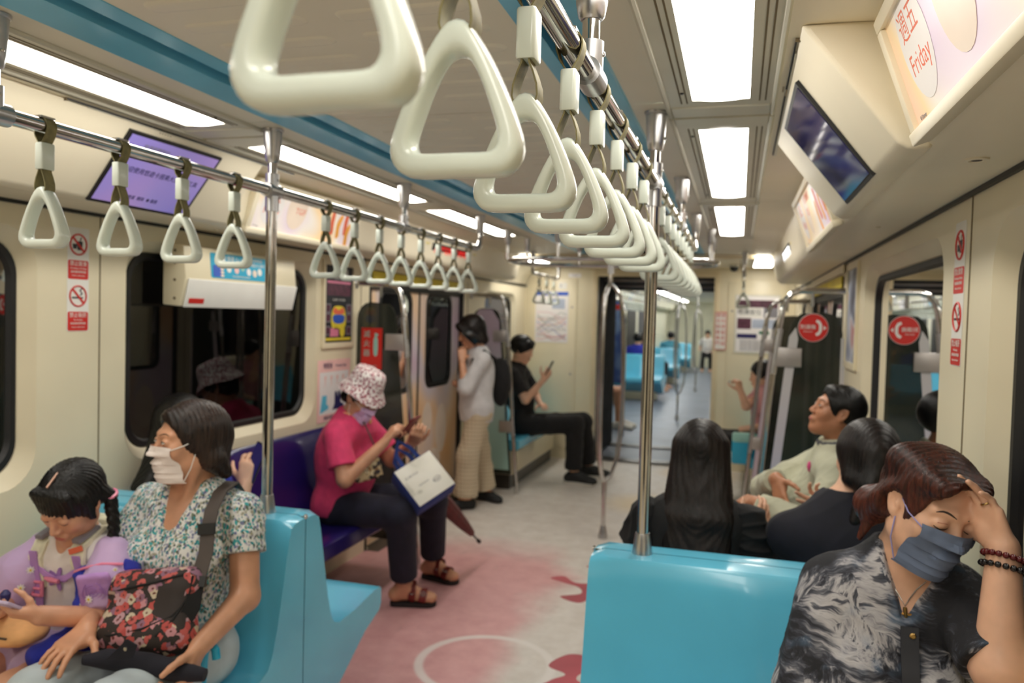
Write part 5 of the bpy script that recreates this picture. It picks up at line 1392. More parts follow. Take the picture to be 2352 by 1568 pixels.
M['pink_shirt'] = fabric('pink_polo', (216, 62, 108), .06); M['peach'] = fabric('peach_collar', (232, 178, 122)); M['navy_cloth'] = fabric('navy_trousers', (26, 25, 42), .15)
M['pale_denim'] = fabric('pale_trousers', (178, 190, 196), .07, 8); M['black_cloth'] = fabric('black_cloth', (17, 16, 18), .2); M['deep_navy'] = fabric('deep_navy_top', (22, 22, 34), .15)
M['white_cloth'] = fabric('white_tee', (232, 226, 224), .03); M['lavender'] = fabric('lavender_skirt', (186, 166, 206), .05); M['grey_white'] = fabric('pale_grey_shirt', (206, 204, 206), .04)
M['royal'] = fabric('royal_blue_cloth', (38, 48, 160), .1); M['cream_jacket'] = fabric('cream_green_jacket', (190, 190, 166), .08, 7, sheen=.1); M['grey_cloth'] = fabric('grey_cloth', (92, 94, 100), .1)
M['strap_brown'] = fabric('dark_brown_strap', (66, 56, 50), .08, rough=.6); M['lilac_cloth'] = fabric('lilac_webbing', (184, 140, 206), .06); M['cream_strap'] = fabric('cream_pastel_strap', (226, 222, 196), .07, 30)
M['pink_top'] = fabric('dusty_pink_top', (206, 150, 152), .06); M['orange_cloth'] = fabric('orange_top', (206, 146, 84), .08); M['teal_cloth'] = fabric('teal_top', (80, 150, 170), .08)
M['mask_white'] = fabric('pale_face_mask', (240, 228, 222), .02, rough=.7, sheen=0); M['mask_blue'] = fabric('slate_face_mask', (98, 112, 138), .04, rough=.65, sheen=0); M['mask_lilac'] = fabric('lilac_face_mask', (206, 176, 214), .03, rough=.7, sheen=0)
M['sandal'] = plain('dark_red_leather', (112, 34, 30), .45, var=.15); M['sole'] = plain('dark_sole', (34, 28, 28), .7); M['shoe_white'] = plain('white_shoe', (206, 202, 192), .6); M['shoe_black'] = plain('black_shoe', (24, 24, 26), .6)
M['pink_plastic'] = plain('pink_plastic', (238, 140, 170), .3); M['gold'] = plain('brass_ring', (170, 140, 86), .3, 1); M['silver'] = plain('silver_chain', (186, 184, 180), .25, 1)
M['bead_red'] = plain('dark_red_beads', (92, 18, 24), .25); M['bead_black'] = plain('black_beads', (20, 16, 18), .2); M['phone_black'] = plain('phone_black', (16, 16, 20), .15, coat=.3)
M['navy_glow'] = emit('phone_screen', (30, 24, 110), .35); M['lilac_phone'] = plain('lilac_phone_case', (200, 184, 214), .3); M['cooler_blue'] = fabric('blue_bag_side', (38, 60, 130), .08)
M['cooler_white'] = blobs('printed_white_bag_face', [(.30, (206, 202, 190)), (.38, (236, 232, 220)), (.7, (242, 238, 228))], 9, 3.3, .6); M['maroon'] = fabric('maroon_umbrella', (92, 30, 28), .12, rough=.55)
M['sheer'] = None
def sheer_mat():
    t = NT('sheer_lavender_sleeve'); t.col((206, 176, 222)); t.p(Roughness=.6, Alpha=.80, Sheen_Weight=.3); t.bump(t.noise(t.coord(), 700, 2).outputs[0], .2, .0008); return t.m
M['sheer'] = sheer_mat(); M['petal'] = plain('white_petals', (240, 238, 234), .6); M['purple_flower'] = plain('purple_print', (170, 126, 200), .6)
M['part_line'] = skin('scalp', (206, 160, 136))
def band(path, w_, t_, ups=None):
    "flat strap following a path, width direction given per point"
    rows = []; P = [V(p) for p in path]
    for i, p in enumerate(P):
        tan = (P[min(i + 1, len(P) - 1)] - P[max(i - 1, 0)]).normalized(); n = V(ups[i] if isinstance(ups, list) else ups).normalized()
        s_ = tan.cross(n).normalized(); n = s_.cross(tan).normalized()
        rows.append([p + s_ * w_ / 2 + n * t_ / 2, p - s_ * w_ / 2 + n * t_ / 2, p - s_ * w_ / 2 - n * t_ / 2, p + s_ * w_ / 2 - n * t_ / 2])
    mb = MB().grid(rows, True); n_ = len(rows); mb.f.append((0, 1, 2, 3)); mb.f.append(tuple((n_ - 1) * 4 + k for k in (3, 2, 1, 0))); return mb
def phone(label, c, d, n, w_=.072, h_=.15, m='phone_black', screen='navy_glow'):
    "slim phone: d long axis, n the way the screen faces"
    d = V(d).normalized(); n = V(n); n = (n - d * n.dot(d)).normalized(); s_ = d.cross(n)
    t = thing('phone', label, 'phone', c); c = V(c)
    part('case', MB().prism(rrect(-w_ / 2, w_ / 2, -h_ / 2, h_ / 2, .009, 4), c - n * .004, s_, d, n * .008), m, t, bevel=.0015)
    part('screen', MB().prism(rrect(-w_ / 2 + .003, w_ / 2 - .003, -h_ / 2 + .004, h_ / 2 - .004, .007, 4), c + n * .0041, s_, d, n * .0006), screen, t, smooth=0)
    part('camera_bump', MB().prism(rrect(-.012, .012, -.012, .012, .004, 3), c - n * .006 + d * (h_ / 2 - .022) + s_ * (w_ / 2 - .022), s_, d, n * .003), m, t)
    return t
# ------------------------------------------------------------------ 1 woman in the patterned blouse, front right
def woman_blouse():
    J = dict(pel=(.315, 1.93, .53), ch=(.335, 1.885, .83), nk=(.378, 1.885, 1.045), hd=(.402, 1.815, 1.172),
             shR=(.222, 1.895, .962), shL=(.466, 1.885, .975), elR=(.168, 1.80, .745), wrR=(.27, 1.60, .66), elL=(.496, 1.665, .905), wrL=(.509, 1.715, 1.125),
             hipR=(.23, 1.93, .52), hipL=(.40, 1.93, .52), knR=(.21, 1.52, .53), knL=(.42, 1.52, .53), anR=(.21, 1.50, .1), anL=(.42, 1.50, .1))
    f = Fig('woman in a grey brush-stroke blouse and slate mask, eyes closed, hand on her forehead', (.315, 1.93, .43), 'skin_c', .0036, J, (.05, -1, 0), (.34, -.90, -.27), (.10, .2, 1), 1.02, 1.06)
    M['skin_c'] = M['skin_c']
    S = f.sk; f.torso(S); f.arm('R'); f.arm('L', r=(.05, .044, .043, .029)); f.leg('R'); f.leg('L'); f.foot('R', S, (0, -1, 0)); f.foot('L', S, (0, -1, 0))
    f.head(neck=.056, jaw=1.12)
    f.hand('L', (-.38, .18, .90), (-.75, -.62, -.20), spread=4, curls=((2, 12, 8), (4, 15, 10), (8, 20, 12), (14, 26, 16)), th=(.40, .80, -.05), tcurl=12, sc=.92)
    f.hand('R', (.4, -.8, -.3), (0, -.2, -1))
    f.done(); f.face(open_=False, mouth=False, bw=.0026)
    part('eyelid_fold', MB().tube([f.front(.0315 + dx, .0085 - abs(dx) * .12, .0) for dx in (-.012, -.006, 0, .006, .012)], .0008, 5), 'lip', f.t)
    # blouse
    B = Sdf(); f.torso(B, .016, bust=.030, belly=.03)
    B.cone(f.J['shR'], f.J['elR'] * .95 + f.J['shR'] * .05, .066, .070, .03, caps=[(f.J['elR'], f.J['elR'] - f.J['shR'])])
    B.cone(f.J['shL'], f.J['elL'], .066, .066, .03, caps=[(f.J['elL'] + A_(0, .01, .01) , (.1, -.75, -.45))])
    B.cone(f.J['elR'], f.J['elR'] * .75 + f.J['wrR'] * .25, .068, .062, .02, caps=[(f.J['elR'] * .78 + f.J['wrR'] * .22, f.J['wrR'] - f.J['elR'])])
    B.ell(f.J['nk'] + A_(-.004, -.005, .07), (.070, .072, .062), None, .012, 's')
    B.cone(A_(.372, 1.805, 1.075), A_(.358, 1.785, .950), .068, .014, .006, 's')
    B.plane(f.J['pel'] + A_(0, 0, -.03), (0, 0, -1))
    g = folds(.007, 15, 3); g2 = folds(.0025, 46, 8)
    bl = f.solid('blouse', B, 'blouse', .0042, lambda v, n: g(v, n) + g2(v, n), smooth=1)
    def on(x, z, off=.002):
        "point on the blouse front"
        ys = np.linspace(1.55, 1.95, 401); P = np.stack([np.full(401, x), ys, np.full(401, z)], 1); D = B.ev(P); i = int(np.argmax(D < 0)); return V(x, ys[i] - off, z)
    pl = [on(.361, z, .006) for z in (.93, .89, .85, .80, .75, .70, .65, .6)]
    part('button_placket', band(pl, .034, .004, (0, -1, 0)), 'blackp', f.t, smooth=60)
    for z in (.915, .82, .72):
        c = on(.366, z, .010); part('button', MB().lathe([(.006, .0), (.0065, -.002), (.004, -.004)], c, 14, 'Y'), 'gold', f.t)
    # trousers
    T = Sdf(); T.ell(f.b('pel', 0, 0, .0), (.175, .13, .12), f.M, .04); f.leg('R', T, .018); f.leg('L', T, .018)
    f.solid('trousers', T, 'black_cloth', .007)
    # hair: swept back from the forehead into a low bun
    H = f.scalp(.015, .004, .026)
    for q in (-.9, -.45, 0, .4, .75): H.cone(f.h(.05 * q + .012, .066, .070), f.h(.062 * q + .012, -.05, .072), .022, .036, .02)
    H.cone(f.h(-.050, .045, .075), f.h(-.078, .0, .020), .020, .012, .02); H.cone(f.h(.058, .030, .066), f.h(.080, -.03, -.0), .020, .020, .02)
    H.cone(f.h(.074, -.04, -.02), f.h(.06, -.085, -.06), .03, .034, .02); H.ell(f.h(.055, -.100, -.055), A_(.042, .038, .040), f.HM, .02)
    H.cone(f.h(.066, -.075, -.07), f.h(.075, -.07, -.13), .018, .006, .01)
    H.ell(f.h(-.004, .100, -.020), (.078, .090, .108), f.HM, .012, 's'); H.ell(f.h(.092, .0, -.015), (.03, .030, .040), f.HM, .01, 's'); H.ell(f.h(-.092, .01, -.02), (.03, .034, .05), f.HM, .01, 's')
    f.hair(H, 'hair_red', .0036, .0009, 80, 'side')
    f.mask('mask_blue', M['loop_blue'], w=.060, z0=-.008, z1=-.120)
    # bracelets, ring, necklace
    a, b = V(f.J['elL']), V(f.J['wrL']); ax = (b - a).normalized(); e1 = ax.cross(V(0, 1, 0)).normalized(); e2 = ax.cross(e1)
    for k, (m, tt, R_) in enumerate((('bead_red', .93, .034), ('bead_black', .84, .037))):
        c = a + (b - a) * tt; mb = MB()
        for q in range(18):
            an = 2 * PI * q / 18; p = c + (e1 * math.cos(an) + e2 * math.sin(an)) * R_ + ax * (.006 * math.sin(an + 1))
            mb.lathe([(.001, -.006), (.0045, -.0045), (.0064, 0), (.0045, .0045), (.001, .006)], p, 8)
        part('bracelet', mb, m, f.t, smooth=70)
    nk = [f.h(.050, -.0, -.150), f.h(.048, .040, -.172), f.h(.03, .078, -.20), f.h(.012, .094, -.225), f.h(-.006, .098, -.232), f.h(-.03, .085, -.215), f.h(-.05, .05, -.18)]
    S_ = f.sk
    nkp = []
    for x, z in ((.312, 1.045), (.322, 1.02), (.335, .998), (.348, .978), (.357, .962), (.366, .976), (.380, .996), (.398, 1.015)):
        ys = np.linspace(1.60, 1.95, 351); D = S_.ev(np.stack([np.full(351, x), ys, np.full(351, z)], 1)); i = int(np.argmax(D < 0)); nkp.append(V(x, ys[i] - .0015, z))
    part('necklace', MB().tube(nkp, .0013, 6), 'silver', f.t)
    p = nkp[4]; part('pendant', MB().tube([p + V(0, -.003, -.002), p + V(.001, -.005, -.02), p + V(.002, -.005, -.04)], [.004, .005, .003], 8).tube([p + V(-.012, -.005, -.016), p + V(.013, -.005, -.016)], .003, 6), 'gold', f.t)
    p, q = (V(x) for x in f.kn['L2']); ax = (q - p).normalized(); e1 = ax.orthogonal().normalized(); e2 = ax.cross(e1); c = p + (q - p) * .45
    part('finger_ring', MB().tube([c + (e1 * math.cos(k) + e2 * math.sin(k)) * .0096 for k in [2 * PI * i / 16 for i in range(16)]], .0018, 6, closed=True), 'gold', f.t)
    part('ring_stone', MB().lathe([(.001, -.004), (.004, -.002), (.0045, .001), (.002, .004)], c + V(.004, -.008, .004), 8), 'silver', f.t)
M['loop_blue'] = plain('lilac_ear_loop', (150, 146, 196), .6)
woman_blouse()
# ------------------------------------------------------------------ 2 woman in the floral tee, front left
def woman_tee():
    J = dict(pel=(-1.60, 1.985, .53), ch=(-1.60, 2.02, .83), nk=(-1.598, 2.055, 1.005), hd=(-1.588, 2.00, 1.145),
             shR=(-1.768, 2.05, .930), shL=(-1.425, 2.05, .935), elR=(-1.81, 1.90, .715), wrR=(-1.665, 1.70, .672), elL=(-1.372, 1.985, .70), wrL=(-1.36, 1.765, .640),
             hipR=(-1.68, 1.97, .52), hipL=(-1.50, 1.97, .52), knR=(-1.69, 1.56, .545), knL=(-1.46, 1.56, .545), anR=(-1.69, 1.55, .10), anL=(-1.46, 1.55, .10))
    f = Fig('woman in a white and teal floral tee and pale mask, looking towards the window', (-1.6, 1.98, .43), 'skin_b', .004, J, (0, -1, 0), (-.52, -.85, .02), (0, 0, 1), 1.0, 1.0)
    S = f.sk; f.torso(S); f.arm('R', r=(.046, .040, .039, .027)); f.arm('L', r=(.046, .042, .040, .027)); f.leg('R'); f.leg('L'); f.foot('R', S, (0, -1, 0)); f.foot('L', S, (0, -1, 0)); f.head(neck=.050)
    for q in (-1, 1): S.cone(f.J['nk'] + A_(q * .012, -.075, -.055), f.J['nk'] + A_(q * .10, -.05, -.028), .010, .010, .012)
    S.cone(f.h(-.055, -.01, -.06), f.J['nk'] + A_(.010, -.075, -.05), .012, .008, .02)
    f.hand('R', (.06, -.90, -.22), (0, -.28, -1), curls=((10, 14, 10),) * 4, spread=8, th=(.55, .8, .05))
    f.hand('L', (.05, -.55, -.80), (-.85, -.25, .1), curls=((40, 50, 30),) * 4)
    f.done(); f.face(mouth=False, look=.002, bw=.002)
    B = Sdf(); f.torso(B, .012, bust=.014, belly=.022)
    for sd in 'RL':
        a, b = f.J['sh' + sd], f.J['el' + sd]; e = a + (b - a) * .50
        B.cone(a, a + (b - a) * .62, .058, .066, .03, caps=[(e, b - a)])
    B.ell(f.J['nk'] + A_(0, -.005, .06), (.082, .085, .055), None, .012, 's'); B.cone(f.J['nk'] + A_(0, -.085, .03), f.J['nk'] + A_(.004, -.125, -.085), .066, .030, .012, 's')
    B.plane(f.J['pel'] + A_(0, 0, -.035), (0, 0, -1))
    g = folds(.006, 16, 5, (0, 1, .2)); g2 = folds(.002, 50, 2)
    f.solid('floral_tee', B, 'tee', .0045, lambda v, n: g(v, n) + g2(v, n))
    T = Sdf(); T.ell(f.b('pel', 0, 0, .0), (.172, .128, .115), f.M, .04)
    for sd in 'RL': f.leg(sd, T, .016)
    f.solid('trousers', T, 'pale_denim', .006, folds(.005, 18, 7))
    # chin-length bob, flicked out
    H = f.scalp(.013, .002)
    for q in (-1, 1):
        H.cone(f.h(q * .062, -.022, .045), f.h(q * .072, -.040, -.050), .030, .030, .03); H.cone(f.h(q * .070, -.055, -.05), f.h(q * .068, -.078, -.082), .032, .022, .025)
    H.cone(f.h(0, -.080, .0), f.h(0, -.085, -.07), .052, .042, .03); H.cone(f.h(-.056, -.062, -.06), f.h(-.068, -.092, -.096), .030, .016, .02); H.cone(f.h(.05, -.065, -.06), f.h(.058, -.092, -.09), .030, .018, .02)
    H.cone(f.h(-.01, .058, .078), f.h(-.066, .022, .025), .016, .012, .02); H.cone(f.h(.01, .058, .076), f.h(.068, .022, .02), .016, .012, .02)
    H.ell(f.h(0, .094, -.030), (.084, .080, .094), f.HM, .012, 's'); H.ell(f.h(0, .04, -.14), (.075, .075, .05), f.HM, .02, 's')
    f.hair(H, 'hair_brown', .0042, .0010, 80, 'side')
    part('stray_fringe', MB().tube([f.front(.012, .062, .004), f.front(.016, .045, .006), f.front(.014, .03, .004), f.front(.019, .018, .003)], .0011, 5), 'hair_black', f.t)
    f.mask('mask_white', 'white', w=.058, z0=-.010, z1=-.118)
    return f
fw_ = woman_tee()
def tee_front(x, z, off=.0):
    ys = np.linspace(1.55, 2.1, 551); return None
# her shoulder bag and the things in her hands
t = thing('shoulder_bag', 'dark floral shoulder bag with pink and cream blossoms on the woman\'s lap', 'bag', (-1.52, 1.78, .6))
S = Sdf()
bc = A_(-1.525, 1.785, .715); bx = nrm((.97, .10, .16)); bz = nrm(A_(-.10, .42, .9)); by = np.cross(bz, bx); BM = np.array([bx, by, bz])
S.box(bc, (.128, .050, .088), BM, .045, .02); S.ell(bc - bz * .075 - bx * .015, (.150, .068, .055), BM, .05); S.cone(bc + bz * .07 - bx * .105, bc + bz * .07 + bx * .105, .036, .036, .04)
g = folds(.004, 22, 4); v, q = S.mesh(.004, g); me = to_mesh('cloth', v, q); me.materials.append(M['bag_floral']); part('cloth', me, None, t)
def bagp(u, w_):
    o = A_(bc + bx * u + bz * w_); ts = np.linspace(-.14, .05, 381); P = o[None] + by[None] * ts[:, None] if True else None
    sgn = -1 if by[1] > 0 else 1
    P = o[None] + (by * -sgn)[None] * (-ts[:, None]) if False else o[None] + by[None] * (ts[:, None] * (1 if by[1] > 0 else -1))
    i = int(np.argmax(S.ev(P) < 0)); return V(*P[i])
nb = V(*(by * (-1 if by[1] > 0 else 1)))
for name, pts in (('zip_seam', [(-.115, .045), (-.05, .052), (.03, .062), (.10, .078)]), ('lower_seam', [(-.135, -.062), (-.06, -.070), (.03, -.060), (.10, -.030), (.125, .02)]), ('side_seam', [(.125, .075), (.122, .02), (.105, -.04), (.07, -.08)])):
    part(name, MB().tube([bagp(a, b) + nb * .001 for a, b in pts], .0038, 6), 'black_cloth', t)
part('zip_pull', MB().box(0, .022, -.002, .002, -.004, .004), 'brushed', t)
bpy.data.objects['zip_pull'].location = V(bpy.data.objects['zip_pull'].location) + bagp(-.112, .046) + nb * .004
sh = V(-1.455, 1.995, .985)
P = [V(-1.405, 1.81, .795), V(-1.418, 1.865, .86), V(-1.432, 1.89, .915), V(-1.446, 1.925, .965), V(-1.462, 1.985, 1.005), V(-1.475, 2.06, 1.018), V(-1.50, 2.13, .98)]
part('strap', band(P, .042, .004, [(.25, -1, .1), (.2, -1, .15), (.15, -1, .2), (.1, -.9, .5), (0, -.4, 1), (0, .2, 1), (0, 1, .3)]), 'strap_brown', t, smooth=60)
part('strap_buckle', band([V(-1.4315, 1.884, .905), V(-1.4365, 1.892, .935)], .05, .010, (.15, -1, .2)), 'black', t)
P2 = [V(-1.405, 1.81, .797), V(-1.39, 1.775, .74), V(-1.41, 1.74, .68), V(-1.45, 1.72, .635)]
part('gusset_strap', band(P2, .042, .006, [(.7, -.7, .1)] * 4), 'black_cloth', t, smooth=60)
part('strap_ring', band([V(-1.404, 1.805, .785), V(-1.407, 1.818, .81)], .05, .012, (.3, -1, .1)), 'black', t)
t = thing('folded_umbrella', 'dark navy folded umbrella held in the woman\'s left hand', 'umbrella', (-1.42, 1.7, .58))
part('canopy', MB().tube([(-1.60, 1.62, .63), (-1.55, 1.645, .63), (-1.45, 1.68, .615), (-1.36, 1.70, .60), (-1.30, 1.715, .595)], [.012, .026, .030, .026, .016], 12), 'deep_navy', t)
part('loose_flap', MB().prism([(0, 0), (.07, .01), (.085, .045), (.06, .06)], (-1.52, 1.61, .645), (1, .2, 0), (0, -.1, 1), (0, .004, 0)), 'deep_navy', t, smooth=0)
part('press_stud', MB().lathe([(.005, 0), (.005, -.003)], (-1.455, 1.608, .685), 10, 'Y'), 'silver', t)
t = thing('blue_umbrella_handle', 'sky blue curved umbrella handle beside the woman\'s hip on the seat', 'umbrella', (-1.37, 1.85, .5))
part('crook', MB().tube([(-1.405, 1.84, .50), (-1.40, 1.84, .58), (-1.39, 1.835, .61), (-1.37, 1.83, .622), (-1.352, 1.825, .61), (-1.347, 1.823, .585)], .0115, 10), 'sky_print', t)
part('shaft', MB().tube([(-1.405, 1.84, .50), (-1.41, 1.86, .455)], .006, 8), 'steel', t)
# purple and blue jacket over her arm
t = thing('folded_jacket', 'royal blue and purple jacket bundled between the girl and the woman', 'jacket', (-1.68, 1.82, .6))
S = Sdf(); S.cone((-1.765, 1.80, .775), (-1.655, 1.84, .785), .026, .030, .03); S.cone((-1.745, 1.80, .75), (-1.725, 1.75, .62), .040, .042, .05); S.cone((-1.66, 1.84, .75), (-1.66, 1.80, .63), .036, .04, .04); S.ell((-1.72, 1.75, .60), (.075, .09, .045), None, .05); S.cone((-1.77, 1.64, .605), (-1.72, 1.74, .60), .030, .045, .04)
v, q = S.mesh(.0045, folds(.010, 26, 9)); me = to_mesh('cloth', v, q); me.materials.append(M['royal']); part('cloth', me, None, t)
jx, jz = nrm((.93, .34, .12)), nrm((-.06, -.22, .97)); jy = np.cross(jz, jx); jc = A_(-1.690, 1.752, .752)
S = Sdf(); S.box(jc, (.045, .010, .054), np.array([jx, jy, jz]), .009, .01); v, q = S.mesh(.0035, folds(.006, 30, 2)); me = to_mesh('rose_lining', v, q); me.materials.append(M['lilac_cloth']); part('rose_lining', me, None, t)
for k, r_ in enumerate((.006, .013, .021, .029)):
    part('rose_print', MB().tube([V(*(jc - jy * .0125 + jx * (r_ * math.cos(a) * (1 + .12 * math.sin(3 * a + k))) + jz * (.006 + r_ * math.sin(a)))) for a in [.7 * k + 1.7 * PI * i / 16 for i in range(17)]], .0013, 5), 'purple_flower', t)
part('pink_piping', MB().tube([(-1.785, 1.775, .79), (-1.75, 1.768, .806), (-1.70, 1.785, .820), (-1.65, 1.81, .818)], .004, 6), 'pink_plastic', t)
# ------------------------------------------------------------------ 3 the girl
def girl():
    J = dict(pel=(-1.93, 1.93, .51), ch=(-1.89, 1.90, .74), nk=(-1.868, 1.872, .872), hd=(-1.838, 1.815, .978),
             shR=(-1.985, 1.865, .812), shL=(-1.752, 1.870, .822), elR=(-2.02, 1.76, .67), wrR=(-1.905, 1.635, .715), elL=(-1.690, 1.77, .675), wrL=(-1.745, 1.625, .725),
             hipR=(-1.99, 1.92, .50), hipL=(-1.86, 1.92, .50), knR=(-1.97, 1.60, .535), knL=(-1.79, 1.58, .535), anR=(-1.97, 1.59, .18), anL=(-1.79, 1.57, .18))
    f = Fig('small girl in white top and sheer lavender sleeves, pigtails, looking down at a phone', (-1.93, 1.93, .43), 'skin_c2', .0038, J, (0, -1, 0), (.02, -.80, -.56), (.08, .1, 1), .93, .78)
    S = f.sk; f.torso(S); f.arm('R', r=(.044, .04, .038, .026)); f.arm('L', r=(.044, .04, .038, .026)); f.leg('R', r=(.085, .062, .058, .04)); f.leg('L', r=(.085, .062, .058, .04)); f.foot('R', S, (0, -1, 0), .17, .03); f.foot('L', S, (0, -1, 0), .17, .03)
    f.head(neck=.040, jaw=1.05)
    f.hand('R', (.62, -.72, .28), (.45, .1, .8), curls=((30, 40, 20),) * 4, sc=.78, th=(.6, .3, .7)); f.hand('L', (-.62, -.72, .28), (-.45, .1, .8), curls=((30, 40, 20),) * 4, sc=.78, th=(.6, .3, .7))
    f.done(); f.face(open_=False, lips='lip_rose', bw=.0018)
    B = Sdf(); f.torso(B, .012, k=.04)
    B.ell(f.J['nk'] + A_(0, -.0, .05), (.058, .062, .045), None, .01, 's'); B.cone(f.J['nk'] + A_(0, -.06, .01), f.J['nk'] + A_(-.008, -.095, -.075), .036, .008, .008, 's'); B.plane(f.J['pel'] + A_(0, 0, .02), (0, 0, -1))
    f.solid('white_top', B, 'white_cloth', .004, folds(.004, 26, 5, (0, 0, 1)))
    for sd in 'RL':
        Q = Sdf(); a, b = f.J['sh' + sd], f.J['el' + sd]; o = A_(-.014 if sd == 'R' else .014, 0, 0)
        Q.cone(a + o * .2, a + (b - a) * .5 + o, .052, .073, .03); Q.cone(a + (b - a) * .5 + o, a + (b - a) * .92, .073, .05, .03, caps=[(a + (b - a) * .93, b - a)])
        f.solid('sheer_sleeve', Q, 'sheer', .0045, folds(.005, 30, 6 if sd == 'R' else 3, b - a))
        r_ = np.random.RandomState(5 if sd == 'R' else 8)
        for k in range(6):
            th = r_.uniform(-2.6, -.5); c = a + (b - a) * (.1 + .16 * k) + o; rad = .09
            dirv = nrm(A_(math.cos(th) * 1.0, math.sin(th), 0)); ts = np.linspace(.12, .0, 241); P = c[None] + dirv[None] * ts[:, None]; i = int(np.argmax(Q.ev(P) < 0)); p = V(*(P[i] + dirv * .0035))
            n = V(*dirv); e1 = n.cross(V(0, 0, 1)).normalized(); e2 = e1.cross(n); s_ = .011 if k % 2 else .007; mb = MB()
            for w_ in range(8):
                an = 2 * PI * w_ / 8; cc = p + (e1 * math.cos(an) + e2 * math.sin(an)) * s_ * .62
                mb.prism(ellipse(0, 0, s_ * .45, s_ * .2, 8), cc, e1 * math.cos(an) + e2 * math.sin(an), e2 * math.cos(an) - e1 * math.sin(an), n * .0012)
            part('daisy', mb, 'petal', f.t, smooth=0); part('daisy_heart', MB().prism(ellipse(0, 0, s_ * .3, s_ * .3, 10), p + n * .001, e1, e2, n * .0015), 'yellow_print', f.t, smooth=0)
    K = Sdf(); K.ell(f.b('pel', 0, 0, 0), (.13, .11, .10), f.M, .04)
    for sd in 'RL': K.cone(f.J['hip' + sd], f.J['hip' + sd] * .2 + f.J['kn' + sd] * .8, .088, .084, .05, caps=[(f.J['hip' + sd] * .25 + f.J['kn' + sd] * .75, f.J['kn' + sd] - f.J['hip' + sd])])
    f.solid('skirt', K, 'lavender', .005, folds(.006, 26, 4, (0, 1, 0)))
    H = f.scalp(.013); 
    for i in range(9):
        x = -.052 + .013 * i; H.cone(f.h(x, .052, .080), f.h(x * 1.05, .082 - abs(x) * .40, .018), .016, .006, .010)
    for q in (-1, 1):
        H.cone(f.h(q * .064, .02, .05), f.h(q * .078, .018, -.03), .022, .010, .015); H.cone(f.h(q * .070, -.05, .0), f.h(q * .085, -.06, -.02), .024, .022, .015)
    H.ell(f.h(0, .105, -.058), (.068, .080, .078), f.HM, .006, 's'); H.ell(f.h(0, .11, .0), (.1, .028, .03), f.HM, .004, 's') if False else None
    H.cone(f.h(.0, .045, .118), f.h(.006, -.08, .112), .004, .004, .004, 's')
    f.hair(H, 'hair_black', .0036, .0012, 80, 'crown')
    part('hair_parting', MB().tube([f.h(.0, .05, .1165), f.h(.002, .0, .1218), f.h(.005, -.05, .117)], .0030, 6), 'part_line', f.t)
    for q in (-1, 1):
        P = Sdf(); a = A_(f.h(q * .090, -.062, -.012)); d = A_(0, .01, -1); pt = a
        for k in range(6):
            nx = a + d * .028 * (k + 1) + f.hr * q * (.012 * math.sin(k * .6)) ; P.ell((pt + nx) / 2, (.020 - .0014 * k, .018, .022), None, .010); pt = nx
        f.hair(P, 'hair_black', .0036, .002, 90, 'crown', 'pigtail')
        part('hair_tie', MB().tube([V(*(a + (math.cos(2 * PI * j / 12) * f.hf + math.sin(2 * PI * j / 12) * f.hr) * .017)) for j in range(12)], .005, 6, closed=True), 'pink_plastic', f.t)
    f.B = B; return f
M['skin_c2'] = skin('skin_child', (214, 160, 130))
fg_ = girl()
def front_of(Sx, x, z, off=.004, y0=1.45, y1=2.1):
    while Sx.ev(np.stack([np.full(131, x), np.linspace(y0, y1, 131), np.full(131, z)], 1)).min() > -.004: x += (-1.87 - x) * .15
    ys = np.linspace(y0, y1, 521); D = Sx.ev(np.stack([np.full(521, x), ys, np.full(521, z)], 1)); i = int(np.argmax(D < 0)); return V(x, ys[i] - off, z)
t = thing('school_backpack', 'pastel school backpack straps with pink buckles worn by the girl', 'backpack', (-1.88, 1.98, .7))
part('pack_body', MB().prism(rrect(-.12, .12, -.16, .14, .04, 5), (-1.885, 1.985, .74), (1, 0, 0), (0, 0, 1), (0, .07, 0)), 'cream_strap', t, bevel=.012)
for q, xs in ((-1, (-1.935, -1.945, -1.942, -1.935)), (1, (-1.803, -1.796, -1.792, -1.795))):
    P = [V(xs[0], 1.955, .872), V(xs[0] + q * .002, 1.88, .888)] + [front_of(fg_.B, x, z, .009) for x, z in zip((xs[0], xs[1], xs[2], xs[3]), (.850, .81, .765, .72))]
    ups = [(0, .3, 1), (0, -.4, 1)] + [(0, -1, .25)] * 4
    part('shoulder_strap', band(P, .044, .012, ups), 'cream_strap', t, smooth=50)
    part('grey_pad', band([P[1] + V(0, -.008, .006), P[2] + V(0, -.012, .018)], .026, .012, (0, -1, .5)), 'greyp', t)
    part('lilac_webbing', band([P[3] + V(0, -.010, .02), P[4] + V(0, -.009, 0), P[5] + V(0, -.008, 0), P[5] + V(q * .004, .0, -.06)], .026, .004, (0, -1, .2)), 'lilac_cloth', t, smooth=50)
    c = P[5] + V(0, -.014, .0); fr = MB()
    for a0, a1, b0, b1 in ((-.019, .019, .016, .023), (-.019, .019, -.023, -.016), (-.022, -.014, -.023, .023), (.014, .022, -.023, .023), (-.019, .019, -.003, .003)): fr.box(c.x + a0, c.x + a1, c.y - .004, c.y + .004, c.z + b0, c.z + b1)
    part('pink_buckle', fr, 'pink_plastic', t, bevel=.0012)
    if q > 0:
        part('orange_label', MB().box(-.024, .024, -.002, .002, -.008, .008), 'orangep', t, smooth=0); o = bpy.data.objects['orange_label']; o.location = V(o.location) + P[2] + V(.0, -.012, -.005); o.rotation_euler = (0, -.35, 0)
P = [front_of(fg_.B, x, z, .010) for x, z in ((-1.94, .785), (-1.91, .765), (-1.875, .752), (-1.84, .760), (-1.80, .785))]
part('chest_strap', band(P, .016, .004, (0, -1, 0)), 'lilac_cloth', t, smooth=50)
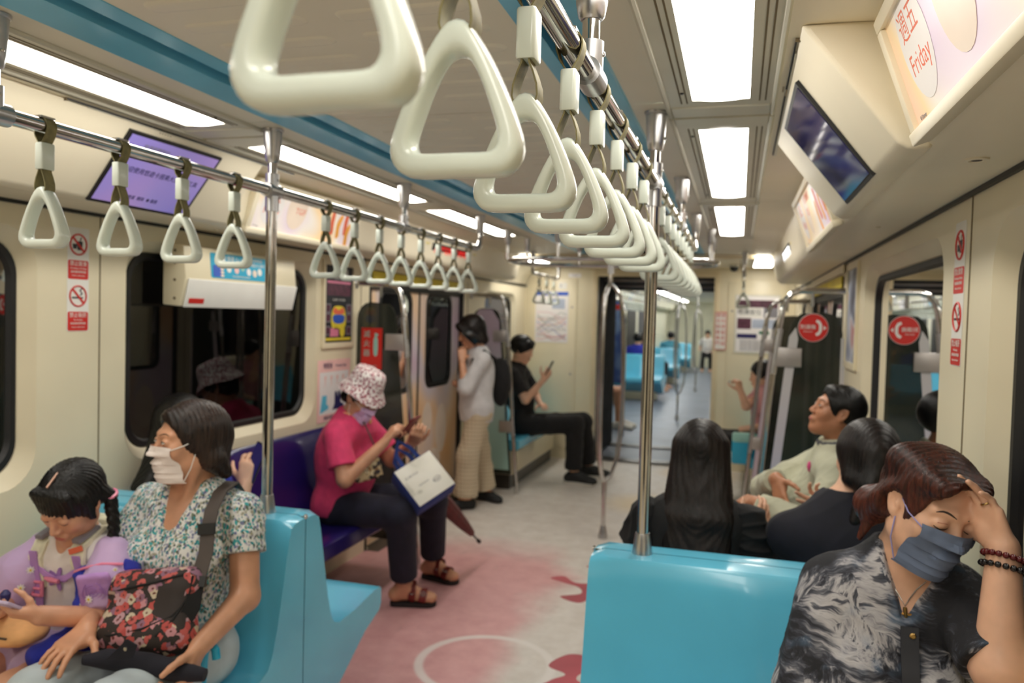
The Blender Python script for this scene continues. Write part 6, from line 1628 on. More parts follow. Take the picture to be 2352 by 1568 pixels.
c = P[2]; part('chest_clip', MB().tube([c + V(-.03, -.006, .002), c + V(-.01, -.008, 0), c + V(.02, -.008, -.002)], [.005, .008, .006], 8), 'pink_plastic', t)
c = front_of(fg_.B, -1.872, .752, .003)
part('flower_print', MB().prism([( (.024 + .012 * math.cos(5 * a)) * math.cos(a), (.024 + .012 * math.cos(5 * a)) * math.sin(a)) for a in [2 * PI * i / 40 for i in range(40)]], c + V(.0, -.001, 0), (1, 0, 0), (0, 0, 1), (0, -.002, 0)), 'purple_flower', t, smooth=0)
phone('lilac phone with a blue charm held by the small girl', (-1.83, 1.565, .765), (1, 0, .05), (0, .55, .8), .07, .145, 'lilac_phone', 'lilac_phone')
t = thing('phone_charm', 'small navy and pink charm standing on the girl\'s phone', 'charm', (-1.80, 1.555, .80))
part('knob', MB().lathe([(.006, .775), (.012, .785), (.013, .797), (.006, .806), (.001, .808)], (-1.795, 1.565, 0), 12), 'navyp', t); part('pink_dot', MB().lathe([(.004, .780), (.009, .788), (.004, .797)], (-1.815, 1.56, 0), 10), 'pink_plastic', t)
t = thing('peach_pouch', 'soft peach pouch lying on the girl\'s lap', 'pouch', (-1.88, 1.68, .63))
S = Sdf(); S.ell((-1.885, 1.665, .652), (.105, .075, .038), None, .02); v, q = S.mesh(.0045, folds(.003, 30, 3)); me = to_mesh('pouch', v, q); me.materials.append(M['peach']); part('cloth', me, None, t)
part('zip_edge', MB().tube([(-1.97, 1.615, .655), (-1.90, 1.593, .66), (-1.83, 1.598, .66)], .003, 6), 'strap_brown', t)
# ------------------------------------------------------------------ 4 woman in pink on the navy bench
def woman_pink():
    J = dict(pel=(-2.03, 3.78, .52), ch=(-2.02, 3.77, .80), nk=(-1.965, 3.755, .985), hd=(-1.890, 3.735, 1.092),
             shR=(-1.955, 3.585, .915), shL=(-1.965, 3.925, .925), elR=(-1.875, 3.535, .705), wrR=(-1.715, 3.645, .885), elL=(-1.83, 3.99, .73), wrL=(-1.655, 3.86, .855),
             hipR=(-1.98, 3.70, .515), hipL=(-1.98, 3.87, .515), knR=(-1.625, 3.665, .525), knL=(-1.60, 4.04, .515), anR=(-1.655, 3.80, .105), anL=(-1.665, 4.235, .105))
    f = Fig('woman in pink polo shirt, floral bucket hat and lilac mask bent over her phone', (-2.0, 3.78, .43), 'skin_b', .0045, J, (1, -.05, 0), (.80, -.34, -.40), (.4, 0, 1), 1.0, 1.05)
    S = f.sk; f.torso(S); f.arm('R'); f.arm('L'); f.leg('R'); f.leg('L'); f.foot('R', S, (.93, .30, 0), .225); f.foot('L', S, (.95, -.22, 0), .225); f.head()
    for sd, d in (('R', (.93, .30, 0)), ('L', (.95, -.22, 0))):
        an = f.J['an' + sd]; d = nrm(d); s_ = nrm(np.cross(d, (0, 0, 1)))
        for k in range(5):
            o = (k - 2) * .014; S.cone(an + d * .125 + s_ * o + A_(0, 0, -.066), an + d * (.165 - .006 * abs(k - 1.5)) + s_ * o + A_(0, 0, -.072), .0105, .0085, .004)
    f.hand('R', (.35, .30, .62), (.55, .60, -.5), curls=((30, 40, 25), (36, 44, 26), (42, 46, 28), (48, 50, 30)), th=(.5, .5, .6))
    f.hand('L', (.45, -.50, .55), (.45, -.3, .75), curls=((40, 50, 30),) * 4, th=(.7, .5, .3))
    f.done(); f.face(open_=False, mouth=False)
    B = Sdf(); f.torso(B, .020, bust=.012, belly=.035)
    for sd in 'RL':
        a, b = f.J['sh' + sd], f.J['el' + sd]; e = a + (b - a) * .72; B.cone(a, a + (b - a) * .85, .066, .078, .03, caps=[(e, b - a)])
    B.ell(f.J['nk'] + A_(.02, 0, .055), (.058, .058, .042), None, .01, 's'); B.plane(f.J['pel'] + A_(0, 0, -.045), (0, 0, -1))
    g = folds(.009, 14, 12, (0, 0, 1)); g2 = folds(.003, 40, 3); f.solid('polo_shirt', B, 'pink_shirt', .0055, lambda v, n: g(v, n) + g2(v, n))
    C = Sdf(); c = f.J['nk'] + A_(.012, 0, .02)
    C.ell(c, (.082, .088, .042), None, .01); C.ell(c + A_(.0, 0, .01), (.068, .074, .06), None, .006, 's'); C.cone(c + A_(.085, 0, -.03), c + A_(.12, 0, .0), .020, .03, .008, 's')
    C.cone(c + A_(.05, -.06, -.008), c + A_(.078, -.045, -.042), .020, .012, .02); C.cone(c + A_(.05, .06, -.008), c + A_(.078, .045, -.042), .020, .012, .02)
    f.solid('collar', C, 'peach', .0045)
    T = Sdf(); T.ell(f.b('pel', 0, 0, -.01), (.165, .125, .105), f.M, .04)
    for sd in 'RL':
        T.cone(f.J['hip' + sd], f.J['kn' + sd], .098, .082, .04); a, b = f.J['kn' + sd], f.J['an' + sd]; e = a + (b - a) * .86; T.cone(a, b, .080, .070, .03, caps=[(e, b - a)])
    g = folds(.004, 15, 21, (0, 0, 1)); f.solid('trousers', T, 'navy_cloth', .006, g)
    # short dark hair under the hat
    H = f.scalp(.008); H.cone(f.h(.05, -.06, -.02), f.h(-.05, -.06, -.02), .035, .035, .02); H.ell(f.h(0, .09, -.05), (.08, .09, .1), f.HM, .01, 's'); f.hair(H, 'hair_black', .006)
    # bucket hat: crown and drooping wavy brim
    rows = []; N = 40
    for r_, z in ((.012, .150), (.05, .149), (.078, .140), (.088, .122), (.094, .085), (.098, .055), (.110, .042), (.122, .022), (.131, .006), (.134, .001), (.127, .004), (.116, .020), (.100, .044)):
        row = []
        for k in range(N):
            a = 2 * PI * k / N; w_ = .010 * math.sin(3 * a + .6) * max(0, (r_ - .09) / .05); row.append(V(f.h(r_ * .93 * math.cos(a), r_ * 1.06 * math.sin(a) - .018, z + w_ + .018)))
        rows.append(row)
    mb = MB().grid(rows, True); mb.f.append(tuple(range(N))); part('bucket_hat', mb, 'hat_floral', f.t, smooth=70)
    f.mask('mask_lilac', 'white', w=.056)
    for sd, d in (('R', (.93, .30, 0)), ('L', (.95, -.22, 0))):
        an = V(f.J['an' + sd]); d = V(d).normalized(); s_ = d.cross(V(0, 0, 1)); o = an + V(0, 0, -.105)
        sole = [(-.062, -.030), (-.03, -.036), (.04, -.038), (.11, -.046), (.155, -.040), (.172, -.012), (.165, .022), (.13, .042), (.05, .036), (-.03, .034), (-.062, .026), (-.072, 0)]
        part('sandal_sole', MB().prism(smooth_closed(sole, 3), o, d, s_, (0, 0, .024)), 'sole', f.t, bevel=.003)
        for a0 in (.035, .095):
            pts, ups = [], []
            for q in range(11):
                an_ = PI * q / 10; dv = s_ * math.cos(an_) + V(0, 0, 1) * math.sin(an_); rs = np.linspace(.10, .0, 201); base = o + d * (a0 + .012 * math.sin(an_)) + V(0, 0, .030)
                Pq = np.array([list(base + dv * r_) for r_ in rs]); i = int(np.argmax(S.ev(Pq) < 0)); pts.append(V(*Pq[i]) + dv * .004); ups.append(dv)
            part('sandal_strap', band(pts, .038, .006, ups), 'sandal', f.t, smooth=60)
            top_ = pts[3]
            part('sandal_buckle', MB().tube([top_ + ups[3] * .004 + d * (.012 * math.cos(q)) + (ups[3].cross(d)) * (.010 * math.sin(q)) for q in [2 * PI * i / 10 for i in range(10)]], .002, 5, closed=True), 'silver', f.t)
    return f
woman_pink()
phone('dark red-backed phone in the hands of the woman in pink', (-1.610, 3.72, .965), (.55, -.25, .62), (-.75, .1, .6), .075, .155, 'sandal', 'phone_black')
t = thing('cooler_bag', 'square blue bag with a printed white face, on the knee of the woman in pink', 'bag', (-1.50, 3.75, .6))
e1 = V(nrm((.124, .15, .096))); e2 = V(nrm((.144, -.05, -.162))); e2 = (e2 - e1 * e2.dot(e1)).normalized(); n_ = e1.cross(e2)
if n_.y > 0: n_ = -n_
c = V(-1.505, 3.685, .715)
part('body', MB().obox(c - n_ * .062, e1 * .116, e2 * .116, n_ * .058), 'cooler_blue', t, bevel=.008)
part('white_face', MB().obox(c - n_ * .002, e1 * .111, e2 * .111, n_ * .004), 'cooler_white', t, bevel=.003)
u, v = e1, -e2
for k, (a, b, s_, txt) in enumerate(((-.05, .045, .014, '♻ RECYCLE'), (.045, -.04, .013, '保溫袋'), (-.02, -.02, .010, 'PLEASE REUSE'))):
    nn = u.cross(v); letter(txt, s_, 'greyp', t, c + (n_ * .0026) + u * a + v * b, u if nn.dot(n_) > 0 else u, v)
part('printed_ring', MB().tube([c + n_ * .0022 + u * (.05 + .022 * math.cos(q)) + v * (-.038 + .014 * math.sin(q)) for q in [2 * PI * i / 18 for i in range(18)]], .0012, 5, closed=True), 'greyp', t)
for k in (0, 1):
    o = c - n_ * (.02 + .085 * k); part('handle', band([o - e2 * .112 - e1 * .05, o - e2 * .17 - e1 * .055 + V(0, 0, .02), o - e2 * .205 - e1 * .02 + V(0, 0, .05), o - e2 * .17 + e1 * .03 + V(0, 0, .02), o - e2 * .112 + e1 * .05], .022, .004, [tuple(n_)] * 5), 'cooler_blue', t, smooth=60)
t = thing('folded_umbrella', 'maroon folded umbrella hanging tip down beside the knees of the woman in pink', 'umbrella', (-1.56, 4.3, .4))
a, b = V(-1.625, 4.02, .60), V(-1.515, 4.50, .21)
part('canopy', MB().tube([a + (b - a) * q for q in (0, .1, .3, .55, .8, .97, 1)], [.014, .030, .050, .046, .034, .022, .012], 10), 'maroon', t)
part('ferrule', MB().tube([b, b + (b - a).normalized() * .075, b + (b - a).normalized() * .08, b + (b - a).normalized() * .105], [.006, .005, .011, .013], 10), 'black', t)
part('handle', MB().tube([a - (b - a).normalized() * .10, a], .011, 10), 'black', t)
t = thing('small_pouch', 'small beige patchwork pouch hanging before the woman in pink', 'pouch', (-1.80, 3.62, .7))
S = Sdf(); S.box((-1.800, 3.625, .745), (.075, .028, .055), np.array([nrm((.8, .5, .25)), nrm((-.5, .85, 0)), nrm(np.cross(nrm((.8, .5, .25)), nrm((-.5, .85, 0))))]), .02, .02)
v_, q_ = S.mesh(.005, folds(.003, 40, 2)); me = to_mesh('cloth', v_, q_); me.materials.append(M['pouch']); part('cloth', me, None, t)
part('cord', MB().tube([(-1.765, 3.63, .80), (-1.78, 3.66, .87), (-1.85, 3.69, .97), (-1.94, 3.70, 1.01)], .004, 6), 'strap_brown', t)
# ------------------------------------------------------------------ 5 standing woman on the phone
def woman_standing():
    J = dict(pel=(-2.0, 5.95, .80), ch=(-1.985, 5.95, 1.08), nk=(-1.99, 5.93, 1.265), hd=(-2.045, 5.885, 1.415), shR=(-2.085, 6.06, 1.205), shL=(-1.905, 5.80, 1.20),
             elL=(-2.02, 5.73, .975), wrL=(-2.075, 5.79, 1.185), elR=(-2.16, 6.05, .96), wrR=(-2.17, 5.9, 1.0), hipR=(-2.05, 6.02, .79), hipL=(-1.95, 5.89, .79), knR=(-2.03, 6.14, .43), knL=(-2.03, 5.86, .42), anR=(-1.99, 6.20, .085), anL=(-2.04, 5.86, .085))
    f = Fig('woman in pale grey shirt and plaid trousers standing at the door with a phone', (-2.0, 5.95, 0), 'skin_b', .0065, J, (-.75, -.62, 0), (-.80, -.42, -.38), (0, 0, 1), 1.0, .98)
    S = f.sk; f.torso(S); f.arm('L'); f.arm('R'); f.leg('R'); f.leg('L'); f.foot('R', S, (.9, -.3, 0)); f.foot('L', S, (-.7, -.7, 0)); f.head()
    f.hand('L', (-.1, .25, .96), (-.5, .85, .1), curls=((35, 45, 25),) * 4); f.done(); f.face(mouth=True)
    B = Sdf(); f.torso(B, .020, belly=.02, bust=.01); B.cone(f.J['pel'] + A_(0, 0, .08), f.J['pel'] + A_(0, 0, -.10), .155, .165, .05, flat=(f.F, .75))
    a, b = f.J['shL'], f.J['elL']; B.cone(a, b, .062, .056, .03); B.cone(b, b * .65 + f.J['wrL'] * .35, .056, .05, .02, caps=[(b * .68 + f.J['wrL'] * .32, f.J['wrL'] - b)])
    a, b = f.J['shR'], f.J['elR']; B.cone(a, b, .062, .056, .03)
    B.ell(f.J['nk'] + A_(0, 0, .055), (.062, .062, .045), None, .01, 's'); B.plane(f.J['pel'] + A_(0, 0, -.10), (0, 0, -1))
    f.solid('shirt', B, 'grey_white', .0065, folds(.009, 14, 4, (0, 0, 1)))
    T = Sdf(); T.ell(f.b('pel', 0, 0, -.02), (.16, .12, .13), f.M, .04)
    for sd in 'RL':
        T.cone(f.J['hip' + sd], f.J['kn' + sd], .095, .088, .04); a, b = f.J['kn' + sd], f.J['an' + sd]; T.cone(a, b, .090, .100, .04, caps=[(a + (b - a) * .93, b - a)])
    f.solid('plaid_trousers', T, 'plaid', .0065, folds(.008, 13, 5, (0, 0, 1)))
    for sd, d in (('R', (.9, -.3, 0)), ('L', (-.7, -.7, 0))):
        Q = Sdf(); f.foot(sd, Q, d, off=.008); Q.plane(f.J['an' + sd] + A_(0, 0, .0), (0, 0, 1)); Q.plane((0, 0, .004), (0, 0, -1)); f.solid('shoe', Q, 'shoe_black', .006)
    H = f.scalp(.020, .006); H.cone(f.h(.06, -.02, .03), f.h(.066, -.040, -.085), .036, .030, .03); H.cone(f.h(-.06, -.02, .03), f.h(-.066, -.040, -.085), .036, .030, .03); H.cone(f.h(0, -.075, .0), f.h(0, -.08, -.10), .052, .040, .03)
    H.cone(f.h(-.03, .07, .075), f.h(-.066, .05, .0), .024, .018, .02); H.cone(f.h(.03, .07, .075), f.h(.066, .05, .0), .024, .018, .02)
    H.ell(f.h(0, .105, -.055), (.066, .085, .1), f.HM, .012, 's'); f.hair(H, 'hair_dark', .0055)
    P = Sdf(); c = f.J['ch'] - f.F * .19 + A_(0, 0, -.07); P.ell(c, (.12, .075, .20), f.M, .03); P.cone(c + A_(0, 0, .1), c + f.F * .06 + A_(0, 0, .18), .03, .02, .03)
    return f, P
fs, P_ = woman_standing()
phone('dark phone held to the ear of the standing woman', tuple(fs.h(-.094, .02, -.03)), fs.hu * .8 + fs.hf * .4, fs.hr, .07, .145)
t = thing('rucksack', 'black rucksack on the back of the standing woman', 'rucksack', (-1.86, 6.1, .9)); v_, q_ = P_.mesh(.007, folds(.006, 16, 3)); me = to_mesh('cloth', v_, q_); me.materials.append(M['black_cloth']); part('cloth', me, None, t)
part('shoulder_strap', MB().tube([fs.b('shL', .03, -.12, .0), fs.b('shL', .03, -.02, .068), fs.b('shL', .02, .075, .0), fs.b('shL', .03, .085, -.1)], .014, 8), 'black_cloth', t)
# ------------------------------------------------------------------ 6 young man in black on the far bench
def man_black():
    J = dict(pel=(-1.94, 7.2, .53), ch=(-2.02, 7.2, .83), nk=(-2.02, 7.2, 1.075), hd=(-1.965, 7.19, 1.235), shR=(-2.01, 7.01, 1.005), shL=(-2.01, 7.39, 1.005), elR=(-1.87, 6.98, .775), wrR=(-1.715, 7.03, .965),
             elL=(-1.87, 7.40, .76), wrL=(-1.78, 7.2, .72), hipR=(-1.90, 7.11, .52), hipL=(-1.90, 7.29, .52), knR=(-1.42, 7.10, .565), knL=(-1.40, 7.38, .56), anR=(-1.43, 7.14, .10), anL=(-1.36, 7.50, .10))
    f = Fig('young man in black sitting on the far blue bench, reading his phone', (-1.95, 7.2, .43), 'skin_c', .006, J, (1, 0, 0), (.93, -.12, -.28), (.2, 0, 1), 1.05, 1.02)
    S = f.sk; f.torso(S); f.arm('R'); f.arm('L'); f.leg('R'); f.leg('L'); f.foot('R', S, (1, -.1, 0), .26); f.foot('L', S, (1, .1, 0), .26); f.head()
    f.hand('R', (.5, .1, .85), (-.3, .9, .1), curls=((40, 50, 30),) * 4); f.hand('L', (.5, -.7, 0), (0, 0, -1)); f.done(); f.face()
    B = Sdf(); f.torso(B, .020)
    for sd in 'RL': a, b = f.J['sh' + sd], f.J['el' + sd]; B.cone(a, a + (b - a) * .9, .064, .068, .03, caps=[(a + (b - a) * .75, b - a)])
    B.ell(f.J['nk'] + A_(.01, 0, .055), (.06, .062, .045), None, .01, 's'); B.plane(f.J['pel'] + A_(0, 0, -.05), (0, 0, -1)); f.solid('black_tee', B, 'black_cloth', .006, folds(.008, 15, 4))
    T = Sdf(); T.ell(f.b('pel', 0, 0, -.01), (.165, .12, .11), f.M, .04)
    for sd in 'RL': T.cone(f.J['hip' + sd], f.J['kn' + sd], .098, .085, .04); a, b = f.J['kn' + sd], f.J['an' + sd]; T.cone(a, b, .084, .08, .03, caps=[(a + (b - a) * .9, b - a)])
    f.solid('trousers', T, 'black_cloth', .0065, folds(.008, 14, 8))
    for sd, d in (('R', (1, -.1, 0)), ('L', (1, .1, 0))):
        Q = Sdf(); f.foot(sd, Q, d, .27, .044, off=.010); Q.plane(f.J['an' + sd] + A_(0, 0, .02), (0, 0, 1)); Q.plane((0, 0, .022), (0, 0, -1)); f.solid('shoe', Q, 'shoe_black', .006)
        an = V(f.J['an' + sd]); dd = V(d).normalized(); part('white_sole', MB().prism(smooth_closed([(-.085, -.035), (.05, -.046), (.17, -.046), (.205, 0), (.17, .046), (.05, .046), (-.085, .035)], 3), (an.x, an.y, 0.001), dd, dd.cross(V(0, 0, 1)), (0, 0, .024)), 'shoe_white', f.t, bevel=.003)
    H = f.scalp(.019); H.cone(f.h(-.045, .058, .072), f.h(.045, .058, .072), .026, .026, .02); H.ell(f.h(0, .105, -.055), (.075, .088, .092), f.HM, .012, 's'); H.plane(f.h(0, -.02, -.085), -f.hu + f.hf * .4, .01); f.hair(H, 'hair_black', .0055)
    return f
fm_ = man_black()
phone('dark phone raised by the young man in black', (-1.665, 7.05, 1.075), (.45, 0, .9), (-.9, 0, .4), .072, .15)
# ------------------------------------------------------------------ 7 long-haired woman, back to the viewer
def woman_longhair():
    J = seated(-.115, 2.66, .43, (0, 1, 0), 1.56, .05); J['hd'] = A_(-.108, 2.745, 1.085); J['nk'] = A_(-.112, 2.69, .965)
    J.update(shR=A_(.045, 2.68, .895), shL=A_(-.268, 2.68, .895), elR=A_(.085, 2.72, .66), elL=A_(-.325, 2.72, .66), wrR=A_(.06, 2.95, .78), wrL=A_(-.25, 2.95, .62))
    f = Fig('woman with long black hair and black ruffled top, back to the viewer', (-.11, 2.66, .43), 'skin_c', .005, J, (0, 1, 0), (0, .93, -.30), (0, .2, 1), 1.0, .95)
    S = f.sk; f.torso(S); f.arm('R'); f.arm('L'); f.leg('R'); f.leg('L'); f.foot('R', S, (0, 1, 0)); f.foot('L', S, (0, 1, 0)); f.head()
    f.hand('R', (.55, .3, .75), (-.5, .8, 0), curls=((20, 30, 20),) * 4); f.hand('L', (.3, .9, 0), (0, 0, -1)); f.done()
    B = Sdf(); f.torso(B, .014); B.ell(f.J['nk'] + A_(0, -.02, .055), (.125, .10, .085), None, .01, 's'); B.plane(f.J['pel'] + A_(0, 0, -.05), (0, 0, -1)); f.solid('black_top', B, 'black_cloth', .005, folds(.006, 20, 3))
    for sd, q in (('R', 1), ('L', -1)):
        Q = Sdf(); a, b = f.J['sh' + sd], f.J['el' + sd]; Q.cone(a + A_(q * .005, 0, -.005), a + (b - a) * .45, .062, .076, .03, caps=[(a + (b - a) * .5, b - a)])
        f.solid('ruffled_sleeve', Q, 'black_cloth', .005, folds(.016, 34, 4 + q, (0, 1, 0)))
    T = Sdf(); T.ell(f.b('pel', 0, 0, 0), (.165, .12, .11), f.M, .04); f.leg('R', T, .016); f.leg('L', T, .016); f.solid('trousers', T, 'black_cloth', .008)
    H = f.scalp(.016)
    for k in range(9):
        x = -.078 + .0195 * k; H.cone(f.h(x * .72, -.075 + abs(x) * .30, .03), (f.J['hd'][0] + x * 1.05, 2.615 + abs(x) * .22, .90), .036, .036, .025); H.cone((f.J['hd'][0] + x * 1.05, 2.615 + abs(x) * .22, .90), (f.J['hd'][0] + x * .95, 2.530 + abs(x) * .25, .62 + abs(x) * .4), .036, .020, .025)
    H.ell(f.h(0, .10, -.055), (.066, .085, .1), f.HM, .012, 's'); H.cone(f.h(0, .06, .118), f.h(.0, -.06, .118), .004, .004, .005, 's')
    f.hair(H, 'hair_dark', .0045, .0006, 95, 'side')
    part('hair_parting', MB().tube([f.h(0, .03, .1215), f.h(0, -.03, .1245), f.h(0, -.07, .110)], .0042, 6), 'part_line', f.t)
woman_longhair()
# ------------------------------------------------------------------ 8 woman in dark top beside her, leaning on her hand
def woman_dark():
    J = seated(.315, 2.66, .43, (0, 1, 0), 1.56, .08); J['hd'] = A_(.405, 2.745, 1.120); J['nk'] = A_(.345, 2.70, .975)
    J.update(shR=A_(.445, 2.67, .90), shL=A_(.175, 2.66, .875), elR=A_(.445, 2.80, .68), elL=A_(.19, 2.88, .70), wrR=A_(.43, 2.95, .6), wrL=A_(.375, 2.935, .925))
    f = Fig('woman with dark tied-back hair and dark navy top, back to the viewer, hand at chin', (.335, 2.66, .43), 'skin_c', .005, J, (0, 1, 0), (-.25, .9, -.15), (.1, .1, 1), 1.0, 1.0)
    S = f.sk; f.torso(S); f.arm('R'); f.arm('L'); f.leg('R'); f.leg('L'); f.foot('R', S, (0, 1, 0)); f.foot('L', S, (0, 1, 0)); f.head()
    f.hand('L', (-.95, .05, .1), (.1, -.5, .8), curls=((6, 10, 8), (10, 14, 10), (30, 40, 20), (40, 50, 30)), spread=8); f.done()
    B = Sdf(); f.torso(B, .020, belly=.02)
    for sd in 'RL': a, b = f.J['sh' + sd], f.J['el' + sd]; B.cone(a, b, .068, .060, .03); B.cone(b, b * .4 + f.J['wr' + sd] * .6, .058, .046, .02)
    B.ell(f.J['nk'] + A_(0, .01, .06), (.06, .06, .045), None, .01, 's'); B.plane(f.J['pel'] + A_(0, 0, -.05), (0, 0, -1)); f.solid('navy_top', B, 'deep_navy', .0055, folds(.007, 15, 6))
    T = Sdf(); T.ell(f.b('pel', 0, 0, 0), (.165, .12, .11), f.M, .04); f.leg('R', T, .016); f.leg('L', T, .016); f.solid('trousers', T, 'black_cloth', .008)
    H = f.scalp(.018, .006); H.cone(f.h(.0, -.09, .0), f.h(-.02, -.105, -.085), .056, .042, .03); H.cone(f.h(-.02, -.105, -.085), f.h(-.055, -.10, -.20), .034, .018, .02); H.cone(f.h(-.062, -.03, .02), f.h(-.06, -.06, -.07), .032, .03, .03); H.cone(f.h(.062, -.03, .02), f.h(.05, -.07, -.07), .032, .03, .03)
    H.ell(f.h(0, .10, -.055), (.066, .085, .1), f.HM, .012, 's'); f.hair(H, 'hair_dark', .0045, .0006, 95, 'side')
woman_dark()
# ------------------------------------------------------------------ 9 man leaning back with crossed arms
def man_leaning():
    J = dict(pel=(.20, 3.46, .52), ch=(.345, 3.42, .82), nk=(.415, 3.385, 1.055), hd=(.385, 3.355, 1.205), shR=(.385, 3.575, .975), shL=(.385, 3.195, .975), elR=(.135, 3.47, .845), wrR=(.165, 3.26, .935),
             elL=(.30, 3.04, .80), wrL=(.085, 3.20, .845), hipR=(.18, 3.55, .515), hipL=(.18, 3.37, .515), knR=(-.22, 3.62, .50), knL=(-.22, 3.34, .50), anR=(-.32, 3.66, .10), anL=(-.32, 3.32, .10))
    f = Fig('man in a cream jacket leaning back on the right-hand bench with crossed arms', (.2, 3.46, .43), 'skin_d', .0048, J, (-1, 0, .1), (-.92, -.20, .30), (.3, 0, 1), .90, 1.02)
    S = f.sk; f.torso(S); f.arm('R'); f.arm('L'); f.leg('R'); f.leg('L'); f.foot('R', S, (-1, .1, 0), .26); f.foot('L', S, (-1, -.1, 0), .26); f.head(neck=.056)
    f.hand('R', (.16, -.55, -.80), (.75, .35, -.35), curls=((10, 22, 14), (14, 26, 16), (18, 28, 18), (24, 32, 20)), spread=6, th=(.45, .85, -.1)); f.hand('L', (-.5, .8, -.1), (.3, .1, -.8), curls=((20, 30, 20),) * 4); f.done(); f.face(lips='lip')
    B = Sdf(); f.torso(B, .024, belly=.01)
    for sd in 'RL':
        a, b = f.J['sh' + sd], f.J['el' + sd]; w_ = f.J['wr' + sd]; B.cone(a, b, .072, .062, .03); B.cone(b, b * .15 + w_ * .85, .062, .048, .02, caps=[(b * .12 + w_ * .88, w_ - b)])
    B.ell(f.J['nk'] + A_(-.02, 0, .055), (.066, .068, .05), None, .01, 's'); B.cone(f.J['nk'] + A_(-.09, -.0, .02), f.J['nk'] + A_(-.16, 0, -.12), .035, .010, .01, 's'); B.plane(f.J['pel'] + A_(0, 0, -.05), (0, 0, -1))
    g = folds(.010, 14, 5, (0, 0, 1)); g2 = folds(.003, 40, 2); f.solid('jacket', B, 'cream_jacket', .005, lambda v, n: g(v, n) + g2(v, n))
    C = Sdf(); f.torso(C, .013); C.ell(f.J['nk'] + A_(-.01, 0, .05), (.06, .062, .035), None, .01, 's'); C.plane(f.J['ch'], (0, 0, -1)); f.solid('dark_undershirt', C, 'black_cloth', .006)
    C = Sdf(); c = f.J['nk'] + A_(-.01, 0, .015); C.ell(c, (.088, .094, .04), None, .01); C.ell(c + A_(-.01, 0, .012), (.07, .075, .06), None, .006, 's'); C.cone(c + A_(-.085, 0, -.03), c + A_(-.13, 0, .0), .022, .04, .008, 's'); f.solid('collar', C, 'grey_cloth', .005)
    T = Sdf(); T.ell(f.b('pel', 0, 0, -.01), (.165, .12, .11), f.M, .04)
    for sd in 'RL': T.cone(f.J['hip' + sd], f.J['kn' + sd], .098, .085, .04); T.cone(f.J['kn' + sd], f.J['an' + sd], .084, .075, .03)
    f.solid('trousers', T, 'grey_cloth', .0065, folds(.008, 14, 8))
    H = f.scalp(.012); H.cone(f.h(-.04, .045, .082), f.h(.04, .045, .082), .018, .018, .02); H.ell(f.h(0, .105, -.045), (.073, .088, .098), f.HM, .010, 's'); H.plane(f.h(0, -.02, -.055), -f.hu + f.hf * .5, .01)
    for q in (-1, 1): H.ell(f.h(q * .085, -.005, -.012), (.022, .026, .036), f.HM, .008, 's')
    f.hair(H, 'hair_black', .0045, .0008, 120)
    o = V(.262, 3.30, .985); ys = None
    P = np.stack([np.linspace(.05, .45, 401), np.full(401, 3.30), np.full(401, .985)], 1); i = int(np.argmax(B.ev(P) < 0)); p = V(*P[i]) + V(-.004, 0, 0)
    t = f.t; part('pink_badge', MB().lathe([(.001, -.010), (.017, -.006), (.024, 0), (.017, .004), (.001, .005)], p, 14, 'X'), M['badge_pink'], t)
M['badge_pink'] = plain('pink_badge', (224, 80, 140), .4)
man_leaning()
# ------------------------------------------------------------------ 10 woman behind the floral tee, long black hair, blue top
def woman_behind():
    J = seated(-2.06, 2.62, .43, (0, 1, 0), 1.56, .03); J['hd'] = A_(-2.135, 2.655, 1.07); J['nk'] = A_(-2.11, 2.625, .955)
    J.update(shR=A_(-1.955, 2.61, .89), shL=A_(-2.175, 2.62, .88), elR=A_(-1.89, 2.66, .68), wrR=A_(-1.90, 2.74, .835), elL=A_(-2.17, 2.75, .66), wrL=A_(-2.1, 2.9, .66))
    f = Fig('person with long black hair and royal blue top, back turned, holding a phone', (-2.09, 2.62, .43), 'skin_c', .005, J, (0, 1, 0), (-.1, .95, -.25), (0, .2, 1), 1.0, .95)
    S = f.sk; f.torso(S); f.arm('R'); f.arm('L'); f.leg('R'); f.leg('L'); f.foot('R', S, (0, 1, 0)); f.foot('L', S, (0, 1, 0)); f.head()
    f.hand('R', (-.05, .25, .95), (-.2, .9, -.2), curls=((30, 40, 25),) * 4); f.done()
    B = Sdf(); f.torso(B, .016)
    for sd in 'RL': a, b = f.J['sh' + sd], f.J['el' + sd]; B.cone(a, a + (b - a) * .7, .060, .062, .03, caps=[(a + (b - a) * .6, b - a)])
    B.ell(f.J['nk'] + A_(0, .01, .055), (.07, .07, .045), None, .01, 's'); B.plane(f.J['pel'] + A_(0, 0, -.05), (0, 0, -1)); f.solid('blue_top', B, 'royal', .0055, folds(.006, 18, 2))
    T = Sdf(); T.ell(f.b('pel', 0, 0, 0), (.165, .12, .11), f.M, .04); f.leg('R', T, .016); f.leg('L', T, .016); f.solid('trousers', T, 'black_cloth', .008)
    H = f.scalp(.018)
    for k in range(6):
        x = -.07 + .02 * k; H.cone(f.h(x * .8, -.07 + abs(x) * .3, .03), (-2.155 + x * .85, 2.565, .86 + abs(x) * .2), .040, .030, .03)
    H.cone((-2.19, 2.57, .95), (-2.212, 2.50, .845), .036, .028, .03); H.cone((-2.15, 2.57, .95), (-2.17, 2.49, .85), .038, .03, .03); H.ell(f.h(0, .10, -.055), (.066, .085, .1), f.HM, .012, 's'); f.hair(H, 'hair_black', .0048, .0007, 95, 'side')
woman_behind()
phone('tall dark phone held up behind the woman in floral tee', (-1.872, 2.765, .925), (.35, .1, .93), (-.3, -.85, .3), .075, .16)
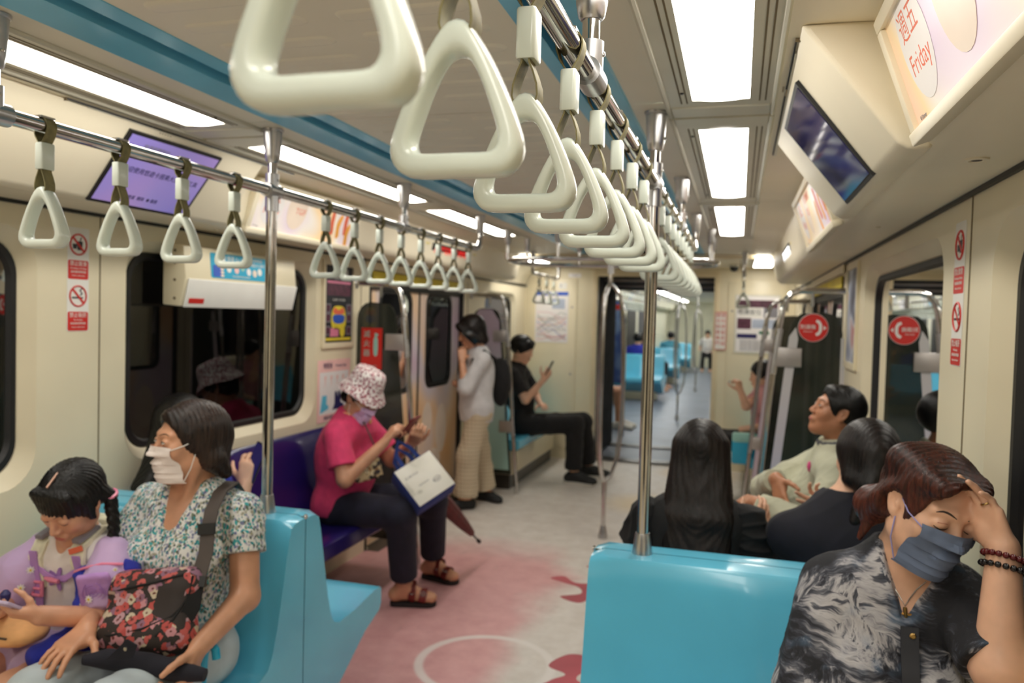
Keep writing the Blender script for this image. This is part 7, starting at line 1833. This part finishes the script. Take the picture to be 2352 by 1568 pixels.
# ------------------------------------------------------------------ simpler figures: far right bench and next car
def far_person(label, cx, cy, F, top, low, hair, skin_='skin_c', res=.010, H=1.6, seat=.43, raised=None, long=False, group=None, bare_leg=False):
    J = seated(cx, cy, seat, F, H, .03)
    if raised: J['elR'], J['wrR'] = A_(raised[0]), A_(raised[1])
    f = Fig(label, (cx, cy, seat), skin_, res, J, F, (F[0], F[1], -.2), (0, 0, 1), 1.0, 1.0, group=group)
    S = f.sk; f.torso(S); f.arm('R'); f.arm('L'); f.leg('R'); f.leg('L'); f.foot('R', S, F); f.foot('L', S, F); f.head()
    if raised: f.hand('R', (-.25, -.1, .95), (-.6, .6, 0), curls=((60, 70, 40),) * 4)
    f.done()
    if res < .009: f.face()
    B = Sdf(); f.torso(B, .02)
    for sd in 'RL': a, b = f.J['sh' + sd], f.J['el' + sd]; B.cone(a, a + (b - a) * .7, .064, .066, .03, caps=[(a + (b - a) * .6, b - a)])
    B.ell(f.J['nk'] + A_(0, 0, .055), (.06, .06, .045), None, .01, 's'); B.plane(f.J['pel'] + A_(0, 0, -.05), (0, 0, -1)); f.solid('top', B, top, res, folds(.006, 16, 2))
    T = Sdf(); T.ell(f.b('pel', 0, 0, 0), (.165, .12, .11), f.M, .04)
    for sd in 'RL':
        if bare_leg: T.cone(f.J['hip' + sd], f.J['kn' + sd], .098, .09, .04, caps=[(f.J['hip' + sd] * .3 + f.J['kn' + sd] * .7, f.J['kn' + sd] - f.J['hip' + sd])])
        else: f.leg(sd, T, .016)
    f.solid('trousers', T, low, res)
    if bare_leg:
        for sd in 'RL':
            Q = Sdf(); f.foot(sd, Q, F, .26, .044, off=.012); Q.plane(f.J['an' + sd] + A_(0, 0, .02), (0, 0, 1)); f.solid('shoe', Q, 'shoe_white', res)
    Hh = f.scalp(.018, .004)
    if long: Hh.cone(f.h(0, -.08, 0), f.h(0, -.1, -.2), .07, .05, .03)
    Hh.ell(f.h(0, .10, -.05), (.072, .088, .1), f.HM, .012, 's'); f.hair(Hh, hair, res)
    return f
far_person('person in dusty pink top with raised fist on the far right bench', .27, 7.12, (-1, -.1, 0), 'pink_top', 'black_cloth', 'hair_black', 'skin_c', .0075, 1.5, raised=((.085, 6.93, .84), (.035, 6.90, .965)))
t = thing('cyan_bag', 'small cyan bag standing on the floor by the far right bench', 'bag', (.06, 6.75, 0))
part('body', MB().prism(rrect(-.10, .10, .38, .62, .02, 3), (.08, 6.70, 0), (1, 0, 0), (0, 0, 1), (0, .10, 0)), 'sky_print', t, bevel=.012); part('flap', MB().prism(rrect(-.10, .10, .56, .63, .02, 3), (.08, 6.694, 0), (1, 0, 0), (0, 0, 1), (0, .112, 0)), 'teal', t, bevel=.006)
far_person('seated person with bare knees and white shoes just inside the next car', -2.0, 11.1, (1, -.05, 0), 'navy_cloth', 'grey_cloth', 'hair_black', 'skin_d', .010, bare_leg=True)
far_person('distant passenger in royal blue on the nearest double seat of the next car', -1.93, 15.75, (0, 1, 0), 'royal', 'black_cloth', 'hair_black', 'skin_c', .013)
far_person('distant passenger in orange top on the left of the next car', -2.0, 18.1, (1, -.3, 0), 'orange_cloth', 'black_cloth', 'hair_black', 'skin_c', .014)
far_person('distant passenger in teal top on the middle double seat of the next car', -1.62, 19.9, (0, 1, 0), 'teal_cloth', 'black_cloth', 'hair_dark', 'skin_c', .014)
far_person('distant long-haired passenger in navy on the left bench of the next car', -2.0, 17.2, (1, -.2, 0), 'deep_navy', 'navy_cloth', 'hair_black', 'skin_c', .014, long=True)
far_person('distant passenger in white at the far end of the next car', -.9, 24.8, (0, -1, 0), 'white_cloth', 'black_cloth', 'hair_black', 'skin_c', .016)
far_person('distant passenger in black at the far end of the next car', -.45, 23.2, (-.2, -1, 0), 'black_cloth', 'black_cloth', 'hair_black', 'skin_c', .016)
